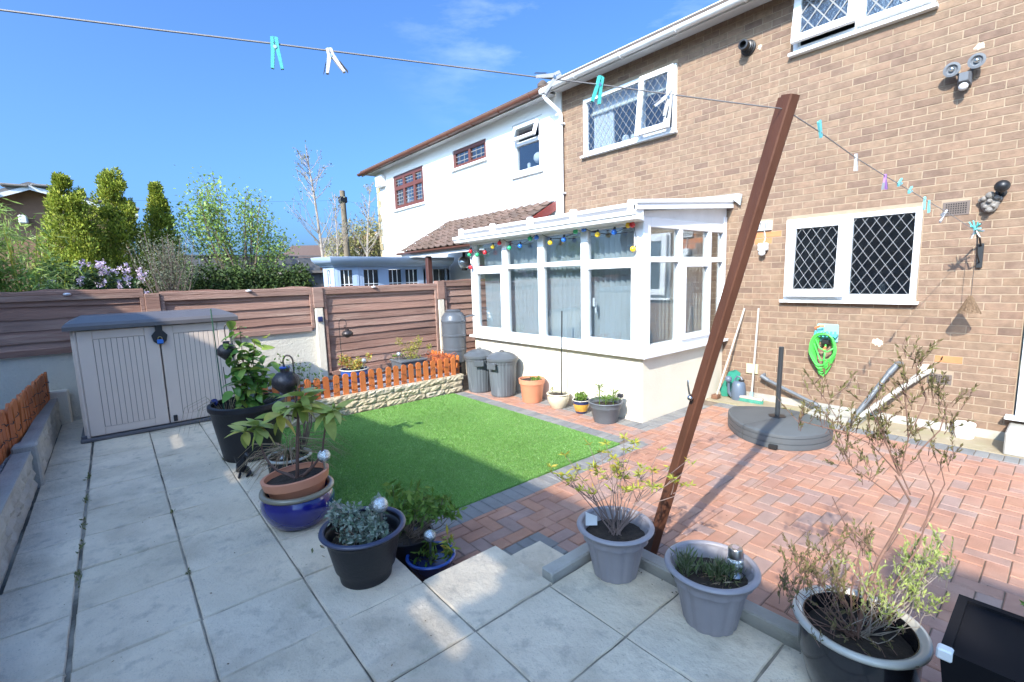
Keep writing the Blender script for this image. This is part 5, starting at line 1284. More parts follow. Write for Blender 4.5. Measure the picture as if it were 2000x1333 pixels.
foliage(w2_, P, .04, leaf_green, .36)
P, _ = clump_points([(-2.10, 1.27, .17, .02, .025, .09)], 40)
foliage(w2_, P, .05, leaf_yel, .25, "upright_foliage")
solar_globe(-2.165, 1.19, .09, .11, "glass globe light on a stake in the small navy pot", .034)
t = thing("seedling_tuft", "tiny yellow green seedling growing at the edge of the step", "plant", (-1.98, 1.42, 0)); P, _ = clump_points([(-1.97, 1.43, .06, .06, .03, .035)], 22); foliage(t, P, .035, leaf_yel, .5)

# -- two fluted lilac-grey pots
def fluted(label, x, y, name, soil):
    t = pot(name, label, x, y, .26, [(.098, 0), (.10, .01), (.132, .165), (.134, .172), (.148, .176), (.150, .205), (.158, .215), (.160, .226)], lilac_pot, ringp(.160, .226, .013, .010), lilac_pot, soil, flute=11, fa=.045, n=110)
    return t
f1 = fluted("grey fluted pot with a leggy yellow tipped azalea, nearer the step", -1.265, 1.64, "potted_azalea", .80)
tips = [(-1.45, 1.42, .77), (-1.34, 1.55, .87), (-1.21, 1.71, .87), (-1.11, 1.83, .75), (-1.05, 1.91, .66), (-1.29, 1.61, .87), (-1.39, 1.49, .70), (-1.14, 1.80, .83), (-1.33, 1.57, .66), (-1.17, 1.77, .66),
        (-1.40, 1.46, .83), (-1.25, 1.68, .78), (-1.20, 1.62, .92), (-1.36, 1.66, .80), (-1.47, 1.50, .69), (-1.10, 1.72, .70), (-1.02, 1.86, .78), (-1.28, 1.72, .68), (-1.42, 1.60, .62), (-1.18, 1.55, .76), (-1.24, 1.80, .72), (-1.30, 1.50, .78)]
b = MB(); base = Vector((-1.265, 1.64, .44)); ends = []
for tp in tips:
    tp = Vector(tp); mid_ = base.lerp(tp, .5) + Vector((rnd.gauss(0, .02), rnd.gauss(0, .02), .03)); pts = [base + Vector((rnd.gauss(0, .015), rnd.gauss(0, .015), 0)), base.lerp(mid_, .6) + Vector((rnd.gauss(0, .01), rnd.gauss(0, .01), .0)), mid_, mid_.lerp(tp, .55) + Vector((rnd.gauss(0, .014), rnd.gauss(0, .014), 0)), tp]
    b.tube(pts, [.0030, .0026, .0020, .0015, .0010], 5); ends.append(tp)
    for _ in range(2):
        q = mid_.lerp(tp, rnd.uniform(.1, .6)); e = q + Vector((rnd.gauss(0, .05), rnd.gauss(0, .06), rnd.uniform(.02, .09))); b.tube([q, q.lerp(e, .5) + Vector((0, 0, -.008)), e], [.002, .0016, .001], 4); ends.append(e)
put(b, "stem", twig_m, f1, smooth=True)
PP = []; DD = []
for e in ends:
    k = 16 if rnd.random() < .62 else 6
    for i in range(k):
        a = rnd.uniform(0, 2 * PI); d = Vector((math.cos(a), math.sin(a), rnd.uniform(-.3, .9))).normalized(); PP.append(e); DD.append(d)
foliage(f1, PP, .030, leaf_yel, .22, dirs=np.array(DD) * 2.5)
put(MB().add([(-1.37, 1.56, .47), (-1.335, 1.60, .47), (-1.34, 1.605, .51), (-1.37, 1.56, .535), (-1.3715, 1.5615, .47), (-1.3365, 1.6015, .47), (-1.3415, 1.6065, .51), (-1.3715, 1.5615, .535)], [(0, 1, 2, 3), (7, 6, 5, 4), (0, 4, 5, 1), (1, 5, 6, 2), (2, 6, 7, 3), (3, 7, 4, 0)]), "plant_tag", alarm_m, f1)
f2 = fluted("grey fluted pot with low lavender tufts, nearer the camera", -.825, 1.665, "potted_lavender", .78)
PP = []; DD = []
for (x, y, n, h) in ((-.895, 1.60, 260, .085), (-.80, 1.66, 260, .06), (-.77, 1.70, 120, .05), (-.86, 1.66, 60, .03)):
    for i in range(n):
        a = rnd.uniform(0, 2 * PI); r = abs(rnd.gauss(0, .022)); PP.append((x + r * math.cos(a), y + r * math.sin(a), .435 + rnd.random() * h)); DD.append((math.cos(a) * .5, math.sin(a) * .5, 1.1))
foliage(f2, PP, .034, leaf_lav, .16, dirs=np.array(DD) * 2)
foliage(f2, [(-.79 + rnd.gauss(0, .03), 1.66 + rnd.gauss(0, .03), .45 + rnd.random() * .03) for _ in range(50)], .035, straw_m, .15, "dead_stalk")
t = thing("solar_stake_light", "steel and cut glass solar light standing in the nearer grey fluted pot", "garden light", (-.765, 1.735, .44))
MB().lathe([(0, 0), (.024, 0), (.030, .006), (.012, .02), (.012, .03), (0, .03)], (0, 0, 0), 20).build("base", steel_m, t, smooth=True)
MB().lathe([(.013, .028), (.024, .036), (.030, .05), (.029, .068), (.022, .078), (0, .078)], (0, 0, 0), 24, 12, .10).build("glass", globe_m, t)
MB().lathe([(0, .077), (.023, .077), (.027, .08), (.027, .113), (.024, .118), (.018, .1185), (0, .1185)], (0, 0, 0), 28).build("cap", steel_m, t, smooth=True)
MB().box(-.012, .012, -.012, .012, .1187, .1200).build("solar_cell", M("grey_solar_cell", (.30, .24, .24), .4, .1), t)

# -- big black pot with cream rim and the tree heather, right foreground
hp = pot("potted_tree_heather", "tall sprawling tree heather in a black pot with a wide cream rim", -.36, 1.70, .26,
         [(.115, 0), (.13, .02), (.158, .12), (.160, .19), (.158, .235)], M("dark_gloss_pot", (.012, .012, .016), .18, .15, 6, coat=.6), [(.148, .225), (.150, .238), (.165, .246), (.178, .243), (.180, .232), (.172, .224), (.158, .226), (.148, .225)], pot_cream_rim, .76, n=56)
base = Vector((-.36, 1.70, .46)); b = MB(); tw = []; 
main = [[(-.36, 1.70, .45), (-.35, 1.71, .58), (-.33, 1.74, .70), (-.30, 1.78, .80), (-.275, 1.80, .90), (-.31, 1.77, .98)],
        [(-.35, 1.71, .45), (-.30, 1.77, .60), (-.25, 1.83, .75), (-.23, 1.86, .92), (-.27, 1.82, 1.05)],
        [(-.37, 1.69, .45), (-.38, 1.68, .60), (-.37, 1.70, .72), (-.36, 1.71, .82)],
        [(-.37, 1.69, .45), (-.43, 1.62, .60), (-.47, 1.57, .72)], [(-.38, 1.68, .45), (-.45, 1.60, .56), (-.50, 1.54, .62)], [(-.34, 1.72, .45), (-.26, 1.81, .58), (-.22, 1.86, .70)]]
for m0, r0 in zip(main, (.0068, .0034, .003, .0026, .0026, .0026)):
    b.tube(m0, [r0 * (1 - .6 * i / (len(m0) - 1)) for i in range(len(m0))], 7)
forks = [((-.30, 1.775, .98), [(-.29, 1.79, 1.10), (-.26, 1.82, 1.22), (-.29, 1.79, 1.33)]), ((-.30, 1.775, .98), [(-.36, 1.71, 1.08), (-.41, 1.64, 1.12), (-.46, 1.58, 1.24)]), ((-.30, 1.775, .98), [(-.35, 1.72, 1.14), (-.37, 1.69, 1.2)]),
         ((-.27, 1.82, 1.05), [(-.23, 1.86, 1.12), (-.22, 1.875, 1.2)]), ((-.30, 1.78, .90), [(-.36, 1.71, .97), (-.40, 1.655, 1.02), (-.42, 1.63, 1.10)]), ((-.275, 1.80, .92), [(-.31, 1.77, 1.02), (-.34, 1.73, 1.10)]), ((-.29, 1.79, 1.1), [(-.30, 1.78, 1.2), (-.31, 1.77, 1.27)]),
         ((-.41, 1.64, 1.12), [(-.45, 1.59, 1.14), (-.50, 1.54, 1.16)]), ((-.25, 1.83, .8), [(-.21, 1.88, .95), (-.225, 1.87, 1.02)]), ((-.33, 1.74, .72), [(-.40, 1.66, .82), (-.43, 1.62, .92)])]
ftips = []
for s0, ps in forks:
    b.tube([s0] + ps, [.0022, .0017, .0012, .0008][:len(ps) + 1], 5); ftips += [Vector(p) for p in ps]
put(b, "stem", red_twig, hp, smooth=True)
def heather_sprays(tips, n, L, mat, root, up=.9, name="foliage", sp=.03, tw_m=red_twig):
    PP = []; DD = []; b = MB()
    for tp in tips:
        for _ in range(n):
            d = Vector((rnd.gauss(0, .45), rnd.gauss(0, .45), up + rnd.gauss(0, .25))).normalized(); l = L * rnd.uniform(.5, 1.1); p0 = Vector(tp) + Vector((rnd.gauss(0, sp), rnd.gauss(0, sp), rnd.gauss(0, sp)))
            q = p0 + d * l; b.tube([p0, p0.lerp(q, .5) + Vector((rnd.gauss(0, .005), rnd.gauss(0, .005), 0)), q], [.0012, .0009, .0005], 3)
            for k in range(int(l / .0042)):
                t_ = rnd.uniform(.2, 1); PP.append(p0.lerp(q, t_)); DD.append(tuple(d * 1.4 + Vector((rnd.gauss(0, .5), rnd.gauss(0, .5), rnd.gauss(0, .3)))))
    put(b, "twig", tw_m, root, kind="stuff"); foliage(root, PP, .0145, mat, .28, name, dirs=np.array(DD) * 1.5)
heather_sprays([p for p in ftips if p.z > .95], 7, .085, leaf_heath, hp, 1.1, sp=.016)
low = [(-.47 + rnd.gauss(0, .035), 1.57 + rnd.gauss(0, .05), rnd.uniform(.54, .72)) for _ in range(11)] + [(-.40 + rnd.gauss(0, .03), 1.66 + rnd.gauss(0, .04), rnd.uniform(.56, .74)) for _ in range(8)]
branchy(hp, (-.37, 1.69, .45), low, red_twig, .0018, .0007, "lower_stem")
heather_sprays(low, 5, .085, leaf_heath, hp, 1.0, "lower_foliage", .018)
low2 = [(-.24 + rnd.gauss(0, .03), 1.84 + rnd.gauss(0, .04), rnd.uniform(.56, .72)) for _ in range(16)] + [(-.33 + rnd.gauss(0, .03), 1.73 + rnd.gauss(0, .04), rnd.uniform(.55, .66)) for _ in range(8)]
branchy(hp, (-.35, 1.71, .45), low2, pale_bark, .0018, .0007, "pale_stem")
heather_sprays(low2, 6, .08, leaf_heath2, hp, 1.0, "lime_foliage", .016, pale_bark)
low3 = [(-.36 + rnd.gauss(0, .06), 1.69 + rnd.gauss(0, .07), rnd.uniform(.46, .52)) for _ in range(14)]
heather_sprays(low3, 4, .06, leaf_heath, hp, .5, "trailing_foliage", .02)

# -- black square planter at the bottom right corner
t = thing("black_planter", "square matt black planter cut off by the lower right corner", "planter", (-.02, 1.60, .26))
def frust(x0, x1, y0, y1, z0, z1, ins): return [(x0 + ins, y0 + ins, z0), (x1 - ins, y0 + ins, z0), (x1 - ins, y1 - ins, z0), (x0 + ins, y1 - ins, z0), (x0, y0, z1), (x1, y0, z1), (x1, y1, z1), (x0, y1, z1)]
planter_m = M('deep_black_planter', (.008, .008, .010), .7, .1, 8, spec=.12)
bxm = MB().add(frust(-.125, .20, -.14, .16, 0, .42, .045), [(3, 2, 1, 0), (0, 1, 5, 4), (1, 2, 6, 5), (2, 3, 7, 6), (3, 0, 4, 7)])
bxm.add([(-.125, -.14, .42), (.20, -.14, .42), (.20, .16, .42), (-.125, .16, .42), (-.105, -.12, .42), (.18, -.12, .42), (.18, .14, .42), (-.105, .14, .42), (-.10, -.115, .36), (.175, -.115, .36), (.175, .135, .36), (-.10, .135, .36)],
        [(0, 1, 5, 4), (1, 2, 6, 5), (2, 3, 7, 6), (3, 0, 4, 7), (4, 5, 9, 8), (5, 6, 10, 9), (6, 7, 11, 10), (7, 4, 8, 11)])
bxm.build("planter_body", planter_m, t)
MB().box(-.104, .179, -.119, .139, .395, .412).build("soil", planter_m, t)
MB().cbox(-.130, -.10, -.146, -.118, .395, .424, .004).build("white_corner_clip", white_pot, t)
P, _ = clump_points([(.06, 1.72, .74, .06, .05, .07)], 70); foliage(t, P, .05, leaf_green, .35)

# ------------------------------------------------------------------ things along the conservatory wall
def dustbin(x, y, label, rot, hnd):
    t = thing("dustbin", label, "dustbin", (x, y, 0), "dustbins by the conservatory wall"); t.rotation_euler = (0, 0, rot)
    prof = [(0, .0), (.155, 0), (.165, .012), (.168, .03), (.195, .42), (.197, .46), (.208, .462), (.210, .50), (.205, .505), (0, .505)]
    MB().lathe(prof, (0, 0, 0), 96, 26, .035).build("bin_body", bin_m, t, smooth=True)
    MB().lathe([(.19, .495), (.222, .495), (.225, .51), (.222, .535), (.205, .545), (.17, .575), (.10, .602), (.03, .612), (0, .612)], (0, 0, 0), 48, 8, .01).build("lid", bin_lid_m, t, smooth=True)
    MB().tube([(-.035, 0, .608), (-.02, 0, .628), (.02, 0, .628), (.035, 0, .608)], .010, 8).build("lid_knob", bin_lid_m, t, smooth=True)
    for s_ in (1, -1):
        MB().cbox(-.06, .06, s_ * .205 - .006 - (.045 if s_ < 0 else 0), s_ * .205 + .006 + (.045 if s_ > 0 else 0), .455, .478, .006).cbox(-.07, .07, s_ * .252 - .006, s_ * .252 + .006, .40, .478, .004).build("handle", bin_lid_m, t)
    return t
dustbin(-5.48, 3.97, "ribbed dark grey dustbin standing next to the water butt", .9, 1)
dustbin(-5.035, 4.035, "ribbed dark grey dustbin standing next to the terracotta pot", .25, 1)
wb = thing("water_butt", "tall slim graphite water butt on a stand in front of the fence", "water butt", (-6.22, 4.04, .12))
MB().lathe([(0, .22), (.165, .22), (.172, .26), (.178, .40), (.186, .405), (.186, .43), (.180, .435), (.183, .62), (.192, .625), (.192, .65), (.186, .655), (.188, .84), (.197, .845), (.197, .87), (.192, .875), (.180, .93), (.14, .985), (.095, 1.005), (.0951, 1.01), (0, 1.01)], (0, 0, 0), 56).build("butt_body", butt_m, wb, smooth=True)
MB().lathe([(0, 1.0), (.115, 1.0), (.118, 1.02), (.10, 1.032), (0, 1.035)], (0, 0, 0), 36).build("lid", butt_m, wb, smooth=True)
MB().lathe([(.155, 0), (.165, 0), (.16, .20), (.17, .215), (.15, .215), (.155, 0)], (0, 0, 0), 8).build("stand", blackpl, wb)
MB().tube([(.13, -.10, .30), (.18, -.14, .30), (.19, -.15, .285)], .012, 8).cbox(.165, .195, -.155, -.125, .30, .33, .004).build("tap", blackpl, wb, smooth=True)
MB().tube([(.05, .15, .90), (.15, .22, .93), (.28, .28, .94)], .012, 8).build("filler_hose", butt_m, wb, smooth=True)

tp_ = pot("potted_succulent", "terracotta plastic pot with a small trailing succulent against the cream wall", -4.50, 4.09, 0, [(.125, 0), (.13, .01), (.155, .235), (.158, .24), (.168, .243), (.172, .30)], terra_m, ringp(.169, .302, .006, .005), terra_m, .93)
P, _ = clump_points([(-4.46, 4.09, .31, .07, .05, .02), (-4.40, 4.12, .32, .03, .03, .03)], 160); foliage(tp_, P, .022, leaf_green, .6)
cp_ = pot("cream_glazed_pot", "squat cream glazed pot holding a long black cane", -4.045, 4.115, 0, [(.085, 0), (.09, .008), (.12, .06), (.138, .12), (.135, .16), (.13, .17)], cream_pot, ringp(.138, .176, .010, .009), cream_pot, .9)
P, _ = clump_points([(-4.10, 4.07, .22, .015, .015, .04)], 14); foliage(cp_, P, .03, leaf_green, .4)
put(MB().tube([(-4.10, 4.07, .15), (-4.10, 4.07, .25)], .0018, 5), "shoot", bark_m, cp_)
tag(MB().tube([(-4.005, 4.13, .15), (-3.985, 4.14, 1.20)], .0075, 8).build("black_cane", blackpl, smooth=True), "tall thin black cane standing in the cream glazed pot", "cane")
yp_ = pot("yellow_blue_pot", "small yellow and navy glazed pot with a leafy green plant", -3.685, 4.135, 0, [(.062, 0), (.066, .012), (.085, .06), (.095, .10), (.097, .115)], yellow_pot, ringp(.100, .158, .008, .006), pot_cream_rim, .98)
MB().lathe([(.0975, .115), (.0985, .12), (.099, .152), (.094, .152), (.094, .10)], (0, 0, 0), 40).build("navy_band", navy_glaze, yp_, smooth=True)
MB().lathe([(.064, .0), (.0665, .004), (.073, .026), (.071, .026)], (0, 0, 0), 40).build("dark_foot", navy_glaze, yp_, smooth=True)
P, _ = clump_points([(-3.685, 4.13, .20, .08, .07, .045)], 260); foliage(yp_, P, .034, leaf_green, .5)
lp_ = pot("slate_grey_pot", "slate grey plastic pot with two spiky lily tufts near the wall corner", -3.27, 4.07, 0, [(.125, 0), (.13, .015), (.165, .16), (.168, .163), (.171, .168), (.172, .196), (.18, .20), (.183, .222)], grey_pot, ringp(.185, .225, .009, .008), grey_pot, .82)
PP = []; DD = []
for (x, y, z0, z1) in ((-3.33, 4.04, .24, .40), (-3.21, 4.13, .22, .36), (-3.26, 4.06, .2, .27)):
    put(MB().tube([(x, y, .18), (x, y, z1)], .005, 6), "stem", leaf_green, lp_)
    for i in range(60): a = rnd.uniform(0, 2 * PI); PP.append((x, y, rnd.uniform(z0, z1))); DD.append((math.cos(a), math.sin(a), .45))
foliage(lp_, PP, .085, leaf_green, .10, dirs=np.array(DD) * 3)
tag(MB().cbox(-3.175, -3.115, 4.15, 4.19, .275, .315, .004).tube([(-3.145, 4.17, .28), (-3.155, 4.16, .19)], .004, 6).build("solar_spot", cable_m), "small dark solar spotlight clipped in the slate grey pot", "garden light")
t = pot("blue_pot_red_shrub", "blue glazed pot with a red and lime leaved shrub behind the picket fence", -6.44, 2.50, .22, [(.12, 0), (.16, .05), (.185, .14), (.188, .19)], pot_blue2, ringp(.19, .195, .013, .010), pot_cream_rim, .88)
P, _ = clump_points([(-6.52, 2.42, .52, .10, .10, .09), (-6.40, 2.56, .50, .09, .10, .08), (-6.34, 2.68, .58, .05, .05, .06), (-6.44, 2.5, .45, .14, .12, .05), (-6.52, 2.36, .56, .05, .05, .07)], 900); foliage(t, P, .030, leaf_red, .5)
solar_globe(-6.33, 2.60, .40, .10, "glass globe light in the blue pot behind the picket fence", .034)
t = thing("grey_planter", "square slate grey planter with a feathery shrub in front of the fence", "planter", (-6.26, 3.25, .22))
MB().add(frust(-.17, .17, -.20, .20, 0, .235, .03), [(3, 2, 1, 0), (0, 1, 5, 4), (1, 2, 6, 5), (2, 3, 7, 6), (3, 0, 4, 7), (4, 5, 6, 7)]).cbox(-.185, .185, -.215, .215, .2345, .262, .006).build("planter_body", grey_pot, t)
P, _ = clump_points([(-6.24, 3.28, .62, .11, .15, .12), (-6.30, 3.14, .74, .05, .06, .07), (-6.16, 3.38, .72, .06, .08, .10), (-6.20, 3.30, .50, .10, .12, .06), (-6.12, 3.52, .64, .04, .05, .05)], 950); foliage(t, P, .020, leaf_yel, .5)
foliage(t, [(-6.33 + rnd.gauss(0, .05), 3.12 + rnd.gauss(0, .05), .50 + rnd.random() * .05) for _ in range(60)], .035, leaf_green, .5, "low_foliage")
branchy(t, (-6.25, 3.27, .45), [tuple(P[rnd.randrange(950)]) for _ in range(40)], bark_m, .003, .001)
solar_globe(-6.24, 3.09, .47, .07, "glass globe light in the grey planter by the fence", .033)

# ------------------------------------------------------------------ parasol base, tools and pipes by the house wall
poly = [(-2.33, 4.98), (-2.25, 4.81), (-2.14, 4.67), (-1.97, 4.51), (-1.75, 4.44), (-1.55, 4.48), (-1.40, 4.65), (-1.34, 4.85), (-1.36, 5.06), (-1.41, 5.17), (-1.53, 5.24), (-1.69, 5.34), (-1.88, 5.38), (-2.06, 5.33), (-2.24, 5.20), (-2.33, 5.10)]
cxp, cyp = -1.83, 4.93
def chaikin(p, k=2):
    for _ in range(k): p = [q for i in range(len(p)) for q in ((p[i][0] * .75 + p[(i + 1) % len(p)][0] * .25, p[i][1] * .75 + p[(i + 1) % len(p)][1] * .25), (p[i][0] * .25 + p[(i + 1) % len(p)][0] * .75, p[i][1] * .25 + p[(i + 1) % len(p)][1] * .75))]
    return p
pl_ = chaikin(poly); ub = thing("parasol_base", "empty grey plastic parasol base in two halves with its black pole", "parasol base", (cxp, cyp, 0))
def half(side, name):
    # clip the outline by the seam through the pole hole
    nx, ny = math.cos(1.25), math.sin(1.25); sx, sy = -1.80, 5.02     # seam direction
    nrm = Vector((-ny, nx)) * side; out = []; n = len(pl_)
    f = lambda p: (p[0] - sx) * nrm.x + (p[1] - sy) * nrm.y - .003
    for i in range(n):
        p, q = pl_[i], pl_[(i + 1) % n]; fp, fq = f(p), f(q)
        if fp >= 0: out.append(p)
        if fp * fq < 0: t_ = fp / (fp - fq); out.append((p[0] + (q[0] - p[0]) * t_, p[1] + (q[1] - p[1]) * t_))
    b = MB(); k = len(out); lay_ = [(1.0, .004), (1.0, .050), (.985, .052), (.985, .057), (1.0, .059), (1.0, .105), (.985, .107), (.985, .111), (1.0, .113), (.995, .138), (.965, .150)]
    vs = []
    for s_, z in lay_: vs += [(cxp + (x - cxp) * s_ - cxp, cyp + (y - cyp) * s_ - cyp, z) for x, y in out]
    fs = [(r * k + i, r * k + (i + 1) % k, (r + 1) * k + (i + 1) % k, (r + 1) * k + i) for r in range(len(lay_) - 1) for i in range(k)] + [tuple((len(lay_) - 1) * k + i for i in range(k))]
    MB().add(vs, fs).build(name, umb_base, ub, smooth=True)
half(1, "base_half"); half(-1, "base_half")
MB().lathe([(.085, .152), (.085, .156), (.02, .156)], (-1.85 - cxp, 5.02 - cyp, 0), 6).build("pole_socket", blackpl, ub)
MB().rod((-1.85 - cxp, 5.02 - cyp, .10), (-1.838 - cxp, 5.02 - cyp, .86), .0225, 18).build("pole", umb_pole, ub, smooth=True)
MB().cbox(-1.66 - cxp - .035, -1.66 - cxp + .035, 4.445 - cyp - .02, 4.445 - cyp + .02, .005, .045, .004).build("moulded_notch", hole_m, ub)
# brooms, dustpan, watering can
t = thing("long_broom", "white handled broom leaning on the conservatory corner with a green dustpan", "broom", (-2.86, 5.98, 0))
put(MB().tube([(-2.865, 5.80, .05), (-2.675, 6.075, 1.15)], .012, 8), "handle", pale_wood, t, smooth=True)
put(MB().cbox(-2.91, -2.83, 5.74, 5.84, .006, .06, .006), "rusty_socket", rust_m, t)
t = thing("push_broom", "green bristled broom with a long pale handle leaning on the brick wall", "broom", (-2.49, 5.95, 0))
put(MB().tube([(-2.49, 5.93, .07), (-2.505, 6.075, 1.155)], .0125, 10), "handle", pale_wood, t, smooth=True)
put(MB().rod((-2.49, 5.925, .06), (-2.491, 5.935, .13), .018, 10), "collar", M("pale_blue_collar", (.25, .5, .6), .4, .05), t)
hb = put(MB().cbox(-2.66, -2.34, 5.87, 5.93, .045, .075, .006), "broom_head", pale_wood, t)
bz = MB()
for i in range(64):
    for j in range(3): x = -2.655 + i * .00495; y = 5.878 + j * .02; bz.tube([(x, y, .05), (x + rnd.gauss(0, .003), y - .008 + rnd.gauss(0, .003), .006)], .003, 3)
put(bz, "bristles", green_pl, t)
t = thing("dustpan", "green plastic scoop leaning between the broom and the watering can", "dustpan", (-2.80, 6.0, 0))
put(MB().add([(-2.86, 5.93, .01), (-2.70, 6.05, .015), (-2.70, 6.08, .32), (-2.74, 6.04, .36), (-2.80, 5.98, .34), (-2.88, 5.90, .10), (-2.83, 6.0, .02), (-2.71, 6.075, .03), (-2.705, 6.085, .31)], [(0, 1, 2, 3, 4, 5), (5, 4, 3, 2, 8, 7, 6), (0, 6, 7, 1), (0, 5, 6), (1, 7, 8, 2)]), "scoop", green_pl, t)
wc = thing("watering_can", "slate blue plastic watering can by the foot of the brick wall", "watering can", (-2.655, 5.94, 0))
MB().lathe([(0, 0), (.075, 0), (.082, .02), (.085, .12), (.078, .20), (.06, .235), (.05, .24), (0, .24)], (0, 0, 0), 24).build("can_body", can_m, wc, smooth=True)
MB().tube([(-.07, -.02, .04), (-.10, -.05, .10), (-.09, -.08, .20), (-.085, -.095, .245)], [.028, .022, .016, .018], 10).build("spout", can_m, wc, smooth=True)
MB().ball((-.085, -.10, .27), .042, 10).build("rose", can_m, wc, smooth=True)
MB().tube([(.05, .0, .235), (.03, 0, .29), (-.02, 0, .30), (-.05, 0, .25)], .011, 8).build("handle", can_m, wc, smooth=True)
MB().lathe([(.02, .24), (.032, .24), (.035, .26), (0, .262)], (.03, .01, 0), 14).build("filler_cap", blackpl, wc, smooth=True)
# waste pipes
def pipe(name, label, pts, r, mat, elbows=()):
    t = thing(name, label, "waste pipe", pts[0]); off = Vector(pts[0])
    MB().tube([Vector(p) - off for p in pts], r, 12).build("pipe_run", mat, t, smooth=True)
    for a, b_ in elbows: MB().tube([Vector(a) - off, Vector(b_) - off], r * 1.28, 12).build("pipe_socket", mat, t, smooth=True)
    return t
pipe("waste_pipe", "grey waste pipe sloping down from the left above the parasol base", [(-2.41, 6.09, .335), (-2.41, 6.02, .325), (-2.36, 6.00, .30), (-1.83, 5.985, .10), (-1.76, 5.97, .075), (-1.73, 5.94, .03), (-1.725, 5.93, -.03)], .020, pipe_grey,
     [((-2.415, 6.0, .335), (-2.33, 6.0, .288)), ((-1.86, 5.985, .112), (-1.79, 5.98, .086))])
pipe("waste_pipe", "dark grey waste pipe rising steeply to a round elbow in the brick wall", [(-1.425, 5.72, -.02), (-1.395, 5.74, .05), (-1.135, 5.99, .60), (-1.11, 6.02, .635), (-1.10, 6.10, .63)], .022, pipe_grey, [((-1.165, 5.96, .535), (-1.12, 6.0, .615)), ((-1.108, 6.0, .635), (-1.10, 6.09, .63))])
pipe("waste_pipe", "old painted white waste pipe rising to the patched hole by the airbrick", [(-1.43, 5.80, -.02), (-1.37, 5.83, .05), (-.93, 6.03, .54), (-.885, 6.06, .575), (-.86, 6.11, .58)], .025, pipe_white, [((-1.24, 5.885, .19), (-1.20, 5.905, .235)), ((-.98, 6.005, .485), (-.93, 6.03, .54))])
tag(MB().cbox(-1.80, -1.33, 5.72, 5.76, .0, .06, .008).cbox(-1.80, -1.33, 6.0, 6.04, .0, .06, .008).cbox(-1.80, -1.76, 5.76, 6.0, .0, .06, .008).cbox(-1.37, -1.33, 5.76, 6.0, .0, .06, .008).box(-1.76, -1.37, 5.76, 6.0, .0045, .012).build("drain_gully", M("pale_mortar_kerb", (0.306, 0.290, 0.254), .9, .12, 8, .5, 60)), "pale mortar kerbed drain gully below the waste pipes", "drain")
tag(MB().lathe([(0, 0), (.072, 0), (.075, .006), (.077, .115), (.080, .118), (.080, .132), (.077, .138), (.068, .136), (.066, .02), (0, .02)], (-.575, 6.0, .005), 40).build("white_crock", white_pot, smooth=True), "white ceramic crock standing on the path by the wall", "pot")
# moss at the wall foot
P = np.stack([nrg.uniform(-1.75, -1.25, 500), nrg.normal(6.06, .02, 500), nrg.uniform(.003, .05, 500)], 1); tag(quads_mesh("moss_patch", leaf_polys(P, .02, .8), M("moss", (.06, .085, .02), .9, .3, 30), None, kind="stuff"), "green moss along the foot of the brick wall", "moss")
# hose on its holder
ho = thing("garden_hose", "lime green garden hose coiled on a turquoise wall holder", "hose", (-1.76, 6.06, .85))
put(MB().cbox(-1.865, -1.655, 6.075, 6.098, .80, 1.00, .01), "holder_plate", M("aqua_holder", (.25, .60, .62), .4, .05), ho)
b = MB().cbox(-1.87, -1.65, 6.0, 6.075, .865, .895, .006)
for i in range(6): b.cbox(-1.86 + i * .038, -1.84 + i * .038, 5.99, 6.005, .86, .93, .005)
put(b, "holder_teeth", teal_pl, ho)
b = MB()
for k in range(10):
    w = .088 + (k % 5) * .008 + rnd.gauss(0, .003); top = .90 + rnd.gauss(0, .008); bot = .42 + (k % 5) * .03 + rnd.gauss(0, .006); cx = -1.765 + rnd.gauss(0, .006); y = 6.05 - (k % 5) * .016; pts = []
    for i in range(33):
        a = 2 * PI * i / 32; sx_ = math.sin(a); cz = math.cos(a)
        wx = w * (1.0 if cz > -.2 else 1.0 - .42 * ((-cz - .2) / .8)); pts.append((cx + (abs(sx_) ** .8) * (1 if sx_ > 0 else -1) * wx + .02 * (cz < 0) * cz, y - .006 * cz, (top + bot) / 2 + cz * (top - bot) / 2))
    b.tube(pts, .0085, 7, cap=False)
b.tube([(-1.86, 6.0, .86), (-1.80, 5.985, .74), (-1.72, 5.985, .70), (-1.65, 5.995, .76)], .0085, 7).tube([(-1.87, 6.0, .80), (-1.78, 5.98, .60), (-1.70, 5.985, .62), (-1.65, 5.995, .70)], .0085, 7).tube([(-1.745, 6.0, .78), (-1.75, 5.99, .62), (-1.74, 5.995, .50)], .0085, 7)
put(b, "hose_coil", hose_m, ho, smooth='all')
put(MB().cbox(-1.80, -1.72, 6.02, 6.075, .775, .83, .01), "hose_drum_hub", blackpl, ho)
put(MB().tube([(-1.86, 6.02, .955), (-1.81, 6.0, .985), (-1.775, 6.02, .985)], .013, 8), "spray_nozzle", orange_pl, ho, smooth=True)
put(MB().tube([(-1.76, 5.99, .72), (-1.74, 5.985, .755)], .012, 8), "hose_connector", orange_pl, ho, smooth=True)

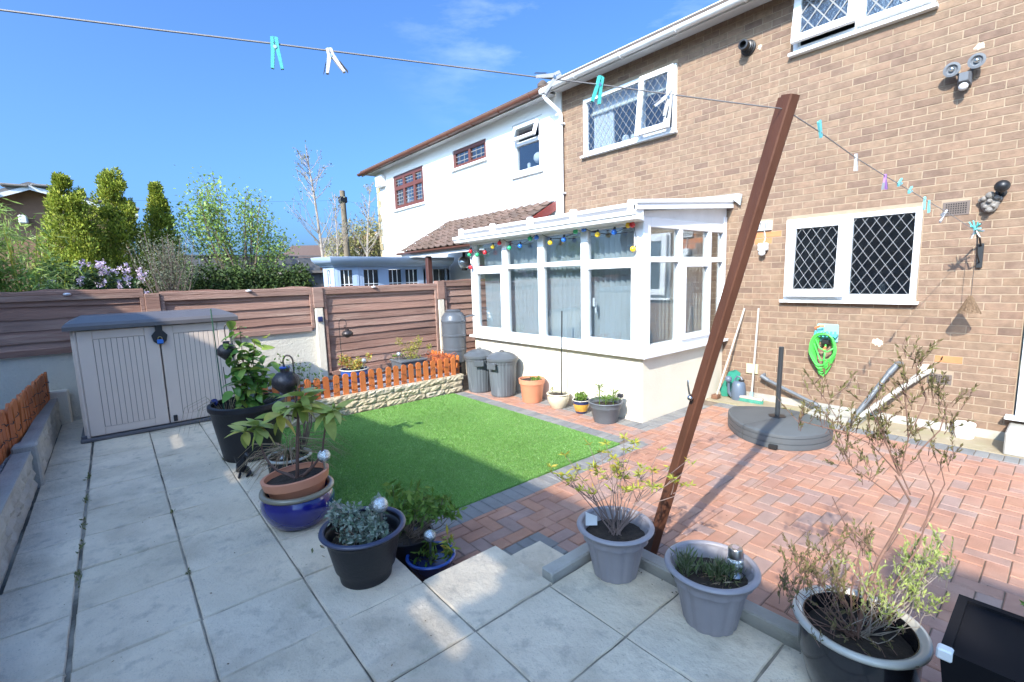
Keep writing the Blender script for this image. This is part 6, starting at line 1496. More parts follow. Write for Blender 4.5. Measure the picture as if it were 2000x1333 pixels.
# ------------------------------------------------------------------ fittings on the brick wall
t = thing("security_light", "grey twin head security floodlight high on the brick wall", "security light", (-.80, 6.1, 3.29))
put(MB().cbox(-.845, -.755, 6.02, 6.098, 3.20, 3.31, .008).add([(-.83, 5.97, 3.23), (-.77, 5.97, 3.23), (-.755, 6.02, 3.21), (-.845, 6.02, 3.21), (-.83, 5.97, 3.30), (-.77, 5.97, 3.30), (-.755, 6.02, 3.31), (-.845, 6.02, 3.31)], [(3, 2, 1, 0), (4, 5, 6, 7), (0, 1, 5, 4), (3, 0, 4, 7), (1, 2, 6, 5)]), "housing", grey_pot, t)
put(MB().ball((-.80, 6.0, 3.185), .035, 10), "sensor", M("sensor_lens", (.5, .5, .5), .3, .05), t, smooth=True)
for x, z in ((-.885, 3.355), (-.725, 3.375)):
    rm = Matrix.Rotation(math.radians(100), 3, 'X')
    q = put(MB().lathe([(0, -.045), (.035, -.045), (.055, .0), (.060, .02), (.042, .022), (.03, .008), (0, .006)], (x, 6.0, z), 24, tilt=rm), "lamp_head", M("light_grey_lamp_%d" % int(-x * 1000), (.15, .16, .175), .5, .1), t, smooth=True)
    put(MB().ball((x, 5.985, z), .020, 8), "lens", steel_m, q, smooth=True)
    put(MB().tube([(x, 6.03, z - .02), ((x - .80) / 2 if False else (x * .5 - .40), 6.05, 3.31)], .012, 6), "bracket", grey_pot, t, smooth=True)
t = thing("pir_sensor", "small white security light with a round sensor below the wall vent", "security light", (-2.47, 6.1, 1.88))
put(MB().cbox(-2.53, -2.425, 6.03, 6.098, 1.85, 1.94, .01), "housing", upvc_dull, t); put(MB().ball((-2.475, 6.03, 1.825), .038, 12), "sensor", upvc_dull, t, smooth=True)
put(MB().tube([(-2.475, 6.075, 1.94), (-2.465, 6.09, 2.0), (-2.48, 6.09, 2.09)], .005, 6), "cable", upvc_dull, t)
t = thing("boiler_flue", "black ribbed boiler flue sticking out of the wall near the eaves", "flue", (-2.75, 6.1, 4.24))
rx = Matrix.Rotation(math.radians(90), 3, 'X')
put(MB().lathe([(0, 0), (.085, 0), (.085, .02), (.07, .03), (.07, .05), (.062, .055), (.062, .075), (.05, .08), (.05, .14), (.056, .142), (.056, .155), (.038, .157), (.036, .09), (0, .09)], (-2.745, 6.098, 4.235), 28, tilt=rx), "flue_pipe", blackpl, t, smooth=True)
t = thing("wall_mask", "carved grey stone face mask hanging on the brick wall", "wall ornament", (-.56, 6.1, 2.16))
b = MB().ball((0, 0, 0), .062, 14, 1.35, Matrix.Scale(.6, 3, Vector((0, 1, 0)))); b.v = [(x - .56, y + 6.07 , z + 2.15) for x, y, z in b.v]
put(b, "head", stone_face_m, t, smooth=True)
b = MB()
for (x, y, z, r) in ((-.60, 6.035, 2.19, .022), (-.52, 6.035, 2.19, .022), (-.56, 6.02, 2.165, .02), (-.585, 6.03, 2.12, .018), (-.535, 6.03, 2.12, .018), (-.56, 6.025, 2.09, .025), (-.56, 6.03, 2.215, .032), (-.62, 6.06, 2.18, .02), (-.50, 6.06, 2.18, .02)): b.ball((x, y, z), r, 6)
put(b, "carved_features", stone_face_m, t, smooth=True)
t = thing("globe_wall_light", "dark round globe lamp on the wall above the stone mask", "wall light", (-.48, 6.1, 2.27))
put(MB().ball((-.487, 5.97, 2.275), .052, 14), "globe", black_metal, t, smooth=True); put(MB().tube([(-.487, 5.98, 2.25), (-.50, 6.04, 2.225), (-.50, 6.1, 2.23)], .012, 8).lathe([(0, 0), (.04, 0), (.04, .01), (0, .012)], (-.50, 6.098, 2.23), 16, tilt=rx), "bracket", black_metal, t, smooth=True)
t = thing("line_bracket", "black steel wall bracket holding the washing line end and the wicker shade", "bracket", (-.62, 6.1, 1.80))
put(MB().cbox(-.612, -.572, 6.07, 6.099, 1.58, 1.80, .004), "wall_plate", umb_pole, t)
put(MB().tube([(-.592, 6.07, 1.78), (-.597, 5.95, 1.86), (-.60, 5.80, 1.885)], .008, 6).tube([(-.592, 6.07, 1.63), (-.597, 5.93, 1.70), (-.60, 5.84, 1.88)], .006, 6).tube([(-.60, 5.80, 1.885), (-.60, 5.78, 1.91), (-.60, 5.765, 1.90)], .006, 6), "arm", black_metal, t, smooth=True)
t = thing("wicker_lamp_shade", "conical brown wicker shade hanging on a cord against the brick wall", "lamp shade", (-.605, 5.86, 1.18))
b = MB()
for i in range(34):   # woven: spiral rings
    f = i / 33; r = .012 + .070 * f; z = 1.335 - .155 * f
    b.tube([(-.605 + r * math.cos(2 * PI * j / 24), 5.86 + r * math.sin(2 * PI * j / 24) * .95, z + .004 * math.sin(j * 2.6 + i)) for j in range(25)], .0020, 4, cap=False)
for j in range(14): a = 2 * PI * j / 14; b.tube([(-.605 + .010 * math.cos(a), 5.86 + .01 * math.sin(a), 1.337), (-.605 + .083 * math.cos(a), 5.86 + .08 * math.sin(a), 1.178)], .002, 4)
put(b, "woven_cone", wicker_m, t); put(MB().tube([(-.600, 5.86, 1.88), (-.603, 5.86, 1.34)], .0022, 5), "cord", cable_m, t)
# ------------------------------------------------------------------ washing line, its post and the pegs
wpst = thing("washing_line_post", "tall leaning brown painted timber washing line post beside the grey pots", "post", (-1.46, 2.19, 0))
def beam(a, b_, w, d, wdir):
    a = Vector(a); b_ = Vector(b_); t = (b_ - a).normalized(); wv = Vector(wdir); wv = (wv - t * wv.dot(t)).normalized(); dv = t.cross(wv); c = .005; poly = [(-w / 2 + c, -d / 2), (w / 2 - c, -d / 2), (w / 2, -d / 2 + c), (w / 2, d / 2 - c), (w / 2 - c, d / 2), (-w / 2 + c, d / 2), (-w / 2, d / 2 - c), (-w / 2, -d / 2 + c)]
    n = len(poly); N = 10; vs = []
    for i in range(N + 1):
        p = a.lerp(b_, i / N); vs += [p + wv * x + dv * y for x, y in poly]
    return MB().add(vs, [tuple(range(n - 1, -1, -1)), tuple(N * n + i for i in range(n))] + [(i * n + j, i * n + (j + 1) % n, (i + 1) * n + (j + 1) % n, (i + 1) * n + j) for i in range(N) for j in range(n)])
put(beam((-1.468, 2.195, -.05), (-.780, 2.105, 2.285), .064, .042, (.85, -.52, 0)), "main_timber", post_m, wpst)
put(beam((-.985, 2.150, 1.66), (-.818, 2.150, 2.295), .048, .034, (.85, -.52, 0)), "top_batten", post_m, wpst)
put(MB().cbox(-1.512, -1.408, 2.155, 2.245, -.02, .20, .008, Matrix.Translation((-1.46, 2.2, .1)) @ Matrix.Rotation(math.radians(14), 4, 'Y') @ Matrix.Translation((1.46, -2.2, -.1))), "foot_sleeve", M("dark_foot_sleeve", (.045, .03, .025), .6, .2), wpst)
put(MB().tube([(-1.175, 2.115, 1.02), (-1.165, 2.085, 1.03), (-1.165, 2.07, 1.08), (-1.168, 2.075, 1.10)], .004, 6).ball((-1.175, 2.11, 1.005), .014, 6), "cleat", steel_m, wpst, smooth=True)
line1 = [(-2.6, -2.5, 2.33), (-2.1, -1.25, 2.285), (-1.668, -.125, 2.262), (-1.559, .155, 2.259), (-1.457, .415, 2.258), (-1.299, .82, 2.254), (-1.17, 1.15, 2.250), (-1.095, 1.339, 2.249), (-1.0, 1.584, 2.244), (-.901, 1.837, 2.240), (-.80, 2.10, 2.238)]
line2 = [(-.80, 2.10, 2.238), (-.78, 2.415, 2.205), (-.756, 2.866, 2.150), (-.731, 3.323, 2.108), (-.700, 3.79, 2.066), (-.682, 4.185, 2.034), (-.654, 4.714, 1.995), (-.62, 5.4, 1.93), (-.60, 5.77, 1.90)]
tag(MB().tube(line1 + line2[1:], .0024, 5).build("washing_line", rope_m, smooth=True), "thin grey washing line running from the left over the post to the wall", "washing line")
pegbits = []
def peg(p, down, label, mat, kind=0, s=1.0, along=None, grp="pegs clipped on the washing line"):
    """a clothes peg: two sprung jaws crossing at the spring"""
    p = Vector(p); down = Vector(down).normalized(); al = Vector(along or (0, 0, 0))
    if al.length < .1: al = Vector((.37, .93, 0))
    wv = (al - down * al.dot(down)).normalized(); dv = down.cross(wv)
    t = thing("clothes_peg", label, "clothes peg", tuple(p), grp)
    m = Matrix((wv, dv, down)).transposed()
    L = .072 * s; op = .20 if kind == 0 else .42
    for sg in (1, -1):
        # profile in (wv, down); jaw from mouth (line) to handle end
        pts = [(.001 * sg, -.014 * s), (.010 * s * sg, -.012 * s), (.011 * s * sg, .010 * s), (.009 * s * sg + sg * op * .01, .018 * s), (.004 * s * sg + sg * op * L * .9, L * .98), (-.004 * s * sg + sg * op * L * .9, L), (.001 * sg, .020 * s), (.001 * sg, .006 * s), (.003 * s * sg, .003 * s), (.001 * sg, .0)]
        hw = .0048 * s; n = len(pts)
        vs = [m @ Vector((x, -hw, z)) for x, z in pts] + [m @ Vector((x, hw, z)) for x, z in pts]
        fs = [tuple(range(n)), tuple(range(2 * n - 1, n - 1, -1))] + [(i, n + i, n + (i + 1) % n, (i + 1) % n) for i in range(n)]
        MB().add(vs, fs).build("peg_jaw", mat, t)
    MB().lathe([(0, -.0062 * s), (.005 * s, -.0062 * s), (.005 * s, .0062 * s), (0, .0062 * s)], m @ Vector((0, 0, .014 * s)), 10, tilt=m @ Matrix.Rotation(PI / 2, 3, 'X')).build("spring", steel_m, t, smooth=True)
    if kind == 1:
        for sg in (1, -1): MB().add([m @ Vector((sg * (.012 * s + op * x), y, z)) for x, y, z in ((L * .3, -.0065, L * .45), (L * .3, .0065, L * .45), (L * .9, .0065, L), (L * .9, -.0065, L))], [(0, 1, 2, 3)]).build("grip_pad", peg_soft, t)
    return t
al1 = (.37, .93, 0); al2 = (.05, 1, -.1)
peg((-1.457, .413, 2.262), (0, .02, -1), "teal peg hanging highest at the far left of the line", peg_teal, 0, .95)
peg((-1.406, .543, 2.252), (.25, .1, -.9), "pale grey soft peg second from the left on the line", peg_white, 1, .85)
peg((-1.152, 1.19, 2.262), (-.30, -.85, -.55), "pale grey peg lying along the line above the white house roof", peg_white, 1, 1.0, (.2, .3, 1))
peg((-1.095, 1.339, 2.262), (-.10, -.20, -.95), "large teal peg hanging in front of the gutter", peg_teal, 0, 1.05)
peg((-.995, 1.60, 2.245), (-.25, -.45, -.80), "grey and dark peg hanging in front of the upper window", peg_white, 1, 1.0)
peg((-.775, 2.44, 2.19), (0, -.45, .80), "aqua peg just right of the post top", peg_teal2, 0, .85, al2)
peg((-.755, 2.88, 2.155), (0, .15, -1), "white peg in the middle of the right hand line", peg_white, 0, .95, al2)
peg((-.731, 3.33, 2.105), (0, .1, -1), "purple peg on the right hand line", peg_purple, 1, .95, al2)
peg((-.716, 3.56, 2.085), (0, .9, .35), "aqua peg pointing along the line right of the purple peg", peg_teal2, 0, 1.0, (0, -.3, 1))
peg((-.703, 3.76, 2.06), (0, .9, .30), "aqua peg tilted just above the kitchen window", peg_teal2, 0, 1.0, (0, -.3, 1))
peg((-.686, 4.12, 2.045), (0, -.2, -1), "aqua peg left one of the pair by the kitchen window corner", peg_teal2, 0, .95, al2)
peg((-.680, 4.22, 2.03), (0, .3, -1), "aqua peg right one of the pair by the kitchen window corner", peg_teal2, 0, .95, al2)
peg((-.656, 4.68, 1.995), (-.2, -.5, -.5), "white and black peg in front of the airbrick", peg_white, 1, 1.0, al2)
for i, (dv, s_, mt, lb) in enumerate([((-.3, -.5, .9), 1.0, peg_teal2, "aqua peg pointing up left in the cluster at the bracket"), ((.1, -.7, .3), 1.0, peg_teal, "darker teal peg pointing left in the cluster at the bracket"),
        ((.2, .9, .05), 1.05, peg_teal2, "aqua peg pointing right in the cluster at the bracket"), ((.1, .2, -1), 1.0, peg_white, "white peg hanging down in the cluster at the bracket"),
        ((0, -.2, 1), .9, peg_teal, "teal peg standing upright in the cluster at the bracket"), ((.2, .9, -.3), .95, peg_teal, "teal peg drooping right in the cluster at the bracket")]):
    peg((-.602, 5.66 + i * .018, 1.915 - i * .002), dv, lb, mt, i % 2, s_, (1, .2, .3))

# ------------------------------------------------------------------ beyond the fence: shrubs, trees, houses
def tree_thing(name, label, cat, x, y, z=0, grp=None): return thing(name, label, cat, (x, y, z), grp)
def limb_tree(root, base, tips, mat, r0, r1, n=7, sides=6, wob=.05):
    b = MB()
    for tp in tips:
        b.tube(curvy(base, tp, (rnd.gauss(0, wob), rnd.gauss(0, wob), 0), n, wob * .25), [r0 + (r1 - r0) * (i / n) ** .7 for i in range(n + 1)], sides)
    return put(b, "branch", mat, root, smooth=True)
# conifers
def conifer(label, x, y, h, r, tops, n=9000, lean=0):
    t = tree_thing("conifer_tree", label, "conifer", x, y, 0, "golden conifers beyond the fence")
    put(MB().tube([(x, y, 0), (x, y, h * .9)], [.10, .02], 8), "trunk", bark_m, t)
    # lumpy cone: many upswept clumps on the surface
    k = 300; PP = []; DD = []
    cl = []
    for i in range(k):
        f = nrg.random() ** 1.35; zz = h * (.10 + .90 * f); tx, ty, th, tr = tops[rnd.randrange(len(tops))]
        hh = h * th
        if zz > hh: zz = hh * rnd.uniform(.4, 1)
        prof = min(1, ((hh - zz) / (hh * .74))) ** .72 * r * tr + .02
        a = rnd.uniform(0, 2 * PI); rr = prof * rnd.uniform(.68, 1.08)
        cl.append((x + tx + rr * math.cos(a), y + ty + rr * math.sin(a), zz, a, .075 + .19 * (1 - zz / h)))
    for (cx, cy, cz, a, cr_) in cl:
        m = int(n / k); u = nrg.normal(size=(m, 3)); u /= np.linalg.norm(u, axis=1, keepdims=True); rr = nrg.random((m, 1)) ** .4
        PP.append(np.array([cx, cy, cz]) + u * rr * np.array([cr_, cr_, cr_ * 1.5])); DD.append(u * .7 + np.array([math.cos(a) * .4, math.sin(a) * .4, .9]))
    PP = np.concatenate(PP); DD = np.concatenate(DD)
    foliage(t, PP, .055, conif_m, .5, dirs=DD * 1.4)
conifer("golden green conifer nearest the brown gable house", -13.0, -.42, 3.78, .62, [(0, -.06, 1.0, 1.0), (0, -.1, 1.0, 1.0), (.05, .16, .93, .75)], 42000)
conifer("tallest golden conifer with a double top in the middle", -13.5, .24, 4.12, .60, [(0, -.06, .99, .9), (.05, .10, 1.0, .95), (0, .02, .9, 1.1)], 42000)
conifer("narrow golden conifer behind the grey shrub", -14.0, 1.06, 3.98, .52, [(0, 0, 1.0, .85)], 30000)
# leafy spring tree, wind-swept to the left
t = tree_thing("spring_tree", "leafy spring tree with many thin upswept branches beyond the fence", "tree", -13.7, 2.55)
tips = []
for i in range(34):
    f = rnd.random(); yy = 1.5 + 2.35 * f + rnd.gauss(0, .12); zz = 2.3 + 2.05 * math.sin(PI * min(1, .18 + f * .78)) * rnd.uniform(.55, 1.0)
    tips.append((-13.7 + rnd.gauss(0, .35), yy - .05, zz))
limb_tree(t, (-13.7, 2.75, .3), tips, bark_m, .028, .006, 7, 5, .12)
PP = []; DD = []
for tp in tips:
    tp = Vector(tp); base = Vector((-13.7, 2.75, .9))
    for k in range(190):
        f = 1 - abs(rnd.gauss(0, .30)); p = base.lerp(tp, max(.25, f)) + Vector((rnd.gauss(0, .16), rnd.gauss(0, .16), rnd.gauss(0, .14)))
        PP.append(p); DD.append((0, -.5, .4 if rnd.random() < .5 else -.4))
foliage(t, PP, .075, willow_m, .5, dirs=np.array(DD))
# thin bare trees
def bare_tree(label, x, y, zt, spread, seed, lean=(0, 0), buds=True, dens=26, r0=.045):
    r5 = random.Random(seed); t = tree_thing("bare_tree", label, "tree", x, y); b = MB(); bud = []
    main = [Vector((x, y, .5)), Vector((x + lean[0] * .3, y + lean[1] * .3, zt * .4)), Vector((x + lean[0] * .7, y + lean[1] * .6, zt * .72)), Vector((x + lean[0], y + lean[1], zt))]
    b.tube(main, [r0, r0 * .8, r0 * .45, .007], 7)
    for i in range(dens):
        f = r5.uniform(.42, .97); k = min(2, int(f * 3)); p = main[k].lerp(main[k + 1], f * 3 - k); a = r5.uniform(0, 2 * PI); L = (1.15 - f) * spread * r5.uniform(.6, 1.1)
        d = Vector((math.cos(a) * .5, math.sin(a) * .75, r5.uniform(.55, 1.2))).normalized(); e = p + d * L
        pts = [p, p + d * L * .5 + Vector((0, 0, -L * .06)), e]; b.tube(pts, [.014 * (1.2 - f) + .004, .008, .004], 5)
        for j in range(4):
            q = p.lerp(e, r5.uniform(.3, 1)); d2 = (d + Vector((r5.gauss(0, .5), r5.gauss(0, .6), r5.gauss(.2, .3)))).normalized(); e2 = q + d2 * L * .35; b.tube([q, e2], [.005, .003], 4)
            bud += [e2, q.lerp(e2, .6)]
        bud.append(e)
    put(b, "trunk", pale_bark, t, smooth=True)
    PP = np.array([tuple(q + Vector((r5.gauss(0, .03), r5.gauss(0, .03), r5.gauss(0, .03)))) for q in bud for _ in range(1)])
    foliage(t, PP, .05, olive_m if buds else M("reddish_bud_%d" % seed, (.24, .15, .12), .8), .6, "bud")
bare_tree("tallest thin bare tree left of the telegraph pole", -12.3, 4.30, 4.95, 1.5, 21, (0, -.32), True, 30, .055)
bare_tree("shorter thin bare tree between the tall one and the telegraph pole", -12.9, 4.75, 3.95, 1.3, 22, (0, .08), True, 24, .045)
bare_tree("thin bare tree close to the telegraph pole with pale trunk", -12.7, 5.35, 4.2, 1.2, 23, (.1, .35), True, 24, .05)
bare_tree("reddish budding tree behind the corner of the white house", -15.5, 7.6, 4.9, 2.0, 24, (0, .6), False, 34, .05)
# telegraph pole with wires
t = thing("telegraph_pole", "old wooden telegraph pole with wires behind the bare trees", "telegraph pole", (-20.5, 8.0, 0))
put(MB().tube([(-20.5, 8.02, 0), (-20.5, 8.0, 5.5)], [.15, .11], 10), "pole", pole_m, t, smooth=True); put(MB().cbox(-20.62, -20.38, 7.84, 8.16, 5.0, 5.25, .02), "terminal_box", black_metal, t)
for i, (e, sg) in enumerate((((-26, -22, 6.2), .9), ((-24, 22, 5.9), .5))): put(MB().tube(arc((-20.5, 8.0, 5.1), e, sg, 14), .0035, 4), "wire", cable_m, t)
# low hedge and shrubs behind the fence
t = tree_thing("dark_hedge", "dark green hedge just beyond the fence below the spring tree", "hedge", -11.7, 2.3)
P, _ = clump_points([(-11.7, 1.3 + i * .24, 1.52 + rnd.uniform(-.08, .06), .42, .24, .62 + rnd.uniform(-.06, .06)) for i in range(10)], 15000); foliage(t, P, .07, hedge_m, .55)
t = tree_thing("grey_shrub", "thin grey green twiggy shrub right of the white flowers", "shrub", -10.95, .85)
tips = [(-10.95 + rnd.gauss(0, .25), .85 + rnd.gauss(0, .28), rnd.uniform(1.9, 2.62)) for _ in range(60)]; limb_tree(t, (-10.95, .85, .6), tips, twig_m, .012, .004, 6, 4, .06)
foliage(t, [tuple(Vector((-10.95, .85, 1.3)).lerp(Vector(tp), rnd.uniform(.35, 1.05)) + Vector((rnd.gauss(0, .06), rnd.gauss(0, .06), rnd.gauss(0, .05)))) for tp in tips for _ in range(70)], .045, olive_m, .3)
t = tree_thing("rhododendron_bush", "dark rhododendron bush covered in pale pink flower heads", "shrub", -9.9, -.02)
P, _ = clump_points([(-9.9, -.35, 1.45, .45, .32, .62), (-9.8, -.05, 1.4, .45, .30, .55), (-9.9, .22, 1.3, .40, .25, .52), (-10.0, -.62, 1.5, .4, .3, .62)], 7000); foliage(t, P, .075, rhodo_bush_m, .42)
fl = []
for i in range(52):
    y = rnd.uniform(-.36, .46); z = 1.98 - .22 * max(0, y) - abs(rnd.gauss(0, .30)) + .05; fl.append((-9.45 + rnd.uniform(-.12, .08) - .1 * abs(y), y, z))
fl += [(-9.4, -.62, 1.75), (-9.35, -.75, 1.68), (-9.4, -.5, 1.55), (-9.4, -.85, 1.9)]
PP = np.concatenate([np.array(f) + nrg.normal(size=(22, 3)) * .016 for f in fl]); foliage(t, PP, .026, flower_m, .8, "flower_heads")
t = tree_thing("bamboo_clump", "bright green feathery bamboo clump at the left edge beyond the fence", "bamboo", -8.9, -1.15)
cl = [(-8.9 + rnd.gauss(0, .25), -1.15 + rnd.gauss(0, .28), 0) for _ in range(46)]; b = MB(); PP = []; DD = []
for (x, y, z) in cl:
    h = rnd.uniform(1.9, 2.75) * (1 - .16 * abs(y + 1.2)); tip = Vector((x + rnd.gauss(0, .15), y + rnd.gauss(.05, .2), h)); pts = curvy((x, y, .2), tip, (0, 0, 0), 5, .01); b.tube(pts, [.012, .011, .010, .008, .006, .003], 5)
    for k in range(210): f = rnd.uniform(.25, 1.05); p = Vector((x, y, .2)).lerp(tip, f) + Vector((rnd.gauss(0, .09), rnd.gauss(0, .09), rnd.gauss(0, .05))); PP.append(p); DD.append((rnd.gauss(0, .6), rnd.gauss(0, .6), -.5))
put(b, "cane", leaf_yel, t); foliage(t, PP, .12, bamboo_m, .13, dirs=np.array(DD))
t = tree_thing("yellow_budding_tree", "rounded yellow green budding tree far behind the buff brick gable", "tree", -27, 11.8)
P, _ = clump_points([(-27, 11.2, 3.8, 1.3, 1.2, 1.5), (-27, 12.4, 4.0, 1.3, 1.2, 1.5), (-27, 10.2, 3.3, 1.1, 1.0, 1.2)], 6500); foliage(t, P, .13, budding_m, .5)
limb_tree(t, (-27, 11.6, .2), [tuple(P[i]) for i in range(0, 6500, 110)], twig_m, .12, .015, 6, 4, .2)
t = tree_thing("low_evergreen", "low evergreen shrub at the right hand end of the dark hedge", "shrub", -12.2, 3.75)
P, _ = clump_points([(-12.2, 3.5, 1.5, .3, .3, .55), (-12.3, 3.95, 1.4, .3, .3, .5)], 2200); foliage(t, P, .07, hedge_m, .5)
# distant grey fence across the gardens
t = thing("distant_fence", "tall weathered grey fence far beyond the shrubs", "fence", (-14.9, 2, 0))
for i in range(9):
    y = -.6 + i * .62; put(MB().cbox(-14.93, -14.90, y, y + .605, .2, 2.40 + rnd.uniform(-.02, .02), .004), "fence_board", fence_far_m, t)
put(MB().box(-14.95, -14.88, -.65, 5.0, 2.42, 2.45), "capping_rail", fence_far_m, t)
# brown gable house far left
gh = thing("gable_house", "brown brick gable end house at the far left with a white alarm box", "house", (-20, -1.5, 0))
yc, zc = -1.45, 4.62; hw = 3.4; ez = 3.15
put(MB().add([(-20, yc - hw, 0), (-20, yc + hw * .62, 0), (-20, yc + hw * .62, zc - .27 * hw * .62), (-20, yc, zc - .05), (-20, yc - hw, ez), (-27, yc - hw, 0), (-27, yc + hw * .62, 0), (-27, yc + hw * .62, zc - .27 * hw * .62), (-27, yc, zc - .05), (-27, yc - hw, ez)],
              [(0, 1, 2, 3, 4), (9, 8, 7, 6, 5), (0, 5, 6, 1), (1, 6, 7, 2), (4, 3, 8, 9), (3, 2, 7, 8), (0, 4, 9, 5)]), "wall", far_brick, gh)
def roofp(y0, z0, y1, z1, x0, x1, th, mat, nm): return put(MB().add([(x0, y0, z0), (x0, y1, z1), (x1, y1, z1), (x1, y0, z0), (x0, y0, z0 + th), (x0, y1, z1 + th), (x1, y1, z1 + th), (x1, y0, z0 + th)], [(0, 1, 2, 3), (7, 6, 5, 4), (0, 4, 5, 1), (1, 5, 6, 2), (2, 6, 7, 3), (3, 7, 4, 0)]), nm, mat, gh)
roofp(yc - hw - .3, ez - .11, yc, zc + .01, -27, -19.65, .12, grey_tile_m, "roof"); roofp(yc, zc + .01, yc + hw * .62 + .3, zc - .27 * (hw * .62 + .3) + .01, -27, -19.65, .12, grey_tile_m, "roof")
roofp(yc - hw - .3, ez - .22, yc, zc - .10, -19.66, -19.62, .12, upvc_dull, "verge_board"); roofp(yc, zc - .10, yc + hw * .62 + .3, zc - .27 * (hw * .62 + .3) - .10, -19.66, -19.62, .12, upvc_dull, "verge_board")
for i in range(10):
    y = yc - hw + i * .62
    z = (zc + .1) - (yc - y) * (zc - ez) / hw if y < yc else (zc + .1) - .27 * (y - yc)
    put(MB().cbox(-19.9, -19.55, y - .28, y + .28, z - .01, z + .06, .02), "ridge_tile", grey_tile_m, gh)
put(MB().cbox(-19.98, -19.75, -1.79, -1.60, 3.58, 3.82, .03), "alarm_box", alarm_m, gh)
# far houses behind the telegraph pole
fh = thing("far_terrace", "distant buff brick houses with brown and grey roofs beyond the bare trees", "houses", (-30, 11, 0))
def fbox(x0, x1, y0, y1, z0, z1, mat, nm): return put(MB().cbox(x0, x1, y0, y1, z0, z1, .02), nm, mat, fh)
fbox(-36, -30.6, 8.3, 11.6, 0, 3.05, far_brick, "wall"); fbox(-35, -29.7, 10.4, 15.5, 0, 3.3, far_buff, "wall")
def slab_(pts, mat, nm, th=.12):
    vs = pts + [(x, y, z + th) for x, y, z in pts]; put(MB().add(vs, [(3, 2, 1, 0), (4, 5, 6, 7), (0, 1, 5, 4), (1, 2, 6, 5), (2, 3, 7, 6), (3, 0, 4, 7)]), nm, mat, fh)
slab_([(-30.2, 7.6, 2.95), (-30.2, 11.9, 3.05), (-33.3, 11.9, 4.1), (-33.3, 9.4, 4.0)], tile_m, "roof")
slab_([(-29.3, 10.2, 3.25), (-29.3, 14.2, 3.35), (-32, 14.2, 4.6), (-32, 10.8, 4.45)], grey_tile_m, "roof")
put(MB().add([(-29.2, 12.1, 0), (-29.2, 15.4, 0), (-29.2, 15.4, 3.5), (-29.2, 13.8, 4.9), (-29.2, 12.1, 3.4), (-32, 12.1, 0), (-32, 15.4, 0), (-32, 15.4, 3.5), (-32, 13.8, 4.9), (-32, 12.1, 3.4)], [(0, 1, 2, 3, 4), (0, 5, 6, 1), (4, 3, 8, 9), (3, 2, 7, 8), (0, 4, 9, 5)]), "gable_wall", far_buff, fh)
put(MB().bar((-29.0, 11.8, 3.22), (-29.0, 13.8, 4.98), .16, .12, (1, 0, 0)), "barge_board", upvc_dull, fh)
put(MB().box(-29.25, -29.2, 10.2, 12.0, 3.22, 3.34).box(-30.15, -30.1, 7.6, 10.4, 2.9, 3.02), "gutter_board", upvc_dull, fh)
for (y, z, w, h) in ((12.7, 2.55, .5, .7), (11.2, 2.55, .6, .45), (10.55, 2.55, .35, .4), (9.1, 2.4, .6, .35)):
    x = -29.18 if y > 12 else (-29.68 if y > 10.4 else -30.58)
    q = put(MB().cbox(x, x + .06, y, y + w, z, z + h, .01), "window", upvc_dull, fh); put(MB().box(x + .061, x + .07, y + .07, y + w * .47, z + .07, z + h - .07).box(x + .061, x + .07, y + w * .53, y + w - .07, z + .07, z + h - .07), "pane", far_glass, q)
# neighbour's pale blue conservatory with a curved cornice
bc = thing("blue_conservatory", "pale blue framed flat roofed conservatory beyond the fence", "conservatory", (-9.2, 4.3, 0))
path = [(-11.2, 3.95), (-10.0, 3.42), (-9.45, 3.20), (-9.16, 3.30), (-9.1, 3.75), (-9.15, 4.3), (-9.15, 5.2), (-9.15, 5.9)]
prof = [(0, 1.92), (.05, 1.925), (.06, 1.95), (.14, 1.98), (.20, 2.04), (.21, 2.10), (.16, 2.105), (0, 2.11)]
b = MB(); vs = []; cc_ = []
for i, (x, y) in enumerate(path):
    a = Vector(path[max(0, i - 1)]); c = Vector(path[min(len(path) - 1, i + 1)]); d = (c - a).normalized(); n_ = Vector((d.y, -d.x)); cc_.append(n_)
    for r, z in prof: vs.append((x + n_.x * r, y + n_.y * r, z))
k = len(prof); b.add(vs, [(i * k + j, (i + 1) * k + j, (i + 1) * k + j + 1, i * k + j + 1) for i in range(len(path) - 1) for j in range(k - 1)])
put(b, "cornice", shade_blue_upvc, bc, smooth=True)
put(MB().add([(x, y, 2.10) for x, y in path] + [(-12, 5.9, 2.10), (-12, 4.2, 2.10)], [tuple(range(len(path) + 2))]), "flat_roof", lead_m, bc)
put(MB().add([(x, y, 2.10) for x, y in path] + [(-12, 5.9, 2.10), (-12, 2.62, 2.10)] , [tuple(range(len(path) + 1, -1, -1))]), "ceiling", interior_m, bc) if False else None
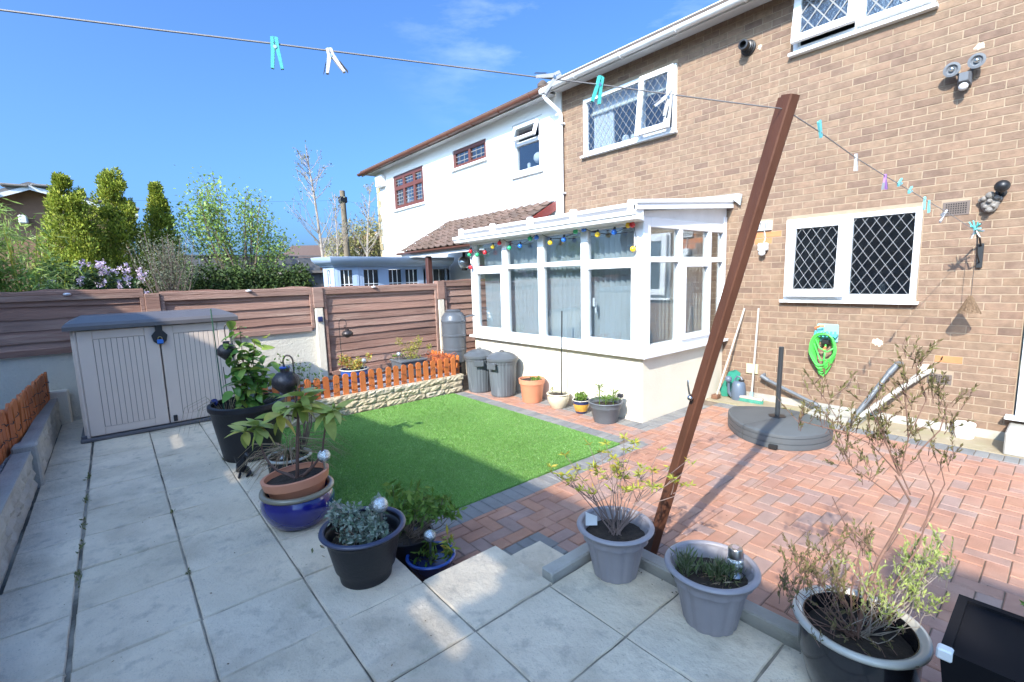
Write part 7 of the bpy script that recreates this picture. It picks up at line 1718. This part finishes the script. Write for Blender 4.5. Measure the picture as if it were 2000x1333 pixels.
for i in range(len(path) - 1):
    a = Vector((*path[i], 0)); c = Vector((*path[i + 1], 0)); nrm = Vector((cc_[i].x + cc_[i + 1].x, cc_[i].y + cc_[i + 1].y, 0)).normalized(); L = (c - a).length; d = (c - a).normalized()
    put(MB().bar(a + UP * .45, c + UP * .45, .9, .06, -nrm), "lower_panel", shade_blue_upvc, bc)
    for (p, q, z0, z1) in ((a, a + d * .07, .9, 1.93), (c - d * .07, c, .9, 1.93)):
        put(MB().bar(p.lerp(q, .5) + UP * z0, p.lerp(q, .5) + UP * z1, .075, .06, -nrm), "post", shade_blue_upvc, bc)
    s0, s1 = a + d * .07, c - d * .07
    for z in (.93, 1.895): put(MB().bar(s0 + UP * z, s1 + UP * z, .07, .055, -nrm), "rail", shade_blue_upvc, bc)
    w = (s1 - s0).length; kk = max(1, round(w / .5))
    for j in range(kk):
        u, v = s0.lerp(s1, j / kk), s0.lerp(s1, (j + 1) / kk); fr_ = put(MB().bar(u + UP * .97, u + UP * 1.86, .09, .05, -nrm).bar(v + UP * .97, v + UP * 1.86, .09, .05, -nrm), "window_frame", shade_blue_upvc, bc)
        uu, vv = u.lerp(v, .10), u.lerp(v, .90)
        q = MB().bar(uu.lerp(vv, 0) + UP * 1.42 - nrm * .03, vv + UP * 1.42 - nrm * .03, .87, .006, -nrm); put(q, "pane", far_glass, fr_)
        g = MB()
        for m__ in (1, 2): xx = uu.lerp(vv, m__ / 3); g.bar(xx + UP * 1.0 - nrm * .022, xx + UP * 1.85 - nrm * .022, .014, .005, -nrm)
        for zz in (1.3, 1.58): g.bar(uu + UP * zz - nrm * .021, vv + UP * zz - nrm * .021, .014, .005, -nrm)
        put(g, "glazing_bar", upvc, fr_)
# dark garden shed beyond the fence, left of the blue conservatory
ds = thing("dark_shed", "low dark garden shed glimpsed left of the pale blue conservatory", "shed", (-12.6, 3.9, 0))
for i in range(8): put(MB().cbox(-12.05, -12.02, 3.35 + i * .16, 3.505 + i * .16, .1, 1.86, .004), "wall_board", fence_far_m, ds)
put(MB().box(-13.2, -12.051, 3.35, 4.62, .1, 1.85), "wall", interior_m, ds); put(MB().box(-13.3, -11.9, 3.25, 4.7, 1.87, 1.93), "roof", grey_tile_m, ds)
# porch lantern and the neighbour's brown door
t = thing("porch_lantern", "round clear porch lantern hanging under the neighbour's tiled porch", "lantern", (-7.6, 5.2, 1.95))
put(MB().ball((-7.55, 5.2, 1.93), .12, 12), "globe", M("clear_lantern_globe", (.5, .5, .5), .08, .2, 20, metal=.5), t, smooth=True); put(MB().tube([(-7.55, 5.2, 2.05), (-7.55, 5.2, 2.15)], .03, 8).lathe([(.05, -.15), (.06, -.10), (.03, -.09)], (-7.55, 5.2, 1.93), 12), "bracket", black_metal, t)
nd = put(frame_bars(MB(), -7.75, -6.60, .05, 2.0, .12, 5.98, 6.06), "door", M("orange_brown_door", (.32, .10, .05), .4, .15, 6), nh)
put(MB().cbox(-7.20, -7.10, 5.985, 6.055, .2, 1.9, .004).cbox(-7.63, -6.72, 5.986, 6.054, 1.45, 1.55, .004), "glazing_rail", MATS["orange_brown_door"], nd); put(MB().box(-7.63, -6.72, 6.03, 6.036, .17, 1.88), "pane", M("frosted_door_pane", (.4, .42, .42), .3, .1, 12), nd)

# ------------------------------------------------------------------ litter: dry leaf scraps and grit on the paving
lp = np.concatenate([np.stack([nrg.uniform(-2.5, .2, 70), nrg.uniform(1.95, 5.4, 70), np.full(70, .004)], 1), np.stack([nrg.uniform(-5.4, -2.8, 16), nrg.uniform(1.2, 3.5, 16), np.full(16, .022)], 1),
                     np.stack([nrg.uniform(-4.5, -.6, 60), nrg.uniform(-.4, .9, 60), np.full(60, .265)], 1), np.stack([nrg.uniform(-1.35, -.5, 18), nrg.uniform(1.66, 1.745, 18), np.full(18, .265)], 1)])
dr = nrg.normal(size=(len(lp), 3)); dr[:, 2] *= .1
a_ = dr / np.linalg.norm(dr, axis=1, keepdims=True); b_ = np.cross(a_, [0, 0, 1]); L_ = nrg.uniform(.005, .013, (len(lp), 1))
tag(quads_mesh("leaf_litter", np.stack([lp, lp + a_ * L_ * .5 + b_ * L_ * .3 + [0, 0, .002], lp + a_ * L_ + [0, 0, .001], lp + a_ * L_ * .5 - b_ * L_ * .3], 1), M("dry_litter", pal=[(.12, .07, .04), (.20, .13, .07), (.08, .055, .035)], rough=.9), None, kind="stuff"), "scattered dry leaf scraps lying on the paving and lawn", "leaf litter")
